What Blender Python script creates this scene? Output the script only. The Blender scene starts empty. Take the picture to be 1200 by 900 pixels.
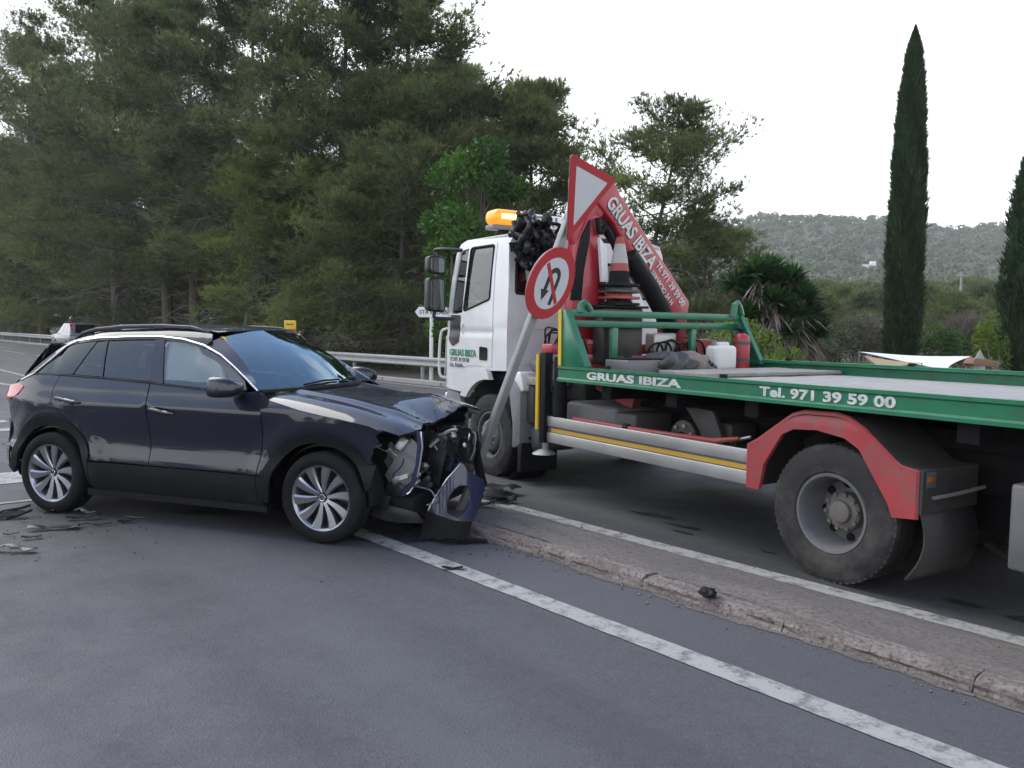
import bpy, bmesh, math, random
import numpy as np
from math import sin, cos, pi, sqrt, radians, atan2, exp, tan
from mathutils import Vector, Matrix
from mathutils.geometry import delaunay_2d_cdt

SC = bpy.context.scene
COL = SC.collection
# ------------------------------------------------------------------ camera
CAM_H = 1.5605; PITCH = 0.066; ROLL = 0.0145
_f = Vector((0, cos(PITCH), -sin(PITCH))); _r = Vector((1, 0, 0)); _u = _r.cross(_f)
_r2 = cos(ROLL) * _r + sin(ROLL) * _u; _u2 = -sin(ROLL) * _r + cos(ROLL) * _u
cam_data = bpy.data.cameras.new("camera"); cam = bpy.data.objects.new("camera", cam_data); COL.objects.link(cam)
cam.matrix_world = Matrix(((_r2.x, _u2.x, -_f.x, 0), (_r2.y, _u2.y, -_f.y, 0), (_r2.z, _u2.z, -_f.z, CAM_H), (0, 0, 0, 1)))
cam_data.lens = 943.84 / 1200 * 36; cam_data.sensor_width = 36; cam_data.clip_end = 6000; cam_data.clip_start = .05
SC.camera = cam
# ------------------------------------------------------------------ world: thin blue sky under broken bright cloud
SUN_EL = radians(50); SUN_AZ = radians(-60)      # azimuth from +Y towards +X : veiled sun high over the left side
w = bpy.data.worlds.new("World"); SC.world = w; w.use_nodes = True
nt = w.node_tree; nt.nodes.clear()
def N(t, **k):
    n = nt.nodes.new(t)
    for a, b in k.items(): setattr(n, a, b)
    return n
def WL(a, b): nt.links.new(a, b)
out = N('ShaderNodeOutputWorld'); bg = N('ShaderNodeBackground'); bg.inputs[1].default_value = 0.15
sky = N('ShaderNodeTexSky', sky_type='NISHITA'); sky.sun_disc = False
sky.sun_elevation = SUN_EL; sky.sun_rotation = SUN_AZ; sky.air_density = 1.0; sky.dust_density = 1.2; sky.ozone_density = 1.5
tc = N('ShaderNodeTexCoord'); sep = N('ShaderNodeSeparateXYZ'); WL(tc.outputs['Generated'], sep.inputs[0])
zz = N('ShaderNodeMath', operation='MAXIMUM'); WL(sep.outputs[2], zz.inputs[0]); zz.inputs[1].default_value = 0.0
za = N('ShaderNodeMath', operation='ADD'); WL(zz.outputs[0], za.inputs[0]); za.inputs[1].default_value = 0.22
dx = N('ShaderNodeMath', operation='DIVIDE'); WL(sep.outputs[0], dx.inputs[0]); WL(za.outputs[0], dx.inputs[1])
dy = N('ShaderNodeMath', operation='DIVIDE'); WL(sep.outputs[1], dy.inputs[0]); WL(za.outputs[0], dy.inputs[1])
cmb = N('ShaderNodeCombineXYZ'); WL(dx.outputs[0], cmb.inputs[0]); WL(dy.outputs[0], cmb.inputs[1])
no = N('ShaderNodeTexNoise'); no.inputs['Scale'].default_value = 1.15; no.inputs['Detail'].default_value = 7; no.inputs['Roughness'].default_value = .55
mpn = N('ShaderNodeMapping'); mpn.inputs['Location'].default_value = (3.7, 1.4, 0); WL(cmb.outputs[0], mpn.inputs[0]); WL(mpn.outputs[0], no.inputs['Vector'])
# cloud cover: the sheet closes towards the horizon, opens overhead
no3 = N('ShaderNodeTexNoise'); no3.inputs['Scale'].default_value = .9; no3.inputs['Detail'].default_value = 4; WL(mpn.outputs[0], no3.inputs['Vector'])
zp = N('ShaderNodeMath', operation='MULTIPLY_ADD'); WL(no3.outputs[0], zp.inputs[0]); zp.inputs[1].default_value = .45; WL(zz.outputs[0], zp.inputs[2])
hor = N('ShaderNodeMapRange'); WL(zp.outputs[0], hor.inputs[0]); hor.inputs[1].default_value = .55; hor.inputs[2].default_value = .68
hor.inputs[3].default_value = .40; hor.inputs[4].default_value = 0.0
ad = N('ShaderNodeMath', operation='ADD'); WL(no.outputs[0], ad.inputs[0]); WL(hor.outputs[0], ad.inputs[1])
cr = N('ShaderNodeMapRange'); cr.interpolation_type = 'SMOOTHSTEP'; WL(ad.outputs[0], cr.inputs[0]); cr.inputs[1].default_value = .50; cr.inputs[2].default_value = .72
skc = N('ShaderNodeVectorMath', operation='MINIMUM'); WL(sky.outputs[0], skc.inputs[0]); skc.inputs[1].default_value = (4.2, 4.6, 5.2)   # thin cloud veils the sun's aureole
cl = N('ShaderNodeMix', data_type='RGBA'); WL(cr.outputs[0], cl.inputs[0])
WL(skc.outputs[0], cl.inputs[6])
no2 = N('ShaderNodeTexNoise'); no2.inputs['Scale'].default_value = 2.2; no2.inputs['Detail'].default_value = 5; WL(cmb.outputs[0], no2.inputs['Vector'])
cc = N('ShaderNodeMix', data_type='RGBA'); WL(no2.outputs[0], cc.inputs[0])
cc.inputs[6].default_value = (6.0, 6.2, 6.6, 1); cc.inputs[7].default_value = (8.6, 8.7, 8.8, 1)
WL(cc.outputs[2], cl.inputs[7]); WL(cl.outputs[2], bg.inputs[0]); WL(bg.outputs[0], out.inputs[0])
sd = bpy.data.lights.new("sun", 'SUN'); sd.energy = 1.2; sd.angle = radians(42); sd.color = (1, .97, .92)
so = bpy.data.objects.new("sun", sd); COL.objects.link(so)
so.rotation_euler = Vector((sin(SUN_AZ) * cos(SUN_EL), cos(SUN_AZ) * cos(SUN_EL), sin(SUN_EL))).to_track_quat('Z', 'Y').to_euler()
so.location = (0, 0, 60)
SC.view_settings.view_transform = 'Standard'; SC.view_settings.look = 'None'; SC.view_settings.gamma = 1; SC.view_settings.exposure = 1.08
SC.cycles.max_bounces = 6; SC.cycles.diffuse_bounces = 3; SC.cycles.glossy_bounces = 3; SC.cycles.transparent_max_bounces = 24; SC.cycles.volume_bounces = 0
SC.cycles.sample_clamp_indirect = 6

# ------------------------------------------------------------------ helpers
def V3(*a): return Vector(a)
RY = 2.2926; RC, RS = cos(RY), sin(RY)
def road(s, d, z=0.0): return (s * RC - d * RS, s * RS + d * RC, z)      # along / across the road
def link(o, parent=None):
    COL.objects.link(o)
    if parent: o.parent = parent
    return o
def tag(o, label=None, cat=None, group=None, kind=None):
    if label: o['label'] = label
    if cat: o['category'] = cat
    if group: o['group'] = group
    if kind: o['kind'] = kind
    return o
def empty(name, loc=(0, 0, 0), rz=0.0, label=None, cat=None, group=None):
    o = bpy.data.objects.new(name, None); o.empty_display_size = .2; link(o)
    o.location = loc; o.rotation_euler = (0, 0, rz)
    return tag(o, label, cat, group)
def finish(me, mat, sharp=35):
    if mat: me.materials.append(mat)
    me.polygons.foreach_set('use_smooth', [True] * len(me.polygons))
    if sharp is not None and sharp < 180: me.set_sharp_from_angle(angle=radians(sharp))
class MB:
    def __init__(s): s.v = []; s.f = []
    def add(s, vs, fs):
        n = len(s.v); s.v += [tuple(v) for v in vs]; s.f += [tuple(i + n for i in f) for f in fs]; return s
    def bb(s, x0, x1, y0, y1, z0, z1, M=None):
        vs = [Vector((x, y, z)) for z in (z0, z1) for y in (y0, y1) for x in (x0, x1)]
        if M is not None: vs = [M @ v for v in vs]
        return s.add(vs, [(0, 2, 3, 1), (4, 5, 7, 6), (0, 1, 5, 4), (2, 6, 7, 3), (0, 4, 6, 2), (1, 3, 7, 5)])
    def box(s, c, size, rot=(0, 0, 0)):
        from mathutils import Euler
        M = Matrix.Translation(c) @ Euler(rot).to_matrix().to_4x4()
        a, b, d = [q / 2 for q in size]
        return s.bb(-a, a, -b, b, -d, d, M)
    def beam(s, p, q, wd, ht, up=(0, 0, 1)):
        p = Vector(p); q = Vector(q); d = q - p; L = d.length; d = d / L; up = Vector(up)
        sd_ = d.cross(up)
        if sd_.length < 1e-4: sd_ = d.cross(Vector((1, 0, 0)))
        sd_.normalize(); up = sd_.cross(d)
        M = Matrix(((d.x, sd_.x, up.x, p.x), (d.y, sd_.y, up.y, p.y), (d.z, sd_.z, up.z, p.z), (0, 0, 0, 1)))
        return s.bb(0, L, -wd / 2, wd / 2, -ht / 2, ht / 2, M)
    def tube(s, pts, r, n=8, caps=True):
        pts = [Vector(p) for p in pts]; m = len(pts); rr = r if hasattr(r, '__len__') else [r] * m
        t0 = (pts[1] - pts[0]).normalized(); a = t0.orthogonal().normalized(); vs = []; fs = []
        for i in range(m):
            t = (pts[min(i + 1, m - 1)] - pts[max(i - 1, 0)]).normalized()
            a = (a - t * a.dot(t)).normalized(); b = t.cross(a)
            for k in range(n):
                th = 2 * pi * k / n; vs.append(pts[i] + (a * cos(th) + b * sin(th)) * rr[i])
        for i in range(m - 1):
            for k in range(n):
                k2 = (k + 1) % n; fs.append((i * n + k, i * n + k2, (i + 1) * n + k2, (i + 1) * n + k))
        if caps: fs.append(tuple(range(n - 1, -1, -1))); fs.append(tuple((m - 1) * n + k for k in range(n)))
        return s.add(vs, fs)
    def ctube(s, pts, r, n=8, k=5):
        P = [np.array(tuple(q), float) for q in pts]; P = [2 * P[0] - P[1]] + P + [2 * P[-1] - P[-2]]; o_ = []
        for i in range(1, len(P) - 2):
            for j in range(k):
                t = j / k; o_.append(.5 * (2 * P[i] + (P[i + 1] - P[i - 1]) * t + (2 * P[i - 1] - 5 * P[i] + 4 * P[i + 1] - P[i + 2]) * t * t + (3 * P[i] - P[i - 1] - 3 * P[i + 1] + P[i + 2]) * t ** 3))
        return s.tube(o_ + [P[-2]], r, n)
    def lathe(s, prof, M=None, n=32, a0=0, a1=2 * pi):
        # prof: (r,h) about local Z
        full = abs(a1 - a0 - 2 * pi) < 1e-6; nn = n if full else n + 1; m = len(prof); vs = []; fs = []
        for i in range(nn):
            th = a0 + (a1 - a0) * i / n
            for (r, h) in prof:
                v = Vector((r * cos(th), r * sin(th), h)); vs.append(M @ v if M is not None else v)
        for i in range(n):
            i2 = (i + 1) % nn
            for j in range(m - 1): fs.append((i * m + j, i2 * m + j, i2 * m + j + 1, i * m + j + 1))
        return s.add(vs, fs)
    def prism(s, poly, fn0, fn1):
        # poly list of 2d, fn0/fn1 map 2d -> 3d for the two caps
        n = len(poly); vs = [fn0(*p) for p in poly] + [fn1(*p) for p in poly]
        fs = [tuple(range(n - 1, -1, -1)), tuple(range(n, 2 * n))] + [(i, (i + 1) % n, (i + 1) % n + n, i + n) for i in range(n)]
        return s.add(vs, fs)
    def pxz(s, poly, y0, y1): return s.prism(poly, lambda a, b: (a, y1, b), lambda a, b: (a, y0, b))
    def pyz(s, poly, x0, x1): return s.prism(poly, lambda a, b: (x0, a, b), lambda a, b: (x1, a, b))
    def pxy(s, poly, z0, z1): return s.prism(poly, lambda a, b: (a, b, z0), lambda a, b: (a, b, z1))
    def xf(s, M): s.v = [tuple(M @ Vector(v)) for v in s.v]; return s
    def obj(s, name, mat, parent=None, bevel=0.0, sharp=35, seg=2):
        me = bpy.data.meshes.new(name); me.from_pydata(s.v, [], s.f)
        bm = bmesh.new(); bm.from_mesh(me); bmesh.ops.recalc_face_normals(bm, faces=bm.faces)
        if bevel:
            es = [e for e in bm.edges if len(e.link_faces) == 2 and e.calc_face_angle(0) > radians(30)]
            try: bmesh.ops.bevel(bm, geom=es, offset=bevel, segments=seg, affect='EDGES', profile=.5, clamp_overlap=True)
            except Exception: pass
        bm.to_mesh(me); bm.free(); finish(me, mat, sharp if not bevel else 50)
        return link(bpy.data.objects.new(name, me), parent)
def axis_y(c, flip=1):   # matrix mapping local Z to +-Y at centre c
    return Matrix.Translation(c) @ Matrix.Rotation(-pi / 2 * flip, 4, 'X')
def rnd(poly, r, n=4):
    out_ = []; m = len(poly)
    for i in range(m):
        p0, p1, p2 = (Vector(poly[i - 1]), Vector(poly[i]), Vector(poly[(i + 1) % m]))
        a = (p0 - p1); b = (p2 - p1); la, lb = a.length, b.length
        ri = r[i] if hasattr(r, '__len__') else r
        if ri <= 0 or la < 1e-6 or lb < 1e-6: out_.append(tuple(p1)); continue
        k = min(ri, la * .45, lb * .45); a = p1 + a / la * k; b = p1 + b / lb * k
        for j in range(n + 1):
            t = j / n; out_.append(tuple((1 - t) ** 2 * a + 2 * t * (1 - t) * p1 + t * t * b))
    return out_
def inpoly(P, poly):
    x, y = P[:, 0], P[:, 1]; c = np.zeros(len(P), bool); q = np.array(poly); j = len(q) - 1
    for i in range(len(q)):
        xi, yi = q[i]; xj, yj = q[j]
        if yi != yj: c ^= ((yi > y) != (yj > y)) & (x < (xj - xi) * (y - yi) / (yj - yi) + xi)
        j = i
    return c
def resample(poly, g):
    o = []
    for i in range(len(poly)):
        a = np.array(poly[i]); b = np.array(poly[(i + 1) % len(poly)]); L = np.linalg.norm(b - a); k = max(1, int(math.ceil(L / g)))
        for j in range(k): o.append(tuple(a + (b - a) * j / k))
    return o
def panel(name, outline, fn, mat, parent=None, holes=(), g=.05, thick=.012, flip=False, back=False):
    """curved sheet: outline in (a,b) parameter space, fn -> xyz; rim folded back by thick"""
    loops = [resample(outline, g)] + [resample(h, g) for h in holes]
    pts = []; ed = []
    for lp in loops:
        n0 = len(pts); pts += lp; ed += [(n0 + i, n0 + (i + 1) % len(lp)) for i in range(len(lp))]
    nb = len(pts); q = np.array(loops[0]); lo = q.min(0); hi = q.max(0)
    gx, gy = np.meshgrid(np.arange(lo[0] + g / 2, hi[0], g), np.arange(lo[1] + g / 2, hi[1], g)); G = np.stack([gx.ravel(), gy.ravel()], 1)
    if len(G):
        m = inpoly(G, loops[0])
        for h in loops[1:]: m &= ~inpoly(G, h)
        G = G[m]; B = np.array(pts)
        if len(G):
            dm = np.sqrt(((G[:, None, :] - B[None, :, :]) ** 2).sum(2)).min(1); G = G[dm > g * .45]
            pts += [tuple(a) for a in G]
    vo, eo, fo, ov, oe, of = delaunay_2d_cdt([Vector(a) for a in pts], ed, [], 0, 1e-6)
    vo = np.array([tuple(a) for a in vo]); F = [f for f in fo]
    cen = np.array([vo[list(f)].mean(0) for f in F]); keep = inpoly(cen, loops[0])
    for h in loops[1:]: keep &= ~inpoly(cen, h)
    F = [f for f, k in zip(F, keep) if k]
    e_ = 1e-3; P = []; NR = []
    for a, b in vo:
        p0 = Vector(fn(a, b)); P.append(p0)
        du = Vector(fn(a + e_, b)) - Vector(fn(a - e_, b)); dv = Vector(fn(a, b + e_)) - Vector(fn(a, b - e_))
        n_ = du.cross(dv); n_.normalize(); NR.append(-n_ if flip else n_)
    if flip: F = [tuple(reversed(f)) for f in F]
    verts = [tuple(x) for x in P]; faces = list(F); nrm = [tuple(x) for x in NR]
    if thick:
        cnt = {}
        for f in F:
            for i in range(len(f)):
                k = (f[i], f[(i + 1) % len(f)]); cnt[k] = 1
        bd = [k for k in cnt if (k[1], k[0]) not in cnt]
        for (i, j) in bd:
            d = (P[j] - P[i]).cross(NR[i]); d.normalize(); n0 = len(verts)
            for v, nn in ((P[i], NR[i]), (P[j], NR[j])):
                verts.append(tuple(v)); verts.append(tuple(v - nn * thick)); nrm += [tuple(d), tuple(d)]
            faces.append((n0 + 2, n0, n0 + 1, n0 + 3))
    if back:
        n0 = len(verts); verts += [tuple(x - n * thick) for x, n in zip(P, NR)]; nrm += [tuple(-n) for n in NR]
        faces += [tuple(n0 + i for i in reversed(f)) for f in F]
    me = bpy.data.meshes.new(name); me.from_pydata(verts, [], faces)
    if mat: me.materials.append(mat)
    me.polygons.foreach_set('use_smooth', [True] * len(me.polygons))
    me.normals_split_custom_set_from_vertices(nrm)
    return link(bpy.data.objects.new(name, me), parent)
def strip(name, A, B, mat, parent=None, thick=0.0):
    mb = MB(); n = len(A)
    mb.add(list(A) + list(B), [(i, i + 1, n + i + 1, n + i) for i in range(n - 1)])
    return mb.obj(name, mat, parent, sharp=60)
def interp(tab):
    xs = [a for a, b in tab]; ys = [b for a, b in tab]
    n = len(xs); m = []
    d = [(ys[i + 1] - ys[i]) / (xs[i + 1] - xs[i]) for i in range(n - 1)]
    for i in range(n):
        if i == 0: m.append(d[0])
        elif i == n - 1: m.append(d[-1])
        else: m.append(0 if d[i - 1] * d[i] <= 0 else 2 * d[i - 1] * d[i] / (d[i - 1] + d[i]))
    def f(x):
        if x <= xs[0]: return ys[0] + m[0] * (x - xs[0])
        if x >= xs[-1]: return ys[-1] + m[-1] * (x - xs[-1])
        k = 0
        while x > xs[k + 1]: k += 1
        h = xs[k + 1] - xs[k]; t = (x - xs[k]) / h
        return (2 * t ** 3 - 3 * t * t + 1) * ys[k] + (t ** 3 - 2 * t * t + t) * h * m[k] + (-2 * t ** 3 + 3 * t * t) * ys[k + 1] + (t ** 3 - t * t) * h * m[k + 1]
    return f
def text(body, size, mat, parent, M, name='lettering', bold=0.0, width=1.0, align='LEFT', ext=.0015, shear=0.0):
    cu = bpy.data.curves.new('t', 'FONT'); cu.body = body; cu.size = size; cu.offset = bold; cu.extrude = ext; cu.align_x = align; cu.shear = shear; cu.resolution_u = 3
    ob = bpy.data.objects.new('t', cu); COL.objects.link(ob)
    me = bpy.data.meshes.new_from_object(ob); bpy.data.objects.remove(ob); bpy.data.curves.remove(cu)
    me.name = name; me.transform(Matrix.Scale(width, 4, (1, 0, 0))); me.transform(M); me.materials.clear(); me.materials.append(mat)
    return link(bpy.data.objects.new(name, me), parent)
def basis(o, x, y):   # text frame: x right, y up
    o = Vector(o); x = Vector(x).normalized(); z = x.cross(Vector(y)).normalized(); y = z.cross(x)
    return Matrix(((x.x, y.x, z.x, o.x), (x.y, y.y, z.y, o.y), (x.z, y.z, z.z, o.z), (0, 0, 0, 1)))
def npobj(name, V, F, mat, parent=None, tint=None, smooth=False, normals=None):
    me = bpy.data.meshes.new(name); V = np.ascontiguousarray(V, dtype=np.float32); F = np.ascontiguousarray(F, dtype=np.int32); k = F.shape[1]
    me.vertices.add(len(V)); me.vertices.foreach_set('co', V.ravel())
    me.loops.add(F.size); me.loops.foreach_set('vertex_index', F.ravel())
    me.polygons.add(len(F)); me.polygons.foreach_set('loop_start', np.arange(0, F.size, k, dtype=np.int32))
    if tint is not None:
        at = me.attributes.new('tint', 'FLOAT', 'POINT'); at.data.foreach_set('value', np.ascontiguousarray(tint, dtype=np.float32))
    me.update(calc_edges=True)
    if smooth: me.polygons.foreach_set('use_smooth', [True] * len(me.polygons))
    if mat: me.materials.append(mat)
    if normals is not None: me.normals_split_custom_set_from_vertices(normals.tolist())
    return link(bpy.data.objects.new(name, me), parent)
def copy_tree(o, parent=None):
    c = o.copy(); COL.objects.link(c); c.parent = parent
    for ch in list(o.children): copy_tree(ch, c)
    return c

# ------------------------------------------------------------------ materials
def pm(name, col, rough=.5, metal=0.0, spec=.5, coat=0.0, var=.12, vs=6.0, dirt=None, ds=3.0, damt=.5, bump=0.0, bs=60.0, coords='Object', rvar=.15, emit=None, es=1.0):
    m = bpy.data.materials.new(name); m.use_nodes = True; t = m.node_tree; b = t.nodes['Principled BSDF']
    L = t.links.new
    b.inputs['Roughness'].default_value = rough; b.inputs['Metallic'].default_value = metal; b.inputs['Specular IOR Level'].default_value = spec
    b.inputs['Coat Weight'].default_value = coat; b.inputs['Coat Roughness'].default_value = .03
    tcn = t.nodes.new('ShaderNodeTexCoord'); no_ = t.nodes.new('ShaderNodeTexNoise'); no_.inputs['Scale'].default_value = vs; no_.inputs['Detail'].default_value = 6
    L(tcn.outputs[coords], no_.inputs['Vector'])
    mx = t.nodes.new('ShaderNodeMix'); mx.data_type = 'RGBA'; L(no_.outputs[0], mx.inputs[0])
    mx.inputs[6].default_value = (*[max(0, c * (1 - var)) for c in col], 1); mx.inputs[7].default_value = (*[min(1, c * (1 + var)) for c in col], 1)
    cur = mx.outputs[2]
    if dirt:
        n2 = t.nodes.new('ShaderNodeTexNoise'); n2.inputs['Scale'].default_value = ds; n2.inputs['Detail'].default_value = 8; n2.inputs['Roughness'].default_value = .65
        L(tcn.outputs[coords], n2.inputs['Vector'])
        mr = t.nodes.new('ShaderNodeMapRange'); L(n2.outputs[0], mr.inputs[0]); mr.inputs[1].default_value = .45; mr.inputs[2].default_value = .75; mr.inputs[4].default_value = damt
        m2 = t.nodes.new('ShaderNodeMix'); m2.data_type = 'RGBA'; L(mr.outputs[0], m2.inputs[0]); L(cur, m2.inputs[6]); m2.inputs[7].default_value = (*dirt, 1); cur = m2.outputs[2]
    L(cur, b.inputs['Base Color'])
    if rvar:
        mr = t.nodes.new('ShaderNodeMapRange'); L(no_.outputs[0], mr.inputs[0]); mr.inputs[1].default_value = .3; mr.inputs[2].default_value = .7
        mr.inputs[3].default_value = max(0.02, rough - rvar * rough); mr.inputs[4].default_value = min(1, rough + rvar * rough); L(mr.outputs[0], b.inputs['Roughness'])
    if bump:
        n3 = t.nodes.new('ShaderNodeTexNoise'); n3.inputs['Scale'].default_value = bs; n3.inputs['Detail'].default_value = 4; L(tcn.outputs[coords], n3.inputs['Vector'])
        bp = t.nodes.new('ShaderNodeBump'); bp.inputs['Strength'].default_value = bump; bp.inputs['Distance'].default_value = .01; L(n3.outputs[0], bp.inputs['Height']); L(bp.outputs[0], b.inputs['Normal'])
    if emit: b.inputs['Emission Color'].default_value = (*emit, 1); b.inputs['Emission Strength'].default_value = es
    return m
def glass(name, tint=(.75, .8, .8), rough=.0, ior=1.9, gcol=(1, 1, 1)):
    m = bpy.data.materials.new(name); m.use_nodes = True; t = m.node_tree; t.nodes.clear(); L = t.links.new
    o = t.nodes.new('ShaderNodeOutputMaterial'); tr = t.nodes.new('ShaderNodeBsdfTransparent'); gl = t.nodes.new('ShaderNodeBsdfGlossy'); mx = t.nodes.new('ShaderNodeMixShader'); fr = t.nodes.new('ShaderNodeFresnel')
    tr.inputs[0].default_value = (*tint, 1); gl.inputs['Roughness'].default_value = rough; fr.inputs['IOR'].default_value = ior; gl.inputs[0].default_value = (*gcol, 1)
    # faint dust film so the pane reads as a surface
    no_ = t.nodes.new('ShaderNodeTexNoise'); no_.inputs['Scale'].default_value = 3; tcn = t.nodes.new('ShaderNodeTexCoord'); L(tcn.outputs['Object'], no_.inputs['Vector'])
    bp = t.nodes.new('ShaderNodeBump'); bp.inputs['Strength'].default_value = .04; bp.inputs['Distance'].default_value = .02; L(no_.outputs[0], bp.inputs['Height']); L(bp.outputs[0], gl.inputs['Normal'])
    L(fr.outputs[0], mx.inputs[0]); L(tr.outputs[0], mx.inputs[1]); L(gl.outputs[0], mx.inputs[2]); L(mx.outputs[0], o.inputs[0])
    return m
def foliage(name, c0, c1, c2, trans=.35, rough=.55):
    """leaf material: per-clump tint attribute picks between dull, mid and fresh green"""
    m = bpy.data.materials.new(name); m.use_nodes = True; t = m.node_tree; t.nodes.clear(); L = t.links.new
    o = t.nodes.new('ShaderNodeOutputMaterial'); at = t.nodes.new('ShaderNodeAttribute'); at.attribute_name = 'tint'
    r = t.nodes.new('ShaderNodeValToRGB'); r.color_ramp.elements[0].color = (*c0, 1); r.color_ramp.elements[1].color = (*c2, 1); e = r.color_ramp.elements.new(.5); e.color = (*c1, 1)
    L(at.outputs['Fac'], r.inputs[0])
    p_ = t.nodes.new('ShaderNodeBsdfPrincipled'); p_.inputs['Roughness'].default_value = rough; p_.inputs['Specular IOR Level'].default_value = .3; L(r.outputs[0], p_.inputs['Base Color'])
    tl = t.nodes.new('ShaderNodeBsdfTranslucent'); L(r.outputs[0], tl.inputs[0]); mx = t.nodes.new('ShaderNodeMixShader'); mx.inputs[0].default_value = trans
    L(p_.outputs[0], mx.inputs[1]); L(tl.outputs[0], mx.inputs[2]); L(mx.outputs[0], o.inputs[0]); return m

M = {}
M['paint_dark'] = pm('car_paint_midnight', (.004, .006, .017), .5, 0.0, .15, 1.0, var=.1, vs=3, dirt=(.03, .03, .035), ds=2.5, damt=.03)
M['plastic'] = pm('black_plastic', (.010, .010, .011), .6, 0, .2, var=.2, vs=20, dirt=(.04, .038, .036), ds=4, damt=.2, bump=.15, bs=300)
M['gloss_black'] = pm('gloss_black', (.004, .004, .005), .08, var=.1, coat=.5)
M['chrome'] = pm('bright_trim', (.75, .76, .78), .18, 1.0, var=.03)
M['alloy'] = pm('alloy_silver', (.33, .34, .37), .30, .9, var=.06, vs=14, dirt=(.12, .11, .10), ds=7, damt=.35)
M['alloy_dark'] = pm('alloy_pocket', (.03, .03, .033), .45, .3, var=.15, vs=14)
M['rubber'] = pm('tyre_rubber', (.010, .010, .011), .8, 0, .2, var=.2, vs=18, dirt=(.045, .043, .04), ds=5, damt=.3, bump=.2, bs=120)
M['truck_rubber'] = pm('truck_tyre_rubber', (.030, .029, .029), .85, 0, .25, var=.25, vs=9, dirt=(.13, .12, .11), ds=4, damt=.6, bump=.25, bs=90)
M['black'] = pm('soot_black', (.008, .008, .009), .65, 0, .2, var=.3, vs=9)
M['grease'] = pm('greasy_metal', (.03, .029, .028), .42, .3, var=.4, vs=12, dirt=(.09, .08, .07), ds=6, damt=.5, bump=.3, bs=40)
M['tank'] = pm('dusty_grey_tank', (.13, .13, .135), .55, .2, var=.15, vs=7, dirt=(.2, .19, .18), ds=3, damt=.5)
M['alu'] = pm('dull_aluminium', (.40, .395, .385), .45, .55, var=.08, vs=5, dirt=(.22, .2, .18), ds=4, damt=.35)
M['galv'] = pm('galvanised_steel', (.34, .345, .345), .5, .45, var=.14, vs=9, dirt=(.2, .19, .18), ds=7, damt=.35)
M['white'] = pm('cab_white_paint', (.66, .66, .66), .32, 0, .5, .4, var=.04, vs=2.5, dirt=(.40, .38, .35), ds=2.2, damt=.35)
M['white_plain'] = pm('white_paint', (.74, .74, .73), .5, var=.05, dirt=(.5, .48, .45), ds=5, damt=.3)
M['red'] = pm('crane_red_paint', (.36, .018, .03), .38, 0, .5, .25, var=.10, vs=4, dirt=(.20, .04, .04), ds=4, damt=.4)
M['red_fade'] = pm('faded_red_mudguard', (.34, .045, .05), .5, 0, .4, var=.2, vs=5, dirt=(.15, .10, .09), ds=7, damt=.85)
M['green'] = pm('truck_green_paint', (.007, .145, .068), .38, 0, .5, .2, var=.18, vs=5, dirt=(.035, .065, .05), ds=9, damt=.75)
M['yellow'] = pm('yellow_paint', (.62, .40, .01), .5, var=.1, vs=6, dirt=(.35, .27, .12), ds=6, damt=.45)
M['ochre'] = pm('ochre_stripe', (.50, .30, .03), .5, var=.1, vs=6, dirt=(.35, .27, .15), ds=6, damt=.4)
M['letter_white'] = pm('letter_white', (.60, .60, .58), .6, var=.15, vs=15, dirt=(.22, .30, .26), ds=16, damt=.8)
M['letter_green'] = pm('letter_green', (.02, .20, .10), .5, var=.1)
M['letter_grey'] = pm('letter_grey', (.16, .16, .17), .5, var=.1)
M['letter_black'] = pm('letter_black', (.02, .02, .022), .5, var=.1)
M['sign_red'] = pm('sign_red', (.40, .018, .028), .42, var=.08, vs=8, dirt=(.30, .05, .05), ds=9, damt=.25)
M['sign_white'] = pm('sign_white', (.55, .56, .58), .4, var=.04, vs=8, dirt=(.44, .44, .44), ds=7, damt=.3)
M['amber'] = pm('amber_lens', (.80, .25, .01), .15, 0, .5, .3, var=.05, emit=(1, .38, .03), es=.35)
M['amber_core'] = pm('amber_lamp', (1, .7, .2), .3, var=.02, emit=(1, .66, .16), es=2.2)
M['amber_dull'] = pm('amber_reflector', (.45, .14, .02), .25, var=.05)
M['lamp_red'] = pm('tail_lamp_red', (.42, .008, .015), .12, 0, .5, .6, var=.08, vs=30)
M['lamp_clear'] = pm('lamp_clear', (.55, .56, .58), .1, .3, .5, .5, var=.1, vs=40)
M['wood'] = pm('weathered_boards', (.25, .235, .215), .8, var=.3, vs=3, dirt=(.12, .11, .10), ds=7, damt=.5, bump=.3, bs=25)
M['seat'] = pm('seat_cloth', (.035, .035, .04), .85, var=.2, vs=20)
M['airbag'] = pm('airbag_cloth', (.62, .64, .62), .8, var=.06, vs=8, bump=.3, bs=12)
M['cone_orange'] = pm('cone_red_orange', (.33, .06, .045), .55, var=.12, vs=8, dirt=(.2, .08, .06), ds=7, damt=.5)
M['cone_white'] = pm('cone_white_band', (.38, .36, .34), .5, var=.1, vs=10, dirt=(.3, .28, .26), ds=10, damt=.5)
M['ext_red'] = pm('extinguisher_red', (.33, .025, .035), .4, var=.12, vs=10, dirt=(.25, .1, .1), ds=7, damt=.4)
M['jerry'] = pm('white_can_plastic', (.62, .61, .57), .5, var=.06, vs=7, dirt=(.4, .38, .33), ds=5, damt=.4)
M['glass'] = glass('clear_car_glass', (.72, .80, .80))
M['glass_dark'] = glass('tinted_glass', (.08, .09, .10), .0, 1.75)
M['glass_cab'] = glass('cab_glass', (.6, .66, .64))
M['metal_bare'] = pm('bare_crushed_metal', (.34, .34, .36), .38, .75, var=.2, vs=12, dirt=(.12, .11, .1), ds=8, damt=.5, bump=.4, bs=25)
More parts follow.
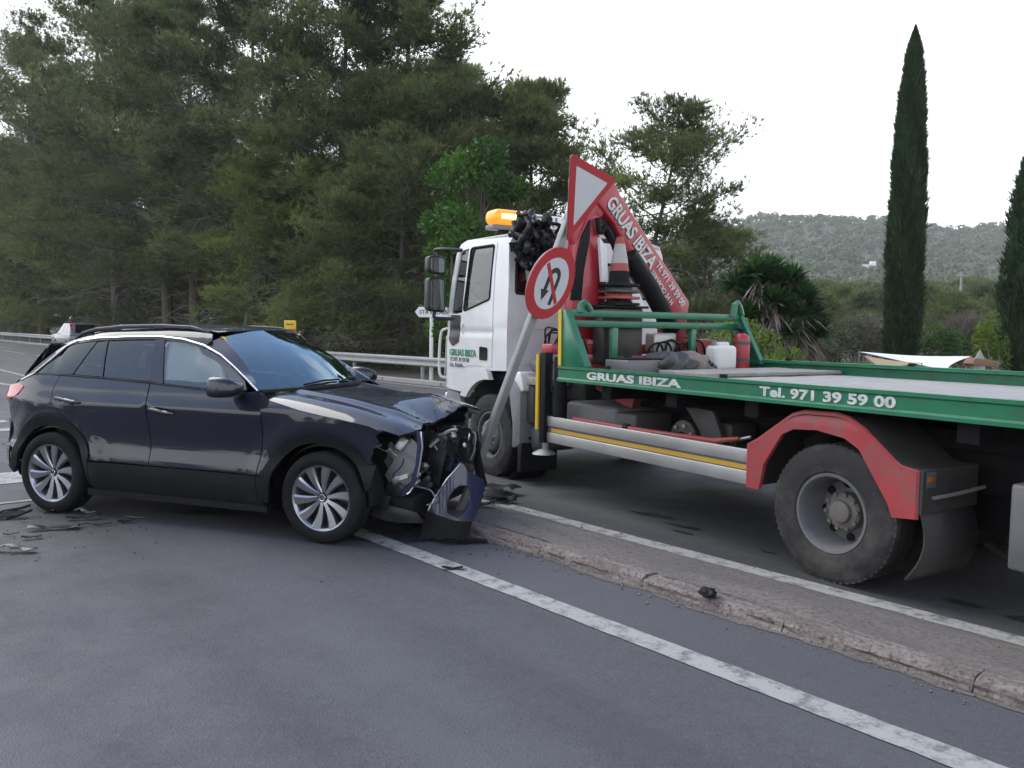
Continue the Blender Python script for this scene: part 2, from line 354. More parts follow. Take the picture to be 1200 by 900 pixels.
M['grey_plastic'] = pm('grey_plastic', (.20, .20, .205), .5, var=.12, vs=14, dirt=(.1, .1, .1), ds=9, damt=.4)
M['dark_plastic2'] = pm('dark_satin_plastic', (.018, .019, .022), .35, 0, .35, var=.2, vs=14, dirt=(.1, .1, .1), ds=9, damt=.3)
M['panel_blue'] = pm('midnight_blue_panel', (.012, .018, .055), .4, 0.0, .3, 1.0, var=.1, vs=4, dirt=(.05, .05, .06), ds=5, damt=.12)

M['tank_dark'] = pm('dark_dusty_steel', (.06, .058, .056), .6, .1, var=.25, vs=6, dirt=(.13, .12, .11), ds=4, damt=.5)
M['flap'] = pm('dusty_rubber_flap', (.045, .042, .040), .8, var=.25, vs=5, dirt=(.10, .09, .08), ds=4, damt=.6)
M['bedwood'] = pm('worn_bed_planks', (.30, .29, .28), .75, var=.2, vs=2, dirt=(.16, .15, .14), ds=5, damt=.5, bump=.2, bs=30)
M['tarp'] = pm('dark_tarpaulin', (.035, .034, .036), .6, var=.25, vs=8)
M['cloth'] = pm('dirty_cloth', (.21, .165, .145), .9, var=.25, vs=9)
M['windscreen'] = glass('coated_windscreen', (.50, .64, .72), .0, 3.0, (.70, .90, 1.0))
M['yellow_bright'] = pm('yellow_panel', (.70, .46, .01), .45, var=.05)
M['sail'] = pm('white_sail_cloth', (.80, .80, .80), .8, var=.03, vs=2)
M['tan_cloth'] = pm('tan_cloth', (.40, .31, .16), .85, var=.08, vs=3)
M['brown_cover'] = pm('brown_cover', (.23, .13, .08), .8, var=.15, vs=5)
M['terracotta'] = pm('reddish_stone', (.30, .19, .15), .9, var=.25, vs=3)
M['mirror'] = pm('mirror_glass', (.22, .23, .24), .06, 1.0, var=.02)
M['casting_grey'] = pm('cast_aluminium', (.30, .295, .28), .5, .4, var=.2, vs=18, dirt=(.10, .095, .09), ds=12, damt=.5, bump=.4, bs=50)
M['damp'] = pm('damp_asphalt', (.036, .036, .040), .5, var=.35, vs=14)
M['hub_grime'] = pm('grimy_hub', (.17, .155, .14), .7, .15, .3, var=.25, vs=14, dirt=(.08, .07, .06), ds=9, damt=.7, bump=.3, bs=60)
# ================================================================== SETTING
def asphalt(name, base, tint2, speck=.32):
    m = bpy.data.materials.new(name); m.use_nodes = True; t = m.node_tree; b = t.nodes['Principled BSDF']; L = t.links.new
    tcn = t.nodes.new('ShaderNodeTexCoord')
    def noise(sc, det=5, ro=.6):
        n = t.nodes.new('ShaderNodeTexNoise'); n.inputs['Scale'].default_value = sc; n.inputs['Detail'].default_value = det; n.inputs['Roughness'].default_value = ro; L(tcn.outputs['Object'], n.inputs['Vector']); return n.outputs[0]
    def ramp(x, a, b_, lo=0., hi=1.):
        n = t.nodes.new('ShaderNodeMapRange'); L(x, n.inputs[0]); n.inputs[1].default_value = a; n.inputs[2].default_value = b_; n.inputs[3].default_value = lo; n.inputs[4].default_value = hi; return n.outputs[0]
    def mix(f, a, b_):
        n = t.nodes.new('ShaderNodeMix'); n.data_type = 'RGBA'; L(f, n.inputs[0])
        for i, q in ((6, a), (7, b_)):
            if isinstance(q, tuple): n.inputs[i].default_value = (*q, 1)
            else: L(q, n.inputs[i])
        return n.outputs[2]
    big = mix(ramp(noise(.35, 3), .35, .65), base, tint2)
    # aggregate: light and dark stones
    vo = t.nodes.new('ShaderNodeTexVoronoi'); vo.inputs['Scale'].default_value = 95; L(tcn.outputs['Object'], vo.inputs['Vector'])
    sepc = t.nodes.new('ShaderNodeSeparateColor'); L(vo.outputs['Color'], sepc.inputs[0])
    st = mix(ramp(sepc.outputs[0], .80, .98, 0, speck), big, tuple(min(1, c * 2.1) for c in base))
    st = mix(ramp(sepc.outputs[1], .80, .98, 0, speck), st, tuple(c * .35 for c in base))
    mid = mix(ramp(noise(14, 5), .50, .72, 0, .35), st, tuple(c * .6 for c in base))
    oil = mix(ramp(noise(1.3, 7, .7), .60, .74, 0, .45), mid, tuple(c * .5 for c in base))
    # tyre-polished tracks running with the road
    vr = t.nodes.new('ShaderNodeVectorRotate'); vr.rotation_type = 'Z_AXIS'; vr.inputs['Angle'].default_value = -RY; L(tcn.outputs['Object'], vr.inputs['Vector'])
    mpv = t.nodes.new('ShaderNodeMapping'); mpv.inputs['Scale'].default_value = (.12, 1.1, 1); L(vr.outputs[0], mpv.inputs[0])
    nt_ = t.nodes.new('ShaderNodeTexNoise'); nt_.inputs['Scale'].default_value = 1.0; nt_.inputs['Detail'].default_value = 4; L(mpv.outputs[0], nt_.inputs['Vector'])
    oil = mix(ramp(nt_.outputs[0], .46, .62, 0, .55), oil, tuple(c * 1.45 for c in base)); oil = mix(ramp(nt_.outputs[0], .44, .34, 0, .5), oil, tuple(c * .62 for c in base))
    L(oil, b.inputs['Base Color']); b.inputs['Specular IOR Level'].default_value = .35
    L(ramp(noise(3, 4), .3, .7, .62, .85), b.inputs['Roughness'])
    bp = t.nodes.new('ShaderNodeBump'); bp.inputs['Strength'].default_value = .38; bp.inputs['Distance'].default_value = .006
    L(vo.outputs['Distance'], bp.inputs['Height']); L(bp.outputs[0], b.inputs['Normal'])
    return m
M['asphalt'] = asphalt('asphalt_blue_grey', (.066, .065, .072), (.083, .081, .087))
M['asphalt_far'] = asphalt('asphalt_grey', (.062, .061, .063), (.076, .074, .075))
def paint_mat():
    m = bpy.data.materials.new('worn_road_paint'); m.use_nodes = True; t = m.node_tree; b = t.nodes['Principled BSDF']; L = t.links.new
    tcn = t.nodes.new('ShaderNodeTexCoord'); n = t.nodes.new('ShaderNodeTexNoise'); n.inputs['Scale'].default_value = 9; n.inputs['Detail'].default_value = 9; n.inputs['Roughness'].default_value = .75; L(tcn.outputs['Object'], n.inputs['Vector'])
    r = t.nodes.new('ShaderNodeValToRGB'); r.color_ramp.elements[0].position = .38; r.color_ramp.elements[0].color = (.13, .13, .133, 1); r.color_ramp.elements[1].position = .52; r.color_ramp.elements[1].color = (.33, .325, .305, 1)
    L(n.outputs[0], r.inputs[0]); L(r.outputs[0], b.inputs['Base Color']); b.inputs['Roughness'].default_value = .75
    v = t.nodes.new('ShaderNodeTexVoronoi'); v.inputs['Scale'].default_value = 95; L(tcn.outputs['Object'], v.inputs['Vector'])
    bp = t.nodes.new('ShaderNodeBump'); bp.inputs['Strength'].default_value = .3; bp.inputs['Distance'].default_value = .004; L(v.outputs['Distance'], bp.inputs['Height']); L(bp.outputs[0], b.inputs['Normal'])
    return m
M['road_paint'] = paint_mat()
M['soil'] = pm('dry_reddish_soil', (.17, .115, .085), .95, var=.25, vs=.5, dirt=(.07, .06, .04), ds=.25, damt=.8, bump=.6, bs=6)
M['litter'] = pm('pine_litter', (.075, .06, .042), .95, var=.35, vs=1.2, dirt=(.05, .06, .03), ds=.4, damt=.6, bump=.8, bs=9)
def streaky(name, c0, c1, c2, sc=6.0, stretch=7.0):
    m = bpy.data.materials.new(name); m.use_nodes = True; t = m.node_tree; b = t.nodes['Principled BSDF']; L = t.links.new; b.inputs['Roughness'].default_value = .92; b.inputs['Specular IOR Level'].default_value = .25
    tcn = t.nodes.new('ShaderNodeTexCoord'); mr = t.nodes.new('ShaderNodeVectorRotate'); mr.rotation_type = 'Z_AXIS'; mr.inputs['Angle'].default_value = -RY; L(tcn.outputs['Object'], mr.inputs['Vector'])
    mp = t.nodes.new('ShaderNodeMapping'); mp.inputs['Scale'].default_value = (1, stretch, stretch); L(mr.outputs[0], mp.inputs[0])
    def nz(s_, v, d=7, r=.68):
        n = t.nodes.new('ShaderNodeTexNoise'); n.inputs['Scale'].default_value = s_; n.inputs['Detail'].default_value = d; n.inputs['Roughness'].default_value = r; L(v, n.inputs['Vector']); return n.outputs[0]
    def mx(f, lo, hi, a, bb_):
        r = t.nodes.new('ShaderNodeMapRange'); L(f, r.inputs[0]); r.inputs[1].default_value = lo; r.inputs[2].default_value = hi; n = t.nodes.new('ShaderNodeMix'); n.data_type = 'RGBA'; L(r.outputs[0], n.inputs[0])
        for i, q in ((6, a), (7, bb_)):
            if isinstance(q, tuple): n.inputs[i].default_value = (*q, 1)
            else: L(q, n.inputs[i])
        return n.outputs[2]
    st = nz(sc * .35, mp.outputs[0]); fi = nz(sc * 7, tcn.outputs['Object'])
    c = mx(st, .42, .62, c0, c1); c = mx(fi, .48, .66, c, c2); L(c, b.inputs['Base Color'])
    ad_ = t.nodes.new('ShaderNodeMath'); ad_.operation = 'ADD'; L(st, ad_.inputs[0]); L(fi, ad_.inputs[1])
    bp = t.nodes.new('ShaderNodeBump'); bp.inputs['Strength'].default_value = 1.0; bp.inputs['Distance'].default_value = .02; L(ad_.outputs[0], bp.inputs['Height']); L(bp.outputs[0], b.inputs['Normal']); return m
M['kerb'] = streaky('crumbling_kerb_concrete', (.19, .155, .14), (.30, .26, .24), (.09, .072, .065))
M['island'] = streaky('island_concrete', (.165, .15, .142), (.215, .188, .176), (.12, .108, .10), 4.5, 3.5)
M['dust'] = streaky('pale_kerb_dust', (.16, .135, .12), (.24, .20, .18), (.10, .09, .085), 8)
M['stain'] = pm('oil_stain', (.022, .022, .024), .5, var=.3, vs=8)
M['concrete'] = pm('pale_concrete', (.30, .295, .28), .85, var=.15, vs=2, dirt=(.17, .15, .14), ds=3, damt=.5, bump=.3, bs=30)

def sheet(name, quad, mat, z, parent=None, nx=1):
    mb = MB(); mb.add([(x, y, z) for x, y in quad], [tuple(range(len(quad)))])
    o = mb.obj(name, mat, parent, sharp=None); return o
def strip_sd(name, s0, s1, d0, d1, mat, z):
    q = [road(s0, d0)[:2], road(s1, d0)[:2], road(s1, d1)[:2], road(s0, d1)[:2]]
    return tag(sheet(name, q, mat, z), kind='structure')
tag(sheet('ground', [(-1450, -560), (1450, -560), (1450, 1760), (-1450, 1760)], M['soil'], -.05), kind='structure')
strip_sd('near_road', -40, 260, -3.80, 9.5, M['asphalt'], 0.0)
strip_sd('near_verge', -40, 260, 9.5, 60, M['litter'], -.01)
strip_sd('far_road', -60, 260, -4.60, -13.2, M['asphalt_far'], 0.0)
strip_sd('road_link', 6.0, 260, -3.79, -4.61, M['asphalt'], .001)
strip_sd('verge', -60, 260, -13.2, -60, M['litter'], -.01)
# low concrete gutter along the far edge
mb = MB()
for k in range(60):
    s0 = -30 + k * 3.0
    a = [road(s0 + .02, -13.22), road(s0 + 2.98, -13.22), road(s0 + 2.98, -13.55), road(s0 + .02, -13.55)]
    mb.add([(x, y, z) for z in (-.02, .10) for x, y, _ in a], [(4, 5, 6, 7), (0, 1, 5, 4), (2, 3, 7, 6), (1, 2, 6, 5), (3, 0, 4, 7)])
tag(mb.obj('far_kerb', M['concrete'], None), kind='structure')
# painted lines
PZ = .005
def line_sd(s0, s1, d, wd, name='painted_line'):
    # slightly ragged edges
    rg = random.Random(int(s0 * 10 + d * 100)); n = max(2, int((s1 - s0) / .12)); A = []; B = []
    for i in range(n + 1):
        s = s0 + (s1 - s0) * i / n
        A.append((*road(s, d - wd / 2 + rg.uniform(-.004, .004))[:2], PZ)); B.append((*road(s, d + wd / 2 + rg.uniform(-.004, .004))[:2], PZ))
    return tag(strip(name, A, B, M['road_paint']), kind='structure')
line_sd(-6, 13.2, -3.158, .155)
line_sd(-6, 13.2, -4.665, .145)
line_sd(-30, 120, -12.75, .12)
for k in range(9): line_sd(30 + k * 9, 36.5 + k * 9, -8.65, .12)
line_sd(24.8, 120, -4.95, .12); line_sd(24.8, 120, -3.75, .12)
# rounded painted nose of the next island, crossing bars behind the car
mb = MB(); nn = 14; A = []; B = []
for i in range(nn + 1):
    th = pi / 2 + pi * i / nn
    A.append((*road(24.9 + 2.1 * cos(th) * .8, -4.35 + .68 * sin(th))[:2], PZ)); B.append((*road(24.9 + 1.85 * cos(th) * .75, -4.35 + .50 * sin(th))[:2], PZ))
tag(strip('painted_nose', A, B, M['road_paint']), kind='structure')
for s in (13.55, 14.75): strip_sd('crossing_bar', s, s + .35, -2.4, 7, M['road_paint'], PZ + .001)
strip_sd('stop_bar', 9.05, 9.75, -1.75, 7, M['road_paint'], PZ + .001)
strip_sd('thin_line', 8.05, 8.12, -1.6, 7, M['road_paint'], PZ + .001)

# ---- traffic island: worn kerb stones and a concrete top falling to the far road
rg = random.Random(5)
S0, S1, KD = -7.5, 6.0, -3.813
def isl_z(s, t):      # t 0 at kerb top edge .. 1 at line
    return .064 * (1 - t) ** .6 * (1 if s < 5.2 else max(0.1, (6.0 - s) / .8)) + .004
rows = []; ns = 270
for i in range(ns + 1):
    s = S0 + (S1 - S0) * i / ns; row = []
    for j, t in enumerate([0, .08, .16, .24, .33, .42, .52, .62, .72, .82, .92, 1.0]):
        d = (KD - .138) + (-4.60 - (KD - .138)) * t
        z = isl_z(s, t) - .006 + .004 * (rg.random() - .5) + (.010 * sin(s * 2.3 + t * 5) * t * (1 - t) * 4) * .5
        if .15 < t < .35: z += .008 * max(0, sin(s * 5.1) * sin(s * 1.7 + 1))
        row.append((*road(s, d + .01 * (rg.random() - .5) * (0 < t < 1))[:2], max(z, .002)))
    rows.append(row)
nr = len(rows[0]); mb = MB(); mb.add([v for r in rows for v in r], [(i * nr + j, i * nr + j + 1, (i + 1) * nr + j + 1, (i + 1) * nr + j) for i in range(ns) for j in range(nr - 1)])
island = tag(mb.obj('traffic_island', M['island'], None, sharp=60), kind='structure')
s = S0; first = True
while s < S1 - .2:                          # individual kerb stones with broken faces
    L_ = min(rg.uniform(.92, 1.0), S1 - s); n = 22; mb = MB(); rws = []
    h0 = rg.uniform(-.008, .008); dz = rg.uniform(-.012, .004)
    for i in range(n + 1):
        ss = s + .003 + (L_ - .006) * i / n; k = 1 if ss < 5.2 else max(.15, (6.0 - ss) / .8)
        ero = lambda a: a * .8 * (.5 * sin(ss * 31 + a * 90) + .5 * sin(ss * 7 + a * 50) + rg.uniform(-1, 1))
        zt = (.066 + h0) * k
        endr = rg.uniform(.0, .010) if i in (0, n) else 0
        prof = [(KD + .012, -.01), (KD + .006 + ero(.008), .012 * k), (KD - .004 + ero(.012), .024 * k), (KD - .002 + ero(.012), .040 * k + ero(.005)),
                (KD - .012 + ero(.010) - endr, .054 * k + ero(.006)), (KD - .030 + ero(.010) - endr, zt - .006 + ero(.004) - endr * .6), (KD - .055, zt + ero(.003) - endr * .5), (KD - .10, zt + dz * .3 + ero(.003) - endr * .4), (KD - .148, zt - .004 + ero(.002)), (KD - .152, -.01)]
        rws.append([(*road(ss, d)[:2], z) for d, z in prof])
    m_ = len(rws[0]); mb.add([v for r in rws for v in r], [(i * m_ + j, i * m_ + j + 1, (i + 1) * m_ + j + 1, (i + 1) * m_ + j) for i in range(n) for j in range(m_ - 1)] + [tuple(range(m_)), tuple(n * m_ + j for j in reversed(range(m_)))])
    mb.obj('kerb_stone', M['kerb'], island, sharp=25); s += L_
A = []; B = []
for i in range(240):
    s = S0 + (5.6 - S0) * i / 239; A.append((*road(s, KD - .01)[:2], .003)); B.append((*road(s, KD + .02 + .05 * abs(sin(s * 3.1) * sin(s * 1.3 + 1)) + rg.uniform(0, .03))[:2], .003))
tag(strip('kerb_dust', A, B, M['dust']), kind='structure')
for k in range(22):
    s_, d_ = rg.uniform(-1, 4.5), -5.0 - abs(rg.gauss(0, .5)); x, y, _ = road(s_, d_); a = rg.uniform(.05, .22); b_ = a * rg.uniform(.15, .4); n = 14
    mb = MB(); mb.add([(*road(s_ + a * cos(2 * pi * i / n) * rg.uniform(.7, 1.1), d_ + b_ * sin(2 * pi * i / n) * rg.uniform(.6, 1.1))[:2], .0035 + .0001 * k) for i in range(n)], [tuple(range(n))]); tag(mb.obj('oil_stain', M['stain'], None), kind='structure')
# crumbs of broken kerb and grit along the kerb foot
V = []; F = []
for k in range(900):
    s = rg.uniform(S0, S1); d = KD + abs(rg.gauss(0, .09)) + .008 if rg.random() < .75 else -4.3 + rg.gauss(0, .2); r = rg.choice([.004, .005, .006, .009, .014]) * rg.uniform(.6, 1.2)
    x, y, _ = road(s, d); z = r * .3 + (isl_z(s, .5) if d < KD - .2 else 0); n0 = len(V)
    for q in ((1, 0, 0), (-1, 0, 0), (0, 1, 0), (0, -1, 0), (0, 0, .7), (0, 0, -.5)): V.append((x + q[0] * r * rg.uniform(.6, 1.2), y + q[1] * r * rg.uniform(.6, 1.2), z + q[2] * r))
    F += [(n0, n0 + 2, n0 + 4), (n0 + 2, n0 + 1, n0 + 4), (n0 + 1, n0 + 3, n0 + 4), (n0 + 3, n0, n0 + 4), (n0 + 2, n0, n0 + 5), (n0 + 1, n0 + 2, n0 + 5), (n0 + 3, n0 + 1, n0 + 5), (n0, n0 + 3, n0 + 5)]
o = npobj('kerb_grit', np.array(V), np.array(F), M['kerb']); tag(o, 'loose grit and crumbs along the foot of the kerb', 'grit', kind='stuff')
# dry grass tuft growing on the island
V = []; F = []; T_ = []
M['dry_grass'] = foliage('dry_brown_grass', (.10, .055, .025), (.16, .09, .045), (.22, .14, .07), .2)
for k in range(260):
    x, y, _ = road(1.05 + rg.gauss(0, .16) * (1 if k % 3 else 2), -4.42 + rg.gauss(0, .03)); z = .01; a = rg.uniform(0, 6.28); l = rg.uniform(.02, .07); n0 = len(V); w_ = .0025
    lx, ly = cos(a) * l, sin(a) * l
    V += [(x - w_ * sin(a), y + w_ * cos(a), z), (x + w_ * sin(a), y - w_ * cos(a), z), (x + lx, y + ly, z + l * rg.uniform(.2, .7))]; F.append((n0, n0 + 1, n0 + 2)); T_ += [rg.random()] * 3
tag(npobj('dry_grass', np.array(V), np.array(F), M['dry_grass'], tint=np.array(T_)), 'dry brown grass growing out of the island joint', 'grass', kind='stuff')

# ---- guardrail along the far edge (each 4 m beam, each post)
gr = empty('guardrail', road(20, -13.95), 0, 'galvanised crash barrier along the far edge under the pines', 'guardrail')
gl_ = Vector(road(20, -13.95))
prof = [(.0, .74), (.03, .735), (.085, .70), (.085, .655), (.02, .61), (.02, .575), (.085, .53), (.085, .485), (.03, .45), (0, .445)]
def gmesh():
    mb = MB(); A = []
    for s in (0, 4.0):
        for (o_, z) in prof: A.append((s, o_, z))
        for (o_, z) in reversed(prof): A.append((s, o_ - .006, z))
    n = len(prof) * 2; mb.add(A, [(i, (i + 1) % n, n + (i + 1) % n, n + i) for i in range(n)] + [tuple(range(n)), tuple(n + i for i in reversed(range(n)))])
    return mb
beam0 = gmesh().obj('rail_beam', M['galv'], gr, sharp=25)
post0 = MB().bb(-.03, .03, -.10, -.01, -.05, .70).bb(-.04, .04, -.02, .03, .52, .66).obj('post', M['galv'], gr)
RM = Matrix.Rotation(RY, 4, 'Z')
k = 0
for i in range(-6, 26):
    sx = i * 4.0
    for src in ((beam0,) if True else ()):
        o = src if k == 0 else link(src.copy(), gr)
        o.parent = gr; v = Vector(road(20 + sx, -13.95)) - gl_; o.location = v; o.rotation_euler = (0, 0, RY)
    o = post0 if k == 0 else link(post0.copy(), gr); o.parent = gr; o.location = v; o.rotation_euler = (0, 0, RY)
    k += 1
# ================================================================== PIXEL HELPERS (photo pixel -> ray -> plane of a known thing)
FPX = 943.84
def px_ray(px, py):
    a, b = (px - 600) / FPX, -(py - 450) / FPX
    return _r2 * a + _u2 * b + _f
CAMP = Vector((0, 0, CAM_H))
CAR = (-3.5112, 7.4223, -0.3346); TRK = (2.9905, 5.6464, 2.1426)
def to_loc(W, T):
    dx_, dy_ = W.x - T[0], W.y - T[1]; c, s_ = cos(T[2]), sin(T[2])
    return Vector((dx_ * c + dy_ * s_, -dx_ * s_ + dy_ * c, W.z))
def on_axis(px, py, ax, val, T):
    q = px_ray(px, py); a = to_loc(CAMP, T); b = to_loc(CAMP + q, T) - a
    return a + b * ((val - a[ax]) / b[ax])
def car_y(px, py, y): return on_axis(px, py, 1, y, CAR)
def trk_v(px, py, v): return on_axis(px, py, 1, v, TRK)
def trk_u(px, py, u): return on_axis(px, py, 0, u, TRK)
def gnd(px, py, z=0.0):
    q = px_ray(px, py); return CAMP + q * ((z - CAM_H) / q.z)
def at_y(px, py, y): 
    q = px_ray(px, py); return CAMP + q * (y / q.y)

# ================================================================== DARK CROSSOVER CAR
car = empty('crashed_car', (CAR[0], CAR[1], 0), CAR[2], 'dark navy crossover car with smashed open front standing against the leaning sign post', 'car')
zc = interp([(-.5, 1.40), (-.2, 1.49), (.2, 1.545), (.9, 1.578), (1.3, 1.565), (1.48, 1.53)])
zr = interp([(-.62, .95), (-.45, 1.06), (-.3, 1.195), (-.15, 1.345), (-.03, 1.445), (.2, 1.51), (.5, 1.54), (.95, 1.553), (1.3, 1.54), (1.5, 1.505)])
off = interp([(.18, -.07), (.30, -.025), (.40, -.003), (.47, 0), (.50, -.003), (.545, -.018), (.60, -.036), (.66, -.040), (.76, -.030), (.86, -.016), (.91, -.010), (.935, -.009), (.955, -.016), (1.0, -.034), (1.06, -.056), (1.11, -.078), (1.2, -.115), (1.3, -.160), (1.4, -.210), (1.46, -.244), (1.50, -.274), (1.53, -.308), (1.55, -.36)])
def Ys(x, z):
    w_ = .905
    if x < -.1: w_ -= .15 * ((-.1 - x) / .55) ** 2.0
    if x > 2.35: w_ -= .10 * ((x - 2.35) / .8) ** 2.0
    zn = z
    if z > 1.10:
        top = max(zr(x), 1.42); zn = 1.10 + (z - 1.10) * .45 / (top - 1.10)
    y = w_ + off(zn)
    for ax in (.015, 2.545):
        r = sqrt((x - ax) ** 2 + (z - .334) ** 2)
        if z > .2: y += .024 * exp(-((r - .50) / .10) ** 2) * (1 if z < .95 else exp(-((z - .95) / .06) ** 2))
    return y
def side(sg, rec=0.0): return lambda x, z: (x, sg * (Ys(x, z) - rec), z)
def arc(cx, cz, r, a0, a1, n=16): return [(cx + r * cos(radians(a0 + (a1 - a0) * i / n)), cz + r * sin(radians(a0 + (a1 - a0) * i / n))) for i in range(n + 1)]
RA, FA = (0.015, .336), (2.545, .336)
chrome = [(-.40, 1.085), (-.26, 1.142), (-.141, 1.264), (-.036, 1.378), (.07, 1.422), (.29, 1.449), (.62, 1.465), (.93, 1.473), (1.18, 1.455), (1.395, 1.411), (1.581, 1.338), (1.74, 1.25), (1.90, 1.155), (2.01, 1.085)]
hoodb = interp([(1.95, 1.09), (2.15, 1.078), (2.4, 1.05), (2.7, 1.005), (2.95, .958), (3.12, .915), (3.3, .855)])
ftop = lambda x: hoodb(x) - .085
def ws(t, y):   # t 0 base .. 1 top ; y -1..1
    e = y * y
    xb, zb, wb = 2.20 - .235 * e, 1.085 - .014 * e, .745; xt, zt, wt = 1.475 - .035 * e, 1.532 - .062 * e, .548
    bow = .035 * sin(pi * t)
    return (xb + (xt - xb) * t + bow * .5, y * (wb + (wt - wb) * t), zb + (zt - zb) * t + bow)
def handle(d, x, z, sg):
    panel('handle_recess', rnd([(x - .07, z + .03), (x - .06, z - .035), (x + .07, z - .045), (x + .09, z + .015)], .03), side(sg, -.003), M['gloss_black'], d, g=.03, thick=.004, flip=sg > 0)
    MB().tube([(x - .115, sg * (Ys(x, z) + .012), z + .012), (x - .09, sg * (Ys(x, z) + .034), z + .010), (x + .09, sg * (Ys(x, z) + .034), z - .014), (x + .12, sg * (Ys(x, z) + .012), z - .018)], [.010, .015, .015, .010], 8).obj('handle', M['paint_dark'], d)
for sg in (-1, 1):
    fl = sg > 0; P = M['paint_dark']; nm = lambda s_: s_
    # doors and quarter
    rear_gap = [(.05, 1.138), (.025, 1.02), (.045, .93), (.15, .84), (.29, .73), (.38, .60), (.425, .478)]
    panel('rear_quarter', [(-.60, 1.03), (-.50, 1.05), (-.40, 1.08), (-.262, 1.137), (.044, 1.137)] + [(x - .006, z) for x, z in rear_gap[1:5]] + [p for p in arc(*RA, .468, 50, 158, 16)] + [(-.52, .53), (-.585, .75), (-.575, .90)], side(sg), P, car, g=.045, flip=fl)
    d = panel('rear_door', [(x, z) for x, z in rear_gap] + [(1.036, .472), (1.014, .8), (.99, 1.113), (.5, 1.130)], side(sg), P, car, g=.045, flip=fl)
    handle(d, .215, .952, sg)
    fgap = [(2.05, .472), (2.075, .75), (2.072, .90), (2.045, 1.077)]
    d = panel('front_door', [(1.044, .472)] + fgap + [(1.99, 1.08), (1.90, 1.07), (1.69, 1.066), (1.0, 1.112), (1.022, .8)], side(sg), P, car, g=.045, flip=fl)
    handle(d, 1.165, .905, sg)
    # front fender, torn off ahead of the wheel
    fe = [(2.058, .47), (2.083, .75), (2.080, .90), (2.053, 1.072), (2.12, ftop(2.12) + .030), (2.4, ftop(2.4)), (2.7, ftop(2.7)), (2.95, ftop(2.95) - .005), (3.03, .835), (2.985, .80), (3.01, .755), (2.965, .73), (2.97, .68), (2.94, .60), (3.0, .53)] + arc(*FA, .460, 24, 163, 20)
    panel('front_fender', fe, side(sg), P, car, g=.04, flip=fl)
    # cladding
    panel('wheel_arch_trim', arc(*RA, .476, 22, 172, 22) + [(-.53, .36), (-.45, .30)] + arc(*RA, .395, 172, 0, 26) + [(.43, .26), (.44, .46)], side(sg, -.012), M['plastic'], car, g=.035, thick=.03, flip=fl)
    panel('wheel_arch_trim', [(3.0, .60), (2.98, .45), (2.95, .42)] + arc(*FA, .395, 10, 178, 26) + [(2.13, .26), (2.06, .29), (2.06, .465)] + arc(*FA, .470, 165, 33, 20), side(sg, -.012), M['plastic'], car, g=.035, thick=.03, flip=fl)
    panel('sill_trim', [(.435, .27), (.43, .462), (2.05, .462), (2.055, .30), (2.1, .25), (1.9, .225), (.6, .225)], side(sg, -.008), M['plastic'], car, g=.05, thick=.03, flip=fl)
    MB().bb(.4, 2.12, sg * .70, sg * .89, .19, .24).obj('underside_sill', M['black'], car)
    # glass house
    panel('front_side_window', rnd([(1.12, 1.112), (1.0, 1.448), (1.19, 1.437), (1.40, 1.390), (1.58, 1.318), (1.74, 1.228), (1.86, 1.15), (1.90, 1.09), (1.80, 1.072)], [.01, .03, 0, 0, 0, 0, 0, .01, 0]), side(sg, .012), M['glass'], car, g=.05, thick=0, flip=fl)
    panel('rear_side_window', rnd([(.498, 1.140), (.975, 1.122), (.895, 1.455), (.6, 1.450), (.412, 1.442)], .02), side(sg, .012), M['glass_dark'], car, g=.05, thick=0, flip=fl)
    panel('quarter_window', rnd([(.178, 1.150), (.475, 1.142), (.385, 1.438), (.305, 1.433)], .012), side(sg, .012), M['glass_dark'], car, g=.05, thick=0, flip=fl)
    panel('window_divider', [(.476, 1.142), (.497, 1.140), (.411, 1.442), (.387, 1.439)], side(sg, .004), M['gloss_black'], car, g=.05, flip=fl)
    panel('rear_pillar_cover', rnd([(-.235, 1.148), (.170, 1.150), (.298, 1.433), (.20, 1.424), (.08, 1.408), (-.02, 1.372), (-.13, 1.262)], .015), side(sg, .006), M['gloss_black'], car, g=.05, flip=fl)
    panel('centre_pillar', [(.980, 1.122), (1.115, 1.112), (.994, 1.452), (.90, 1.458)], side(sg, .004), M['gloss_black'], car, g=.05, flip=fl)
    lo = [(x, z - (.020 if .05 < x < 1.45 else .002)) for x, z in chrome]
    up = [(1.44, 1.452), (1.41, 1.50), (1.1, 1.530), (.8, 1.538), (.5, 1.527), (.2, 1.497), (.04, 1.462), (-.08, 1.39), (-.2, 1.275), (-.33, 1.145), (-.44, 1.07)]
    panel('roof_side', lo[:10] + up, side(sg), P, car, g=.04, flip=fl)
    mb = MB(); mb.tube([(x, sg * (Ys(x, z) + .003), z) for x, z in chrome], .0085, 6); mb.obj('bright_window_strip', M['chrome'], car)
    mb = MB(); mb.tube([(x, sg * (Ys(x, z) + .002), z - .003) for x, z in [(-.25, 1.142), (.172, 1.143), (.5, 1.135), (.98, 1.114), (1.4, 1.091), (1.69, 1.067), (1.9, 1.065)]], .007, 6); mb.obj('belt_seal', M['plastic'], car)
    # A pillar
    A = [(x, sg * (Ys(x, z)), z + .005) for x, z in chrome[9:]]
    B = [Vector(ws(1 - t, sg)) + V3(0, 0, .002) for t in np.linspace(0, 1, len(A))]
    strip('windscreen_pillar', A, B, P, car)
    # roof rail
    mb = MB(); rp = [(-.02, 1.44), (.06, 1.485), (.2, 1.52), (.5, 1.548), (.9, 1.558), (1.2, 1.548), (1.34, 1.515), (1.40, 1.475)]
    mb.tube([(x, sg * .588, z) for x, z in rp], [.012, .016, .016, .016, .016, .016, .016, .012], 8); mb.obj('roof_rail', M['dark_plastic2'], car)
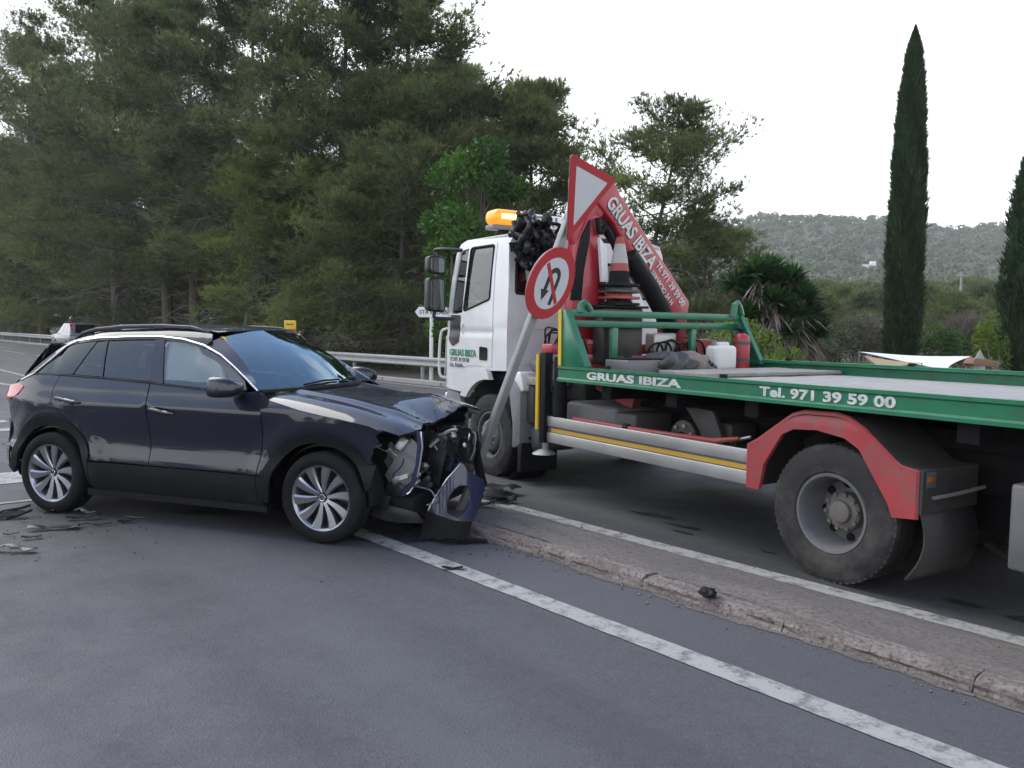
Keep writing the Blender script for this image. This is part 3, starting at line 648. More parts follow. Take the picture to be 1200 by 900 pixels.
    # wing mirror
    mo = empty  # (kept simple: two meshes)
    prof = rnd([(-.125, -.055), (.11, -.075), (.125, .05), (-.10, .075)], .05)
    mb = MB(); c = Vector((1.865, sg * 1.005, 1.115)); nn = 20
    prof = resample(prof, .02); ring = []
    for (dx_, k) in ((-.085, .92), (-.06, 1.0), (0.0, .97), (.05, .82), (.085, .55), (.105, .18)): ring.append([(c.x + dx_ * 1.15, c.y + a * .98 * k, c.z + b * 1.2 * k) for a, b in prof])
    n = len(prof); mb.add([v for r in ring for v in r], [(i * n + j, i * n + (j + 1) % n, (i + 1) * n + (j + 1) % n, (i + 1) * n + j) for i in range(len(ring) - 1) for j in range(n)] + [tuple((len(ring) - 1) * n + j for j in range(n))])
    mi = mb.obj('wing_mirror', P, car, sharp=60)
    MB().add([(c.x - .1, c.y + a * .86, c.z + b * 1.02) for a, b in prof], [tuple(range(n))]).obj('mirror_glass', M['chrome'], mi)
    MB().tube([(1.86, sg * .82, 1.06), (1.87, sg * .89, 1.055), (1.87, sg * .95, 1.065)], [.03, .024, .03], 8).obj('mirror_arm', M['plastic'], mi)
    # tail lamp, rear lower corner
    panel('tail_lamp', rnd([(-.595, .90), (-.40, .965), (-.33, 1.04), (-.42, 1.06), (-.60, 1.035)], .02), side(sg, -.006), M['lamp_red'], car, g=.03, flip=fl)
    panel('rear_bumper_side', [(-.585, .74), (-.525, .535), (-.535, .36), (-.63, .38), (-.66, .55), (-.65, .74)], side(sg), P, car, g=.04, flip=fl)
    MB().box((-.615, sg * (Ys(-.615, .52) - .004), .515), (.09, .03, .018), (0, 0, sg * -.5)).obj('rear_trim_strip', M['chrome'], car)
# roof
def roof_fn(x, y):
    ze = max(zr(x) - .012, zc(x) - .13)
    return (x, y, zc(x) - (zc(x) - ze) * (abs(y) / .57) ** 2.6)
panel('roof', rnd([(-.42, -.44), (-.05, -.56), (.5, -.575), (1.1, -.565), (1.415, -.545), (1.46, -.3), (1.475, 0), (1.46, .3), (1.415, .545), (1.1, .565), (.5, .575), (-.05, .56), (-.42, .44)], 0), roof_fn, M['paint_dark'], car, g=.06)
MB().pxz([(.0, 1.51), (-.13, 1.495), (-.12, 1.565), (-.085, 1.565)], -.02, .02).obj('antenna_fin', M['gloss_black'], car, bevel=.006)
# windscreen
panel('windscreen', [(0, -1), (1, -1), (1, 1), (0, 1)], ws, M['windscreen'], car, g=.08, thick=0, flip=True)
mb = MB(); mb.tube([ws(0, y) for y in np.linspace(-1, 1, 11)], .02, 6); mb.obj('cowl_seal', M['plastic'], car)
for y0, y1 in ((-.55, .05), (.0, .62)):
    a, b = Vector(ws(.03, y0)), Vector(ws(.05, y1)); MB().tube([a + V3(.01, 0, .015), (a + b) / 2 + V3(.02, 0, .03), b + V3(0, 0, .02)], .008, 6).obj('wiper', M['black'], car)
st = MB().box(Vector(ws(.93, -.86)) + V3(-.01, 0, -.01), (.09, .13, .004), (0, .55, 0)).obj('inspection_sticker', M['yellow'], car)
# bonnet, buckled upward in the middle
def hood_fn(x, y):
    k = max(0, min(1, (x - 2.55) / .6)); k = k * k * (3 - 2 * k)
    z = hoodb(x) - .035 * (y / .7) ** 2 - .055 * max(0, (abs(y) - .62) / .18) ** 2
    z += .018 * exp(-((abs(y) - .47) / .05) ** 2) * (1 - .4 * k)                      # power lines
    z += k * (.105 * exp(-((y - .12) / .34) ** 2) - .015 * exp(-((y + .5) / .2) ** 2))
    f = abs(((x * 1.0 + y * .55) * 2.6) % 1 - .5) * 2; z += k * .018 * (f - .5) * exp(-((y + .1) / .6) ** 2)
    z += k * .007 * abs(sin(9 * y + 4 * x)) - .003 * k
    return (x - .05 * k * exp(-((y - .1) / .3) ** 2), y, z)
fr_ = [(3.16, -.79), (3.215, -.70), (3.235, -.60), (3.20, -.50), (3.24, -.38), (3.28, -.22), (3.30, -.05), (3.31, .15), (3.30, .32), (3.26, .5), (3.20, .66), (3.12, .78)]
panel('bonnet', [(2.04, -.80), (2.5, -.815), (2.9, -.805)] + fr_ + [(2.9, .805), (2.5, .815), (2.04, .80), (2.03, .70), (2.14, .45), (2.215, 0), (2.14, -.45), (2.03, -.70)], hood_fn, M['paint_dark'], car, g=.04, thick=.02, back=True)
# rear end
def rear_fn(y, z):
    x = -.80 + .19 * (abs(y) / .76) ** 3.2
    if z > .98: x += (z - .98) * .95 - .10 * max(0, z - 1.12)
    if z < .5: x += (.5 - z) * .35
    return (x + (.03 if .55 < z < .9 else 0) * exp(-((z - .72) / .1) ** 2), y, z)
panel('tailgate', rnd([(-.66, .74), (.66, .74), (.70, 1.08), (-.70, 1.08)], .05), rear_fn, M['paint_dark'], car, g=.07, flip=True)
panel('rear_bumper', rnd([(-.755, .36), (.755, .36), (.77, .735), (-.77, .735)], .04), rear_fn, M['paint_dark'], car, g=.07, flip=True)
panel('rear_window', rnd([(-.64, 1.10), (.64, 1.10), (.54, 1.40), (-.54, 1.40)], .05), rear_fn, M['glass_dark'], car, g=.07, flip=True)
panel('rear_lower_trim', rnd([(-.70, .24), (.70, .24), (.745, .355), (-.745, .355)], .03), rear_fn, M['plastic'], car, g=.07, flip=True)
for sg in (-1, 1): panel('tail_lamp', rnd([(sg * .42, .90), (sg * .755, .905), (sg * .745, 1.04), (sg * .42, 1.0)][::sg], .02), lambda y, z: (rear_fn(y, z)[0] - .012, y, z), M['lamp_red'], car, g=.05, flip=True)
pl = MB().box((-.80, 0, .85), (.012, .52, .11)).obj('number_plate', M['white_plain'], car)
# cabin
MB().bb(-.45, 2.9, -.70, .70, .22, .34).obj('floor_pan', M['black'], car)
MB().bb(-.55, -.40, -.62, .62, .34, .98).obj('boot_wall', M['black'], car)
MB().bb(2.05, 2.12, -.72, .72, .3, 1.02).obj('bulkhead', M['black'], car)
dp = [(1.55, .80), (1.60, 1.0), (1.80, 1.06), (2.10, 1.07), (2.1, .6), (1.7, .55)]
MB().pxz(dp, -.66, .66).obj('dashboard', M['seat'], car, bevel=.02)
for sy in (-.36, .36):
    s_ = MB().pxz(rnd([(.78, .55), (1.35, .60), (1.38, .50), (.75, .40)], .05), sy - .25, sy + .25).obj('front_seat', M['seat'], car, bevel=.03)
    MB().pxz(rnd([(.78, .55), (.95, .55), (.80, 1.12), (.66, 1.12)], .05), sy - .24, sy + .24).obj('seat_back', M['seat'], s_, bevel=.03)
    MB().pxz(rnd([(.62, 1.16), (.73, 1.16), (.71, 1.33), (.63, 1.33)], .03), sy - .13, sy + .13).obj('head_rest', M['seat'], s_, bevel=.02)
MB().pxz(rnd([(-.25, .5), (.25, .5), (.05, .62), (-.1, 1.15), (-.22, 1.15)], .05), -.6, .6).obj('rear_bench', M['seat'], car, bevel=.03)
mb = MB(); ct = Vector((1.50, .36, 1.0)); ax = V3(-.85, 0, .52)
e1 = V3(0, 1, 0); e2 = ax.normalized().cross(e1)
mb.tube([ct + (e1 * cos(t) + e2 * sin(t)) * .18 for t in np.linspace(0, 2 * pi, 25)], .015, 6, caps=False); sw = mb.obj('steering_wheel', M['seat'], car)
# deployed curtain airbag behind the front side windows
for sg in (-1, 1):
    panel('curtain_airbag', rnd([(.95, 1.14), (.95, 1.43), (1.2, 1.43), (1.45, 1.30), (1.62, 1.20), (1.66, 1.12)], .04), lambda x, z, sg=sg: (x, sg * (Ys(x, z) - .075 - .03 * sin(x * 22)), z), M['airbag'], car, g=.05, thick=.02, back=True, flip=sg > 0)
# wheels
def tyre_prof(R, w_, rr): 
    h = w_ / 2
    return [(rr, -h * .80), (rr + .012, -h * .95), (rr + (R - rr) * .45, -h), (R - .022, -h * .93), (R - .006, -h * .80), (R, -h * .62), (R, -h * .32), (R - .006, -h * .30), (R - .006, -h * .26), (R, -h * .24), (R, h * .24), (R - .006, h * .26), (R - .006, h * .30), (R, h * .32), (R, h * .62), (R - .006, h * .80), (R - .022, h * .93), (rr + (R - rr) * .45, h), (rr + .012, h * .95), (rr, h * .80)]
def car_wheel(x, sg, steer=0.0):
    wh = bpy.data.objects.new('wheel', None); link(wh, car); wh.location = (x, sg * .795, .334); wh.rotation_euler = (0, 0, steer)
    A = axis_y((0, 0, 0), sg)     # local +Z -> outward
    MB().lathe(tyre_prof(.334, .215, .236), A, 56).obj('tyre', M['rubber'], wh, sharp=50)
    rim = MB().lathe([(.234, -.09), (.226, -.06), (.212, .02), (.220, .075), (.232, .088), (.243, .092), (.245, .084)], A, 56).obj('rim', M['alloy'], wh, sharp=40)
    MB().lathe([(.0, -.005), (.21, -.005), (.21, -.03)], A, 40).obj('brake_disc', M['alloy_dark'], wh)
    for i in range(10):
        th = 2 * pi * i / 10 + .1; R_ = A @ Matrix.Rotation(th, 4, 'Z'); mb = MB()
        st_ = [(.035, .017, .058, 0), (.07, .017, .064, .004), (.12, .025, .070, .010), (.18, .034, .077, .010), (.226, .040, .084, .004)]
        vs = []; fs = []
        for (r, hw, z, sk) in st_: vs += [(r, sk - hw, z - .004), (r, sk - hw * .55, z + .004), (r, sk + hw * .9, z), (r, sk + hw, z - .03), (r, sk - hw, z - .03)]
        for k in range(len(st_) - 1):
            for j in range(5): fs.append((k * 5 + j, k * 5 + (j + 1) % 5, (k + 1) * 5 + (j + 1) % 5, (k + 1) * 5 + j))
        fs += [(0, 1, 2, 3, 4), (24, 23, 22, 21, 20)]
        mb.add([R_ @ Vector(v) for v in vs], fs); mb.obj('spoke', M['alloy'], rim, sharp=20)
    hub = MB().lathe([(0, .068), (.026, .068), (.03, .064), (.031, .05)], A, 24).obj('hub_cap', M['alloy_dark'], rim)
    MB().lathe([(.020, .0695), (.024, .0705), (.026, .069)], A, 24).obj('emblem_ring', M['chrome'], rim)
    mb = MB()
    for sx in (-1, 1): mb.bb(-.002, .002, -.011, .011, .068, .0702, A @ Matrix.Translation((sx * .007, 0, 0)) @ Matrix.Rotation(sx * .42, 4, 'Z'))
    mb.obj('emblem', M['chrome'], rim)
    for i in range(5):
        th = 2 * pi * i / 5 + .4; MB().lathe([(0, .056), (.008, .056), (.008, .04)], A @ Matrix.Translation((.043 * cos(th), .043 * sin(th), 0)), 8).obj('wheel_bolt', M['alloy_dark'], rim)
    MB().lathe([(.39, -.16), (.39, .02), (.375, .05)], axis_y((0, 0, 0), sg), 26, a0=-.1, a1=pi + .1).obj('arch_liner', M['black'], wh)
for x, sg in ((0, -1), (0, 1), (2.575, -1), (2.575, 1)): car_wheel(x, sg)
# ---- smashed front: what shows of the engine bay
def cy(px, py, y): return car_y(px, py, y)
def pxpanel(name, pts, y, mat, bulge=.03, thick=.012, holes=(), lean=0.0, g=.03):
    q = [cy(a, b, y) for a, b in pts]; o2 = [(v.x, v.z) for v in q]; hh = [[(cy(a, b, y).x, cy(a, b, y).z) for a, b in h_] for h_ in holes]
    xs = [a for a, b in o2]; zs = [b for a, b in o2]; cx_, cz_ = sum(xs) / len(xs), sum(zs) / len(zs); rx = (max(xs) - min(xs)) / 2 + .01; rz_ = (max(zs) - min(zs)) / 2 + .01
    fn = lambda x, z: (x, y + lean * (x - cx_) - bulge * (1 - ((x - cx_) / rx) ** 2 * .6 - ((z - cz_) / rz_) ** 2 * .4), z)
    return panel(name, o2, fn, mat, car, holes=hh, g=g, thick=thick, back=True)
rg = random.Random(11)
pxpanel('inner_wing_plate', [(412, 531), (424, 528), (437, 540), (443, 558), (442, 586), (434, 574), (424, 555)], -.66, M['metal_bare'], .04, holes=[[(420, 537), (430, 534), (435, 545), (431, 551), (422, 547)]])
pxpanel('headlamp_housing', [(452, 556), (464, 541), (468, 527), (484, 517), (492, 520), (490, 545), (486, 562), (474, 572), (462, 570)], -.55, M['grey_plastic'], .06)
pxpanel('lamp_trim', [(489, 505), (496, 506), (497, 524), (494, 545), (490, 561), (482, 577), (472, 582), (470, 578), (482, 566), (488, 545), (490, 524)], -.70, M['panel_blue'], .02)
MB().tube([cy(a, b, -.725) for a, b in ((493, 506), (495, 524), (492, 545), (489, 559))], .006, 6).obj('bright_strip', M['chrome'], car)
MB().tube([cy(a, b, -.725) for a, b in ((484, 571), (480, 577), (477, 579))], .006, 6).obj('bright_strip', M['chrome'], car)
pxpanel('housing_label', [(467, 558), (477, 555), (478, 560), (468, 563)], -.618, M['white_plain'], .002, thick=.002)
pxpanel('headlamp_bracket', [(455, 565), (470, 560), (476, 572), (468, 585), (452, 580)], -.58, M['dark_plastic2'], .03)
pxpanel('bent_crossmember', [(537, 497), (541, 500), (536, 530), (528, 552), (522, 550), (528, 524)], -.15, M['panel_blue'], .01, lean=.3)
pxpanel('radiator_end', [(505, 520), (520, 512), (524, 530), (515, 570), (503, 560)], -.30, M['dark_plastic2'], .03)
pxpanel('engine_cover', [(480, 512), (515, 506), (522, 520), (495, 528)], -.2, M['dark_plastic2'], .04)
pxpanel('air_box', [(440, 508), (462, 505), (465, 522), (445, 528)], -.45, M['grease'], .05)
MB().tube([cy(453, 505, -.45), cy(452, 515, -.45), cy(453, 530, -.45)], [.045, .03, .045], 10).obj('strut_top', M['metal_bare'], car)
pxpanel('lower_tray', [(430, 596), (455, 590), (490, 600), (497, 612), (470, 612), (440, 606)], -.62, M['dark_plastic2'], .04)
pxpanel('lower_bracket', [(442, 590), (452, 578), (460, 582), (455, 597), (446, 598)], -.63, M['plastic'], .04)
pxpanel('crumpled_shroud', [(533, 520), (550, 508), (560, 525), (556, 548), (545, 560), (535, 548)], .05, M['dark_plastic2'], .06)
pxpanel('crash_beam', [(500, 560), (540, 540), (556, 545), (552, 556), (520, 572), (503, 572)], -.1, M['grease'], .03)
pxpanel('front_panel_scrap', [(560, 505), (566, 540), (572, 568), (562, 575), (556, 540)], .1, M['black'], .03)
MB().bb(2.75, 3.10, -.55, .6, .22, .78).obj('engine_block', M['black'], car, bevel=.03)
MB().bb(2.95, 3.18, -.62, .62, .18, .34).obj('subframe', M['black'], car, bevel=.02)
for k in range(16):      # gearbox / lamp castings, light grey and faceted
    px_, py_ = rg.uniform(457, 490), rg.uniform(515, 566); c = cy(px_, py_, rg.uniform(-.60, -.50)); s_ = rg.uniform(.04, .085)
    MB().box(c, (s_ * rg.uniform(.7, 1.4), s_ * .6, s_ * rg.uniform(.7, 1.5)), (rg.uniform(-.5, .5), rg.uniform(-.8, .8), rg.uniform(-.5, .5))).obj('casting', M[rg.choice(['casting_grey', 'casting_grey', 'metal_bare', 'dark_plastic2'])], car, bevel=.010)
for k in range(5): MB().lathe([(0, .03), (.018, .03), (.022, .02), (.022, -.02), (0, -.02)], Matrix.Translation(cy(rg.uniform(455, 520), rg.uniform(510, 575), -.6)) @ Matrix.Rotation(rg.uniform(1, 2), 4, 'X'), 12).obj('connector', M['dark_plastic2'], car)
for k in range(40):      # torn flakes of skin, shroud and liner
    px_, py_ = rg.uniform(436, 556), rg.uniform(498, 592)
    if px_ > 490 and py_ > 540: px_ -= 48
    y_ = rg.uniform(-.62, -.35) if px_ < 495 else rg.uniform(-.3, .25); n_ = rg.randint(4, 7); r_ = rg.uniform(4, 11)
    pxpanel('torn_flake', [(px_ + r_ * rg.uniform(.5, 1.2) * cos(6.283 * i / n_ + .3), py_ + 1.3 * r_ * rg.uniform(.4, 1.2) * sin(6.283 * i / n_ + .3)) for i in range(n_)], y_, M[rg.choice(['black', 'dark_plastic2', 'dark_plastic2', 'plastic', 'panel_blue', 'metal_bare', 'casting_grey'])], rg.uniform(-.03, .05), thick=.006, lean=rg.uniform(-.9, .9), g=.05)
for k in range(9): MB().tube([cy(505 + k * 2.3, 516 - k * .8, -.28), cy(500 + k * 2.3, 556 - k * 1.2, -.28)], .004, 5).obj('radiator_fin', M['metal_bare'], car)
def scrap(name, n, reg, mat, szs):
    for _ in range(n):
        px_, py_ = rg.uniform(reg[0], reg[1]), rg.uniform(reg[2], reg[3]); y = rg.uniform(-.55, .25)
        if px_ > 494 and py_ > 538: px_ -= 40; py_ -= 15
        c = cy(px_, py_, y); s_ = rg.choice(szs)
        m_ = MB().box(c, (s_ * rg.uniform(.5, 1.6), s_ * rg.uniform(.4, 1.2), s_ * rg.uniform(.2, .9)), (rg.uniform(-1, 1), rg.uniform(-1, 1), rg.uniform(0, 3)))
        m_.obj(name, M[mat], car, bevel=.004, seg=1)
scrap('broken_bracket', 26, (445, 530, 500, 585), 'dark_plastic2', [.04, .06, .09])
scrap('torn_metal', 34, (448, 552, 500, 582), 'metal_bare', [.02, .03, .05])
scrap('broken_clip', 14, (450, 540, 505, 580), 'grey_plastic', [.02, .035, .05])
scrap('broken_bracket', 8, (500, 545, 555, 575), 'plastic', [.04, .06])
for _ in range(34):
    wx_ = rg.uniform(425, 548); p0 = cy(wx_, rg.uniform(495, 575 if wx_ < 485 else 530), rg.uniform(-.6, -.2) if wx_ < 485 else rg.uniform(-.35, .2)); pts = [p0]; d_ = Vector((rg.uniform(-1, 1), rg.uniform(-.6, .3), rg.uniform(-1, .6))).normalized()
    for k in range(6):
        d_ = (d_ + Vector((rg.uniform(-.7, .7), rg.uniform(-.4, .4), rg.uniform(-.8, .4)))).normalized(); q = pts[-1] + d_ * rg.uniform(.03, .07); q.z = max(q.z, .05); q.x = min(q.x, 3.5); pts.append(q)
    MB().ctube(pts, rg.choice([.003, .004, .005, .010, .013]), 6, 3).obj(rg.choice(['wire', 'hose']), M[rg.choice(['black', 'black', 'grease', 'grey_plastic'])], car)
MB().ctube([cy(a, b, -.62) for a, b in ((425, 512), (450, 528), (470, 530), (488, 541))], .005, 6).obj('wire', M['grey_plastic'], car)
MB().ctube([cy(a, b, -.55) for a, b in ((488, 570), (505, 575), (510, 588), (500, 592))], .006, 6).obj('wire', M['grey_plastic'], car)

# ================================================================== TORN BUMPER CORNER leaning on the post
bc = empty('broken_bumper_corner', (gnd(492, 636).x, gnd(492, 636).y, .006), 0, 'torn off midnight blue bumper corner with lamp hole, stood against the sign post', 'bumper piece')
K = .00625
bpx = lambda pts: [((a - 490) * K, (636 - b) * K) for a, b in pts]
def bc_fn(a, b): return (a, .16 * a + .13 * b - .10 * sin(pi * max(0, min(1, a / .48))) + .05, b)
ol = bpx([(489, 636), (492, 618), (498, 601), (507, 583), (516, 569), (526, 555), (535, 543), (540, 546), (544, 554), (553, 559), (563, 566), (565, 574), (563, 584), (558, 600), (552, 614), (547, 628), (543, 635), (532, 633), (520, 635), (505, 632)])
hl = bpx([(524, 581), (529, 574), (536, 570), (546, 571), (548.5, 578), (547, 590), (542, 601), (535, 609), (526, 606), (520, 601), (521, 592)])
up_ = panel('painted_skin', [p for p in ol if p[1] > .17] + bpx([(552, 613), (541, 612), (530, 610), (515, 606)]), bc_fn, M['panel_blue'], bc, holes=[hl], g=.025, thick=.02, back=True)
panel('black_lower_lip', bpx([(489, 636), (492, 618), (498, 602), (515, 607), (530, 611), (541, 613), (551, 614), (547, 628), (543, 635), (532, 633), (520, 635), (505, 632)]), lambda a, b: (bc_fn(a, b)[0], bc_fn(a, b)[1] + .006, b), M['black'], bc, g=.03, thick=.02, back=True)
MB().tube([Vector(bc_fn(*p)) + V3(0, -.006, 0) for p in bpx([(498.5, 601), (507, 584), (515, 571), (520, 563), (529, 553), (536, 545)])], .0075, 8).obj('bright_strip', M['chrome'], bc)
MB().tube([Vector(bc_fn(*p)) + V3(0, -.004, 0) for p in hl + hl[:1]], .006, 6, caps=False).obj('hole_lip', M['panel_blue'], bc)
MB().tube([Vector(bc_fn(*p)) + V3(0, .03, 0) for p in bpx([(500, 634), (516, 628), (530, 631), (541, 634)])], .012, 6).obj('lower_edge', M['plastic'], bc)
rg = random.Random(3)
# ================================================================== TOW TRUCK
trk = empty('tow_truck', (TRK[0], TRK[1], 0), TRK[2], 'white cab recovery truck with green flat bed, red folded crane and red mudguards', 'tow truck')
X = lambda px, py, v: (lambda q: (q.x, q.z))(trk_v(px, py, v))
U = lambda px, py, u: (lambda q: (q.y, q.z))(trk_u(px, py, u))
for sg in (-1, 1): MB().bb(-2.6, 5.0, sg * .42 - .04, sg * .42 + .04, .60, .86).obj('chassis_rail', M['black'], trk)
for x in (-2.4, -1.3, .9, 1.9, 2.9): MB().bb(x - .05, x + .05, -.38, .38, .64, .82).obj('cross_member', M['black'], trk)
for x in (-1.6, -.8, .7, 1.5, 2.3): MB().bb(x - .06, x + .06, -1.1, 1.1, .98, 1.09).obj('bed_bearer', M['black'], trk)
for sg in (-1, 1): MB().bb(-3.0, 2.86, sg * .48 - .05, sg * .48 + .05, .87, .975).obj('subframe_rail', M['black'], trk)
# ---- cab
def cab_y(x, z):
    y = 1.09 - .012 * max(0, (z - 1.45)) - .055 * max(0, z - 1.7) ** 2
    if z > 2.42: y -= .9 * (z - 2.42) ** 2
    if x > 5.05: y -= .55 * (x - 5.05) ** 2
    y -= .010 * exp(-((z - 1.55) / .03) ** 2)
    return y
cs = lambda sg, rec=0.0: (lambda x, z: (x, sg * (cab_y(x, z) - rec), z))
arch = [(4.28 + .64 * cos(radians(a)), .47 + .66 * sin(radians(a))) for a in range(36, 93, 8)]
door = rnd([(4.245, 1.165), (4.235, 2.515), (4.98, 2.525), (5.075, 2.44), (5.20, 1.95), (5.315, 1.50), (5.33, 1.14), (4.88, 1.14), (4.70, 1.17)], [.02, .05, .04, .03, 0, 0, .03, 0, 0])
win = rnd([(4.31, 1.895), (4.285, 2.475), (4.775, 2.478), (4.868, 1.775)], .035)
qwin = rnd([(4.905, 1.745), (4.83, 2.478), (4.985, 2.465), (5.045, 2.405), (5.175, 1.745)], .02)
for sg in (1, -1):
    fl = sg > 0
    shell = panel('cab_side', [(3.955, 1.14), (3.95, 2.44), (3.96, 2.54), (4.1, 2.575), (4.95, 2.58), (5.06, 2.545), (5.13, 2.44), (5.30, 1.85), (5.41, 1.40), (5.44, 1.05), (5.43, .88), (4.98, .86)] + arch, cs(sg, .006), M['white'], trk, holes=[rnd([(4.26, 1.85), (4.25, 2.50), (5.0, 2.505), (5.2, 1.72)], .02)], g=.06, flip=fl)
    dr = panel('cab_door', door, cs(sg), M['white'], trk, holes=[win, qwin], g=.05, thick=.03, flip=fl)
    panel('door_window', win, cs(sg, .016), M['glass_cab'], trk, g=.08, thick=0, flip=fl)
    panel('quarter_window', qwin, cs(sg, .016), M['glass_dark'], trk, g=.08, thick=0, flip=fl)
    MB().tube([Vector(cs(sg, -.002)(*p)) for p in win + win[:1]], .012, 6, caps=False).obj('window_seal', M['plastic'], dr)
    panel('door_corner_trim', rnd([(4.965, 1.42), (4.93, 1.73), (5.185, 1.735), (5.245, 1.44), (5.12, 1.37)], .03), cs(sg, -.005), M['dark_plastic2'], dr, g=.06, flip=fl)
    panel('door_handle', rnd([(4.33, 1.235), (4.33, 1.375), (4.50, 1.385), (4.50, 1.235)], .025), cs(sg, -.006), M['gloss_black'], dr, g=.06, flip=fl)
    # wheel arch lip and lower front corner
    panel('arch_lip', [(4.28 + r * cos(radians(a)), .45 + r * sin(radians(a))) for r, rng_ in ((.70, range(32, 95, 7)), (.585, range(94, 31, -7))) for a in rng_], cs(sg, -.035), M['white'], trk, g=.05, thick=.06, flip=fl)
    panel('corner_step', rnd([(5.43, .45), (5.43, .865), (5.0, .845), (4.85, .60), (4.85, .45)], .03), cs(sg, .02), M['grey_plastic'], trk, g=.08, thick=.05, flip=fl)
    # mirrors on arms
    ya, yb = (trk_u(501, 330, 5.33).y, trk_u(523, 330, 5.33).y) if sg > 0 else (-1.37, -1.13)
    y0, y1 = (yb + .02, ya) if sg > 0 else (-1.40, -1.15)
    for nm_, z0, z1 in (('wide_mirror', 2.20, 2.42), ('main_mirror', 1.76, 2.17)):
        mh = MB().pyz(rnd([(y0, z0), (y1, z0 + .02), (y1, z1), (y0, z1)], .05), 5.30, 5.42).obj(nm_, M['dark_plastic2'], trk, bevel=.02)
        MB().pyz(rnd([(y0 + .025, z0 + .025), (y1 - .025, z0 + .04), (y1 - .025, z1 - .025), (y0 + .025, z1 - .025)], .04), 5.296, 5.302).obj('mirror_glass', M['mirror'], mh)
    MB().ctube([(5.36, (y0 + y1) / 2, 2.42), (5.36, (y0 + y1) / 2, 2.49), (5.2, sg * 1.15, 2.49), (5.0, sg * 1.03, 2.47)], .022, 8).obj('mirror_arm', M['dark_plastic2'], trk)
    MB().ctube([(5.36, (y0 + y1) / 2, 1.78), (5.36, (y0 + y1) / 2, 1.70), (5.25, sg * 1.1, 1.69), (5.1, sg * 1.07, 1.69)], .022, 8).obj('mirror_arm', M['dark_plastic2'], trk)
    MB().ctube([(5.42, sg * 1.00, 1.58), (5.49, sg * 1.05, 1.5), (5.50, sg * 1.06, 1.05), (5.43, sg * 1.0, .98)], .017, 8).obj('grab_handle', M['white'], trk)
    MB().box((5.47, sg * .78, .72), (.06, .42, .18)).obj('headlamp', M['lamp_clear'], trk, bevel=.02)
def roof_c(x, y): return (x, y, 2.568 + .075 * (1 - (abs(y) / 1.02) ** 4) - (.35 * max(0, x - 4.75) ** 2) - (.5 * max(0, 4.1 - x) ** 2))
panel('cab_roof', rnd([(3.94, -1.03), (5.11, -1.0), (5.16, -.5), (5.17, 0), (5.16, .5), (5.11, 1.0), (3.94, 1.03)], .03), roof_c, M['white'], trk, g=.08, thick=.03)
def wsc(y, z): return (5.155 + (2.47 - z) * .285 + .06 * (1 - y * y), y, z)
panel('cab_windscreen', rnd([(-.99, 1.52), (.99, 1.52), (.95, 2.47), (-.95, 2.47)], .06), wsc, M['glass_cab'], trk, g=.12, thick=0)
panel('cab_front', rnd([(-1.02, .95), (1.02, .95), (1.0, 1.50), (-1.0, 1.50)], .04), lambda y, z: (5.45 + .03 * (1 - y * y), y, z), M['white'], trk, g=.12)
for k in range(4): MB().bb(5.47, 5.50, -.6, .6, 1.02 + k * .09, 1.07 + k * .09).obj('grille_slat', M['plastic'], trk)
MB().bb(5.36, 5.55, -1.03, 1.03, .48, .62).obj('front_bumper', M['grey_plastic'], trk, bevel=.03)
rw = [rnd([(s_ * .98, 1.95), (s_ * .98, 2.30), (s_ * .2, 2.32), (s_ * .2, 1.95)], .03) for s_ in (1, -1)]
panel('cab_rear_wall', rnd([(-1.07, 1.10), (1.07, 1.10), (1.07, 2.45), (1.02, 2.55), (-1.02, 2.55), (-1.07, 2.45)], .03), lambda y, z: (3.955, y, z), M['white'], trk, holes=rw, g=.15, flip=True)
for h in rw:
    panel('rear_window', h, lambda y, z: (3.962, y, z), M['glass_dark'], trk, g=.15, thick=0, flip=True)
    MB().tube([(3.952, a, b) for a, b in h + h[:1]], .014, 6, caps=False).obj('window_seal', M['plastic'], trk)
for za, zb in ((1.2, 1.5), (1.58, 1.86)): panel('wall_pressing', rnd([(.30, za), (.98, za), (.98, zb), (.30, zb)], .05), lambda y, z: (3.948, y, z), M['white'], trk, g=.2, thick=.006, flip=True)
MB().bb(4.0, 5.3, -1.0, 1.0, 1.02, 1.08).obj('cab_floor', M['black'], trk)
MB().bb(3.7, 5.25, -.72, .72, .42, 1.015).obj('engine', M['black'], trk)
for sy in (.55, -.55):
    s_ = MB().bb(4.1, 4.6, sy - .26, sy + .26, 1.35, 1.5).obj('cab_seat', M['seat'], trk, bevel=.03)
    MB().bb(4.05, 4.2, sy - .25, sy + .25, 1.5, 2.1).obj('seat_back', M['seat'], s_, bevel=.03); MB().bb(4.06, 4.17, sy - .14, sy + .14, 2.13, 2.32).obj('head_rest', M['grey_plastic'], s_, bevel=.02)
MB().pxz([(5.0, 1.2), (4.95, 1.58), (5.3, 1.60), (5.38, 1.2)], -.98, .98).obj('cab_dashboard', M['seat'], trk, bevel=.02)
mb = MB(); mb.tube([Vector((4.85, .55, 1.68)) + (V3(0, 1, 0) * cos(t) + V3(.5, 0, .85) * sin(t)) * .21 for t in np.linspace(0, 2 * pi, 25)], .015, 6, caps=False); mb.obj('steering_wheel', M['seat'], trk)
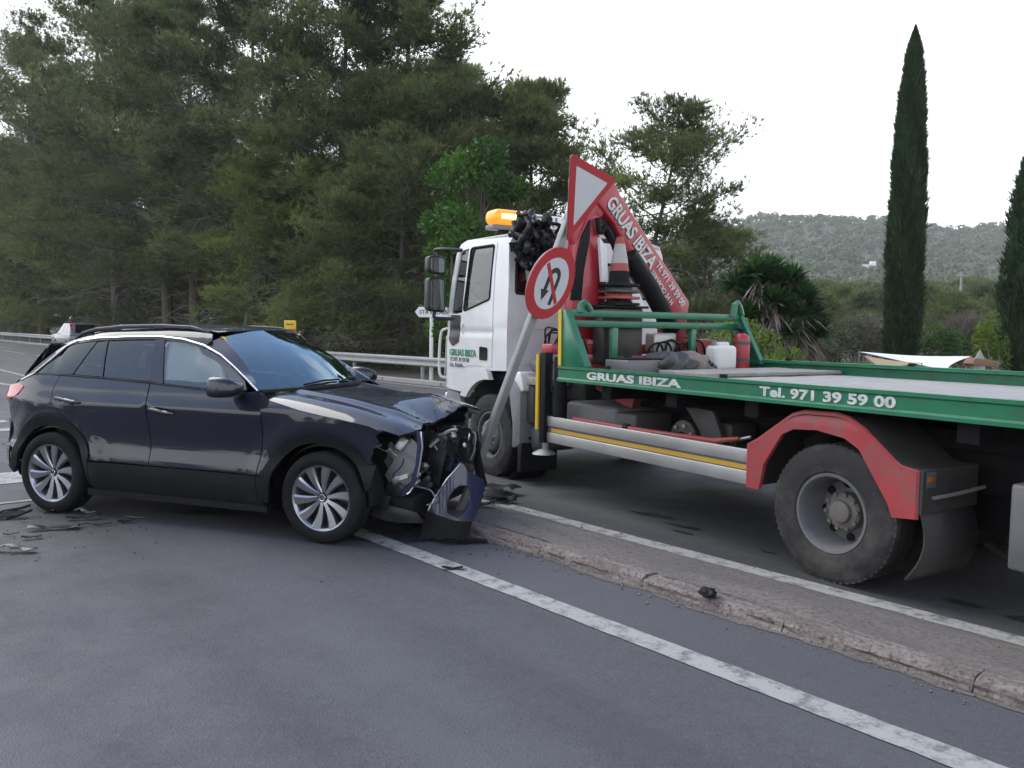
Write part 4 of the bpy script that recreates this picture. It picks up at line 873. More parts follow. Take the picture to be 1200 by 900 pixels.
# cab lettering
def cabtext(s_, px, py, size, mat, bold=.0, wd=1.0):
    q = trk_v(px, py, 1.098); y = 1.0945
    return text(s_, size, M[mat], trk, basis((q.x, y, q.z), (-1, 0, 0), (0, 0, 1)), bold=bold, width=wd)
cabtext('GRUAS IBIZA', 526.5, 416, .105, 'letter_green', .003, 1.0)
cabtext('Tf. 971 39 59 00', 526.5, 422.6, .068, 'letter_grey', .001, 1.0)
cabtext('Sta. Eulalia', 526.5, 428.6, .062, 'letter_grey', .001, 1.2)
cabtext('F', 541.5, 385, .07, 'letter_grey', .0, 1.0); cabtext('E', 541.5, 391, .05, 'letter_grey', .0, 1.0)
# roof light bar
MB().bb(4.42, 4.60, -.98, .98, 2.665, 2.715).obj('light_bar_base', M['grey_plastic'], trk, bevel=.01)
for sy in (.8, -.8): MB().bb(4.46, 4.56, sy - .04, sy + .04, 2.60, 2.67).obj('light_bar_foot', M['black'], trk)
for sg in (1, -1):
    a, b = sorted((sg * .56, sg * .98))
    bl = MB().bb(4.37, 4.64, a, b, 2.716, 2.885).obj('amber_beacon', M['amber'], trk, bevel=.07, seg=5)
    MB().bb(4.362, 4.372, a + .16, b - .07, 2.775, 2.83).obj('lamp_core', M['amber_core'], bl, bevel=.004, seg=1)
MB().bb(4.41, 4.61, -.55, .55, 2.716, 2.868).obj('roof_sign_box', M['white_plain'], trk, bevel=.015)
text('GRUAS', .15, M['letter_grey'], trk, basis((4.405, .47, 2.742), (0, -1, 0), (0, 0, 1)), bold=.003, width=1.45)
# ---- wheels
def truck_wheel(x, sg, yo, R, w_, dual, rot=0.1):
    wh = bpy.data.objects.new('wheel', None); link(wh, trk); wh.location = (x, sg * (yo - w_ / 2), R)
    A = axis_y((0, 0, 0), sg); rr = R * .565; h = w_ / 2
    prof_t = [(rr, -h * .85), (rr + .02, -h), (rr + (R - rr) * .5, -h * 1.03), (R - .035, -h * .98), (R - .008, -h * .9), (R, -h * .82), (R, -h * .5), (R - .013, -h * .49), (R - .013, -h * .42), (R, -h * .41), (R, -h * .04), (R - .013, -h * .03), (R - .013, h * .03), (R, h * .04), (R, h * .41), (R - .013, h * .42), (R - .013, h * .49), (R, h * .5), (R, h * .82), (R - .008, h * .9), (R - .035, h * .98), (rr + (R - rr) * .62, h * 1.03), (rr + (R - rr) * .6, h * 1.045), (rr + (R - rr) * .35, h * 1.02), (rr + .02, h), (rr, h * .85)]
    ty = MB().lathe(prof_t, A, 64).obj('tyre', M['truck_rubber'], wh, sharp=40)
    n = 60; mb = MB()                                            # shoulder tread blocks
    for i in range(n):
        th = 2 * pi * i / n
        for e in (-1, 1): mb.bb(R - .03, R + .003, -.014, .014, e * h * .72 - h * .17, e * h * .72 + h * .17, A @ Matrix.Rotation(th, 4, 'Z'))
    o = mb.obj('tread_blocks', M['truck_rubber'], wh); o['kind'] = 'stuff'
    if dual:
        dp_ = -.085
        rim = MB().lathe([(rr + .012, h * .86), (rr + .004, h * .98), (rr - .012, h * .96), (rr - .022, h * .80), (rr - .03, h * .5), (rr - .04, dp_ + .03), (rr - .055, dp_), (.145, dp_ + .005), (.135, dp_ + .01), (.0, dp_ + .01)], A, 56).obj('rim', M['tank'], wh, sharp=35)
        MB().lathe([(.125, dp_), (.122, dp_ + .075), (.105, dp_ + .088), (.075, dp_ + .09), (.07, dp_ + .115), (.055, dp_ + .122), (0, dp_ + .122)], A, 32).obj('hub', M['hub_grime'], rim, sharp=30)
        for i in range(10):
            th = 2 * pi * i / 10 + rot; MB().lathe([(.0, dp_ + .10), (.014, dp_ + .10), (.014, dp_)], A @ Matrix.Translation((.112 * cos(th), .112 * sin(th), 0)), 6).obj('wheel_nut', M['hub_grime'], rim)
        for i in range(8):
            th = 2 * pi * i / 8 + rot; mb = MB().lathe([(.0, dp_ + .012), (.028, dp_ + .012), (.030, dp_ + .004)], A @ Matrix.Translation((.172 * cos(th), .172 * sin(th), 0)), 14); mb.obj('vent_hole', M['black'], rim)
        MB().lathe([(r, q - w_ - .08) for r, q in prof_t], A, 40).obj('inner_tyre', M['truck_rubber'], wh, sharp=40)
    else:
        rim = MB().lathe([(rr + .01, h * .86), (rr + .004, h * .97), (rr - .015, h * .95), (rr - .03, h * .6), (rr - .035, h * .35), (rr - .06, h * .45), (.16, h * .95), (.14, h * 1.0), (.10, h * 1.0), (.09, h * 1.25), (.07, h * 1.32), (0, h * 1.32)], A, 56).obj('rim', M['tank'], wh, sharp=35)
        for i in range(10):
            th = 2 * pi * i / 10; MB().lathe([(0, h * 1.12), (.013, h * 1.12), (.013, h * .95)], A @ Matrix.Translation((.125 * cos(th), .125 * sin(th), 0)), 6).obj('wheel_nut', M['alu'], rim)
        for i in range(8):
            th = 2 * pi * i / 8; MB().lathe([(0, h * .72), (.026, h * .70), (.028, h * .55)], A @ Matrix.Translation((.188 * cos(th), .188 * sin(th), 0)), 12).obj('vent_hole', M['black'], rim)
for sg in (1, -1):
    truck_wheel(0, sg, 1.16, .438, .25, True); truck_wheel(4.26, sg, 1.10, .438, .25, False)
for x in (0, 4.26): MB().tube([(x, -.95, .44), (x, -.25, .44), (x, 0, .44), (x, .25, .44), (x, .95, .44)], [.06, .07, .17 if x == 0 else .07, .07, .06], 14).obj('axle', M['black'], trk)
for sg in (1, -1): MB().lathe([(.60, -.35), (.60, .02), (.57, .05)], axis_y((4.28, sg * 1.0, .46), sg), 24, a0=.1, a1=pi - .1).obj('front_wheel_liner', M['black'], trk)
# ---- bed
for sg in (1, -1):
    z0, z1 = (1.105, 1.245) if sg > 0 else (1.105, 1.30)
    y = sg * 1.2
    pr = [(y, z0), (y + sg * .022, z0), (y + sg * .022, z0 + .022), (y + sg * .006, z0 + .034), (y + sg * .006, z1 - .032), (y + sg * .018, z1 - .022), (y + sg * .018, z1), (y - sg * .05, z1), (y - sg * .05, z1 - .03), (y - sg * .004, z1 - .04), (y - sg * .004, z0)]
    sb = MB().pyz(pr, -3.6, 2.87).obj('bed_side_beam', M['green'], trk, sharp=20)
    for x in (-2.6, -1.2, .9, 2.2): MB().box((x, y - sg * .025, z1 + .012), (.05, .03, .03)).obj('tie_ring', M['black'], sb)
MB().bb(2.82, 2.87, -1.19, 1.19, 1.10, 1.215).obj('bed_front_beam', M['green'], trk)
MB().bb(-3.6, 2.82, -1.17, 1.17, 1.12, 1.165).obj('bed_floor', M['black'], trk)
rg = random.Random(21)
nb_ = 13
for k in range(nb_):
    y0 = -1.145 + k * 2.29 / nb_; z = 1.19 + rg.uniform(-.003, .003)
    MB().bb(-3.6, 2.80, y0 + .006, y0 + 2.29 / nb_ - .006, 1.16, z).obj('bed_plank', M['bedwood'] if 'bedwood' in M else M['concrete'], trk, bevel=.004, seg=1)
# headboard frame and gussets
for z0, z1, x0 in ((1.70, 1.765, 2.80), (1.605, 1.67, 2.845)): MB().bb(x0, x0 + .06, -1.14, 1.14, z0, z1).obj('headboard_bar', M['green'], trk, bevel=.006)
for y in (.55, -.5): MB().bb(2.85, 2.90, y - .035, y + .035, 1.19, 1.605).obj('headboard_post', M['green'], trk, bevel=.005)
for y in (1.165, -1.165):
    MB().pxz([(2.90, 1.246), (2.91, 1.76), (2.80, 1.76), (2.50, 1.246)], y - .012, y + .012).obj('headboard_gusset', M['green'], trk, bevel=.003, seg=1)
    MB().pxz([(2.905, 1.246), (2.915, 1.765), (2.865, 1.765), (2.86, 1.246)], y + .013 if y > 0 else y - .02, y + .02 if y > 0 else y - .013).obj('yellow_edge', M['yellow'], trk)
    MB().beam((2.81, y * .985, 1.76), (2.50, y * .985, 1.25), .06, .02).obj('gusset_flange', M['green'], trk)
for y, hk in ((1.02, .04), (-1.02, .10)): MB().tube([(2.80, y, 1.74), (2.80, y - .01, 1.77 + hk), (2.80, y - .05, 1.79 + hk), (2.80, y - .09, 1.77 + hk * .7), (2.80, y - .12, 1.76)], .034, 8).obj('lashing_hook', M['green'], trk)
# lettering on the bed
def bedtext(s_, px0, px1, py, size, bold):
    a = trk_v(px0, py, 1.212); b = trk_v(px1, py, 1.212)
    words = s_.split(' '); objs = []; wd = []
    for i in range(len(words)):
        o = text(' '.join(words[:i + 1]), size, M['letter_white'], trk, Matrix.Identity(4), bold=bold); wd.append(max(v.co.x for v in o.data.vertices)); bpy.data.objects.remove(o)
    k = (a.x - b.x) / wd[-1]
    for i, w_ in enumerate(words):
        o = text(w_, size, M['letter_white'], trk, Matrix.Identity(4), bold=bold); x0 = wd[i] - max(v.co.x for v in o.data.vertices)
        o.data.transform(Matrix.Translation((x0, 0, 0))); o.data.transform(Matrix.Scale(k, 4, (1, 0, 0))); o.data.transform(basis((a.x, 1.2085, 1.148), (-1, 0, 0), (0, 0, 1)))
bedtext('GRUAS IBIZA', 687, 798, 442, .088, .0035)
bedtext('Tel. 971 39 59 00', 890, 1050, 458, .088, .003)
# ---- side guard, mudguards, flaps
gx0, gx1 = .655, 3.22
MB().bb(gx0, gx1, 1.13, 1.16, .662, .757).obj('side_guard_plank', M['alu'], trk, bevel=.006)
MB().bb(gx0, gx1, 1.13, 1.16, .508, .604).obj('side_guard_plank', M['alu'], trk, bevel=.006)
MB().bb(gx0 + .01, gx1 - .18, 1.125, 1.150, .612, .645).obj('ochre_stripe', M['ochre'], trk)
MB().bb(gx0, gx1, 1.12, 1.145, .60, .665).obj('guard_web', M['tank'], trk)
for x in (.9, 1.8, 2.9): MB().bb(x - .03, x + .03, .45, 1.12, .60, .66).obj('guard_bracket', M['black'], trk)
MB().bb(gx0, gx1, -1.16, -1.13, .508, .757).obj('side_guard_plank', M['alu'], trk, bevel=.006)
mo = [(.645, .50), (.645, .80), (.57, .835), (.29, 1.035), (.20, 1.062), (-.04, 1.068), (-.12, 1.05), (-.22, .995), (-.42, .83), (-.47, .80), (-.565, .795), (-.565, .52)]
mi_ = [(-.43, .505), (-.40, .58), (-.20, .875), (-.10, .93), (.10, .958), (.28, .945), (.37, .90), (.51, .68), (.545, .50)]
for sg in (1, -1):
    fl = sg > 0
    panel('mudguard', mo + mi_, lambda x, z, sg=sg: (x, sg * (1.185 - .9 * max(0, (z - 1.0)) ** 1.4), z), M['red_fade'], trk, g=.05, thick=.03, flip=fl)
    A = [(x, sg * 1.165, z) for x, z in mo]; B = [(x, sg * .58, z) for x, z in mo]
    strip('mudguard_top', A, B, M['tank_dark'], trk)
    MB().tube([(x, sg * 1.17, z) for x, z in mo], .018, 6).obj('mudguard_bead', M['red_fade'], trk)
    # flap: a sagging rubber sheet
    fa = []; fb = []
    for i in range(9):
        t = i / 8; x = -.585 - .05 * sin(pi * t * .9) + .10 * t * t; z = .56 - .42 * t
        fa.append((x, sg * (1.15 - .02 * t), z)); fb.append((x - .06 * t, sg * .62, z + .02 * (1 - t)))
    o = strip('mud_flap', fa, fb, M['flap'], trk); md = o.modifiers.new('thick', 'SOLIDIFY'); md.thickness = .012
    MB().bb(-.60, -.572, sg * .58 if sg > 0 else -1.17, 1.17 if sg > 0 else -.58, .55, .80).obj('flap_hanger', M['flap'], trk)
    MB().bb(-.605, -.60, sg * 1.09 - .045, sg * 1.09 + .045, .70, .79).obj('marker_base', M['tank'], trk)
    MB().bb(-.612, -.604, sg * 1.11 - .02, sg * 1.11 + .02, .735, .765).obj('marker_lamp', M['amber_dull'], trk)
    MB().tube([(-.61, sg * 1.08, .64), (-.66, sg * .9, .66), (-.68, sg * .66, .68)], .012, 6).obj('flap_stay', M['alu'], trk)
    # tail locker and under-run at the back
    MB().bb(-2.2, -1.03, min(sg * .58, sg * 1.10), max(sg * .58, sg * 1.10), .34, .80).obj('tool_locker', M['tank'], trk, bevel=.02)
    MB().tube([(-.70, sg * .62, .33), (-.85, sg * .7, .30), (-1.0, sg * .75, .31), (-1.15, sg * .75, .36)], .03, 8).obj('exhaust_pipe', M['grease'], trk)
MB().bb(-2.9, -2.75, -1.1, 1.1, .38, .50).obj('rear_underrun_bar', M['alu'], trk, bevel=.02)
MB().bb(.85, 2.9, -1.10, -.55, .30, .92).obj('far_side_light_block', M['tank_dark'], trk, bevel=.02)  # box added on the hidden side to stop light passing under the bed
MB().bb(-.9, .85, -.36, .36, .35, .60).obj('spring_pack', M['black'], trk)
# ---- tanks and running gear seen below the bed
MB().bb(2.30, 3.05, .45, .98, .52, .90).obj('fuel_tank', M['tank'], trk, bevel=.04)
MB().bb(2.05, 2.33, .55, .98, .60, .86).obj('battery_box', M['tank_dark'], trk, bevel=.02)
for z in (.865, .525):
    c = trk_v(618, 474 if z > .7 else 514, 1.02); A = axis_y((c.x, .98, c.z), 1)
    t_ = MB().lathe([(0, .0), (.03, .004), (.10, -.005), (.135, -.03), (.145, -.07), (.145, -.5), (.10, -.56), (0, -.57)], A, 28).obj('air_tank', M['tank'], trk, sharp=60); MB().lathe([(0, .018), (.014, .018), (.014, -.02)], A, 8).obj('drain_plug', M['black'], t_)
A = axis_y((1.62, .72, .70), 1); g_ = MB().lathe([(0, .20), (.05, .20), (.06, .14), (.15, .12), (.17, .05), (.17, -.35)], A, 20).obj('gearbox_drum', M['grease'], trk, sharp=30)
for i in range(7):
    th = 2 * pi * i / 7; MB().lathe([(0, .145), (.017, .145), (.017, .10)], A @ Matrix.Translation((.11 * cos(th), .11 * sin(th), 0)), 6).obj('bolt', M['alu'], g_)
MB().tube([(1.62, .3, .70), (1.1, .2, .66), (.4, 0, .52)], .05, 10).obj('drive_shaft', M['grease'], trk)
MB().bb(1.15, 1.55, .50, .80, .62, .86).obj('valve_box', M['tank_dark'], trk, bevel=.02)
MB().pxz([(1.25, .96), (1.55, .98), (1.30, .70), (1.12, .70)], .86, .90).obj('hanging_plate', M['tank_dark'], trk, bevel=.004)
MB().beam((2.75, .80, 1.08), (2.30, .75, .92), .10, .10).obj('bed_strut', M['red_fade'], trk)
MB().tube([trk_v(672, 491, 1.04), trk_v(760, 506, 1.04), trk_v(838, 517, 1.04)], .024, 10).obj('red_tow_bar', M['red_fade'], trk)
MB().tube([trk_v(732, 500, 1.04), trk_v(737, 501, 1.04)], .030, 10).obj('tow_bar_clip', M['black'], trk)
MB().tube([trk_v(838, 517, 1.04), trk_v(846, 516, 1.04), trk_v(866, 514, 1.04)], [.03, .022, .014], 8).obj('tow_bar_hook', M['cone_orange'], trk)
MB().tube([trk_v(856, 517, 1.02), trk_v(880, 512, 1.02)], .012, 6).obj('locker_rod', M['alu'], trk)
for k in range(9):
    x = rg.uniform(.9, 3.0); y = rg.uniform(.2, .7); MB().ctube([(x, y, rg.uniform(.6, .9)), (x - .2, y + .1, rg.uniform(.55, .8)), (x - .45, y, rg.uniform(.6, .95))], rg.choice([.012, .018]), 6).obj('hose', M['black'], trk)
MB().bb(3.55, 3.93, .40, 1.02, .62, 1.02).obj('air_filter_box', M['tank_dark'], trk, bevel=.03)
# rear part of the front wing with reflector
MB().pxz(rnd([(3.80, .35), (3.66, .40), (3.66, .96), (3.78, 1.06), (3.92, 1.08), (3.86, .86), (3.80, .60)], .03), .70, 1.10).obj('rear_wing', M['grey_plastic'], trk, bevel=.02)
MB().pxz(rnd([(3.92, .92), (3.90, 1.12), (3.68, 1.15), (3.62, .95)], .03), .82, 1.09).obj('wing_cap', M['white'], trk, bevel=.015)
MB().bb(3.88, 3.93, 1.092, 1.098, .90, .95).obj('red_reflector', M['lamp_red'], trk)
MB().bb(3.62, 3.70, .65, 1.10, .12, .42).obj('front_mud_flap', M['black'], trk, bevel=.01)
MB().bb(3.3, 3.62, .72, 1.05, 1.02, 1.10).obj('wooden_chock', M['wood'], trk, bevel=.01)
MB().tube([(3.75, .85, 1.22), (3.5, .9, 1.2), (3.38, .8, 1.1)], .08, 10).obj('intake_duct', M['tank'], trk)
# ---- outriggers
MB().bb(3.12, 3.30, -1.08, 1.10, 1.34, 1.44).obj('outrigger_beam', M['red'], trk, bevel=.01)
for sg in (1, -1):
    y = sg * 1.16
    lg = MB().bb(3.10, 3.19, y - .06, y + .03, .50, 1.36).obj('outrigger_leg', M['black'], trk, bevel=.006)
    MB().bb(3.194, 3.235, y - .05, y + .045, .62, 1.34).obj('yellow_marking', M['yellow'], lg)
    MB().tube([(3.14, y - .015, .42), (3.14, y - .015, .52)], .03, 10).obj('leg_piston', M['alu'], lg)
    MB().lathe([(0, .045), (.05, .04), (.11, .01), (.115, 0), (0, 0)], Matrix.Translation((3.16, y - .015, .385)), 24).obj('foot_pad', M['alu'], lg)
    MB().tube([(2.98, y - .06, .66), (2.98, y - .06, 1.32)], .06, 12).obj('outrigger_cylinder', M['black'], trk)
    MB().ctube([(2.93, y, 1.18), (2.95, y, 1.26), (3.02, y, 1.27), (3.04, y, 1.2), (3.03, y, 1.02), (2.98, y, .98)], .008, 6).obj('hose', M['black'], trk)
for k in range(7):
    y = .95 + rg.uniform(-.1, .15); MB().ctube([(3.3 + rg.uniform(-.1, .1), y, 1.42), (3.25 + rg.uniform(-.1, .1), y, 1.55 + rg.uniform(-.03, .05)), (3.05, y - .05, 1.52), (2.98, y - .1, 1.36)], .009, 6).obj('hose', M['black'], trk)
# ---- crane folded across the truck
ub0, ub1 = 3.18, 3.44
def crane_poly(pts, u): return [U(a, b, u) for a, b in pts]
mast = crane_poly([(674, 290), (690, 250), (701, 253), (709, 350), (714, 398), (668, 398), (672, 345)], 3.2)
MB().pyz(mast, 3.20, 3.34).obj('crane_mast', M['red'], trk, bevel=.012)
MB().pyz(crane_poly([(691, 257), (681, 277), (672, 320), (668, 352), (680, 352), (683, 318), (690, 280)], 3.19), 3.170, 3.198).obj('mast_hose_plate', M['black'], trk, bevel=.004)
MB().pyz(rnd(crane_poly([(668, 288), (668, 207), (676, 198), (690, 200), (700, 215), (702, 254), (690, 260), (676, 300)], 3.3), .04), 3.22, 3.34).obj('crane_elbow', M['red'], trk, bevel=.012)
boom = crane_poly([(698, 214), (720, 213), (727, 228), (808, 354), (803, 398), (786, 398), (783, 372), (776, 358), (741, 308), (720, 262), (701, 238)], 3.2)
bm_ = MB().pyz(boom, 3.20, 3.40).obj('crane_boom', M['red'], trk, bevel=.012)
MB().tube([(3.30, *U(706, 262, 3.30)), (3.30, *U(722, 285, 3.30)), (3.30, *U(745, 318, 3.30))], .055, 14).obj('boom_cylinder_rod', M['black'], trk)
MB().tube([(3.14, *U(736, 300, 3.14)), (3.14, *U(762, 338, 3.14)), (3.14, *U(788, 388, 3.14))], .095, 16).obj('boom_cylinder', M['black'], trk)
MB().ctube([(3.16, *U(700, 255, 3.16)), (3.16, *U(703, 272, 3.16)), (3.16, *U(712, 268, 3.16)), (3.16, *U(724, 300, 3.16)), (3.14, *U(740, 320, 3.14))], .028, 8).obj('hose', M['black'], trk)
MB().pyz(crane_poly([(703, 278), (711, 290), (713, 330), (706, 330)], 3.1), 3.10, 3.14).obj('crane_label', M['white_plain'], trk)
MB().pyz(crane_poly([(735, 346), (748, 344), (756, 362), (740, 363)], 3.1), 3.08, 3.12).obj('crane_label', M['white_plain'], trk)
MB().lathe([(0, .0), (.34, 0), (.34, .10), (.25, .16), (.22, .45), (0, .45)], Matrix.Translation((3.36, .25, 1.14)), 28).obj('crane_turret', M['red'], trk, sharp=35)
MB().bb(3.05, 3.66, -.75, .75, .88, 1.14).obj('crane_base', M['grease'], trk, bevel=.02)
MB().bb(2.97, 3.16, -.9, -.5, 1.20, 1.50).obj('oil_tank', M['red_fade'], trk, bevel=.02)
MB().bb(2.96, 3.12, .10, .62, 1.25, 1.80).obj('cone_shelf', M['grease'], trk, bevel=.02)
MB().bb(2.93, 3.16, .06, .66, 1.80, 1.822).obj('shelf_top', M['black'], trk)
MB().bb(2.95, 3.10, -.35, -.05, 1.36, 1.56).obj('valve_block', M['alu'], trk, bevel=.02)
for k in range(6): MB().ctube([(2.96, .05 - k * .12, 1.30), (2.92, .03 - k * .12, 1.42 + .03 * (k % 3)), (2.94, -.12 - k * .12, 1.45), (2.96, -.2 - k * .12, 1.28)], .011, 6).obj('hose', M['black'], trk)
for k in range(4): MB().box((2.99, .45 - k * .3, 1.30), (.10, .2, .06), (0, 0, rg.uniform(-.2, .2))).obj('valve_lever_block', M['red_fade' if k % 2 else 'grease'], trk, bevel=.01)
# boom lettering, running down the boom
a = Vector((3.195, *U(716, 243, 3.195))); b = Vector((3.195, *U(768, 320, 3.195)))
dirn = (b - a).normalized(); upn = Vector((-1, 0, 0)).cross(dirn) * 1.0
upn = Vector((0, -dirn.z, dirn.y)) * 1.0
if upn.z < 0: upn = -upn
def boomtext(s_, px0, py0, px1, py1, size, bold):
    a = Vector((3.196, *U(px0, py0, 3.196))); b = Vector((3.196, *U(px1, py1, 3.196))); d_ = (b - a).normalized(); up2 = Vector((0, -d_.z, d_.y)); up2 = up2 if up2.z > 0 else -up2
    for (dz, mt, bo, dxx) in ((.0, 'letter_white', bold, -.0035), (-.012, 'letter_black', bold, -.002)) if size > .15 else ((.0, 'letter_white', bold, -.003),):
        o = text(s_, size, M[mt], trk, Matrix.Identity(4), bold=bo); w0 = max(v.co.x for v in o.data.vertices)
        o.data.transform(Matrix.Scale((b - a).length / w0, 4, (1, 0, 0))); o.data.transform(basis(a + up2 * dz + V3(dxx, 0, 0), d_, up2))
boomtext('GRUAS IBIZA', 710, 238, 762, 316, .20, .006)
boomtext('Tf. 971 39 59 00', 768, 311, 799, 360, .105, .003)
boomtext('SERVICIO 24 H', 762, 320, 786, 358, .075, .002)
# ---- black grab / hose pack parked behind the cab roof
rg = random.Random(8)
MB().pyz(crane_poly([(618, 262), (642, 268), (656, 292), (640, 318), (624, 300)], 3.72), 3.66, 3.78).obj('grab_plate', M['black'], trk, bevel=.01)
for k in range(26):
    px_, py_ = rg.uniform(604, 640), rg.uniform(250, 300)
    if py_ > 285 and px_ < 618: py_ -= 25
    v_, z_ = U(px_, py_, 3.72); s_ = rg.uniform(.035, .085)
    MB().box((3.72 + rg.uniform(-.1, .1), v_, z_), (s_, s_ * rg.uniform(.6, 1.3), s_ * rg.uniform(.6, 1.6)), (rg.uniform(-.6, .6), rg.uniform(-.5, .5), rg.uniform(0, 3))).obj('grab_segment', M['grease' if k % 3 else 'black'], trk, bevel=.012)
for k in range(34):
    px_, py_ = rg.uniform(604, 642), rg.uniform(248, 288); pts = [(3.68 + rg.uniform(-.1, .1), *U(px_, py_, 3.7))]
    for j in range(4):
        px_ += rg.uniform(-5, 5); py_ += rg.uniform(2, 11); pts.append((3.66 + rg.uniform(-.1, .1), *U(px_, py_, 3.7)))
    MB().ctube(pts, rg.choice([.012, .018, .026, .034]), 8).obj('grab_hose', M[rg.choice(['black', 'grease'])], trk, sharp=60)
for k in range(4): MB().tube([(3.64, *U(598 + 4 * k, 284, 3.64)), (3.64, *U(600 + 4 * k, 294 + k * 2, 3.64)), (3.64, *U(606 + 4 * k, 290, 3.64))], .018, 8).obj('grab_tine', M['black'], trk)
MB().beam((3.70, *U(640, 305, 3.7)), (3.40, *U(668, 320, 3.4)), .10, .12).obj('grab_arm', M['black'], trk, bevel=.01)

# ================================================================== LOOSE THINGS ON THE TRUCK
T_W = Matrix.Translation((TRK[0], TRK[1], 0)) @ Matrix.Rotation(TRK[2], 4, 'Z')
def tw(x, y, z): return T_W @ Vector((x, y, z))
# stacked cones: each cone a thing
cone_base = [('black', 0), ('orange', 1), ('black', 2), ('grey', 3)]
def cone(z, col, top, lab):
    c = empty('traffic_cone', tw(3.05, .35, z), TRK[2] + .2 * top, lab, 'traffic cone', 'cones stacked behind the headboard')
    b = MB().pxy(rnd([(-.17, -.17), (.17, -.17), (.17, .17), (-.17, .17)], .04), 0, .028); b.obj('base', M[col], c, bevel=.006)
    prof = [(.135, .028), (.118, .06), (.106, .10)]
    if top:
        MB().lathe([(.135, .028), (.115, .05), (.104, .16)], None, 28).obj('skirt', M['rubber'], c)
        MB().lathe([(.104, .16), (.092, .24)], None, 28).obj('lower_band', M['cone_orange'], c)
        MB().lathe([(.092, .24), (.083, .30)], None, 28).obj('middle_band', M['cone_white'], c)
        MB().lathe([(.0833, .30), (.055, .44)], None, 28).obj('upper_band', M['cone_white'], c)
        MB().lathe([(.055, .44), (.040, .51), (.032, .515), (0, .515)], None, 28).obj('tip', M['cone_orange'], c)
    else:
        MB().lathe([(.15, .028), (.14, .05), (.128, .062)], None, 28).obj('skirt', M[col], c)
    c.scale = (.92, .92, .95); return c
labs = ['lowest cone of the stack behind the headboard, dark rubber base', 'cone with bright orange base, second up in the stack', 'cone with dark base just under the top cone', 'top cone of the stack with red and white bands']
for k, (col, top) in enumerate((('rubber', 0), ('cone_orange', 0), ('tank_dark', 0), ('rubber', 1))): cone(1.824 + k * .062, col, top, labs[k])
# fire extinguisher
q = tw(2.62, -.95, 1.194); ex = empty('fire_extinguisher', q, TRK[2], 'faded red fire extinguisher with two dark straps at the headboard corner', 'extinguisher')
MB().lathe([(0, 0), (.085, 0), (.088, .01), (.088, .30), (.075, .345), (.04, .37), (.03, .375), (0, .375)], None, 28).obj('cylinder', M['ext_red'], ex, sharp=50)
for z in (.09, .26): MB().lathe([(.088, z), (.092, z), (.092, z + .03), (.088, z + .03)], None, 28).obj('strap', M['tank_dark'], ex)
MB().lathe([(.02, .37), (.02, .41), (0, .41)], None, 12).obj('valve', M['black'], ex); MB().box((.03, 0, .42), (.11, .02, .015), (0, -.2, 0)).obj('lever', M['black'], ex)
MB().ctube([(.02, 0, .40), (.05, .05, .42), (.03, .12, .40), (-.02, .14, .33)], .010, 6).obj('hose', M['black'], ex)
# jerry can
q = tw(2.55, -.58, 1.194); jc = empty('jerry_can', q, TRK[2] + .1, 'white plastic jerry can beside the fire extinguisher', 'jerry can')
MB().bb(-.08, .08, -.17, .17, 0, .25).obj('body', M['jerry'], jc, bevel=.045, seg=4)
MB().pyz(rnd([(-.10, .24), (.06, .24), (.04, .285), (-.08, .285)], .015), -.03, .03).obj('handle', M['jerry'], jc, bevel=.01); MB().lathe([(0, .30), (.025, .30), (.027, .25)], Matrix.Translation((0, .12, 0)), 16).obj('cap', M['grey_plastic'], jc)
# ropes, bags and boards at the front of the bed
q = tw(2.45, .62, 1.194); gb = empty('battery_tray', q, TRK[2], 'low grey box on the bed next to the near gusset', 'box')
MB().bb(-.16, .16, -.25, .25, 0, .12).obj('tub', M['tank'], gb, bevel=.015); MB().bb(-.14, .14, -.23, .23, .121, .135).obj('lid', M['black'], gb, bevel=.005)
def lump(name, c, sz, mat, lab, cat, seed):
    r_ = random.Random(seed); bm = bmesh.new(); bmesh.ops.create_icosphere(bm, subdivisions=4, radius=1)
    ph = [r_.uniform(0, 6) for _ in range(9)]
    for v in bm.verts:
        p = v.co.copy(); k = 1 + .16 * sin(5 * p.x + ph[0]) * sin(4 * p.y + ph[1]) + .10 * sin(9 * p.y + 6 * p.z + ph[2]) + .06 * sin(17 * p.x + ph[3]) * sin(15 * p.y + ph[4])
        z = p.z; v.co = Vector((p.x * sz[0] * k, p.y * sz[1] * k, max(z * sz[2] * k, -sz[2] * .55) + sz[2] * .55))
    me = bpy.data.meshes.new(name); bm.to_mesh(me); bm.free(); finish(me, M[mat], None)
    o = link(bpy.data.objects.new(name, me)); o.location = c; o.rotation_euler = (0, 0, TRK[2]); return tag(o, lab, cat)
lump('crumpled_tarp', tw(2.42, .25, 1.194), (.22, .28, .12), 'tarp', 'crumpled dark tarpaulin heap on the front of the bed', 'tarpaulin', 2)
lump('cloth_bundle', tw(2.50, -.08, 1.194), (.16, .20, .12), 'cloth', 'dirty beige cloth bundle beside the tarpaulin', 'bundle', 5)
st_ = empty('strap_pile', tw(2.5, -.28, 1.194), TRK[2], 'tangle of dark lashing straps between bundle and jerry can', 'straps')
for k in range(7):
    pts = [Vector((.14 * cos(t + k) + .02 * k, .13 * sin(t * 1.0 + k), .02 + .012 * k + .02 * sin(3 * t))) for t in np.linspace(0, 5.2, 16)]
    MB().ctube(pts, .014, 6).obj('strap', M['tarp' if k % 2 else 'cloth'], st_)
bd = empty('plank_stack', tw(1.95, -.2, 1.194), TRK[2], 'weathered grey boards lying across the bed floor', 'boards')
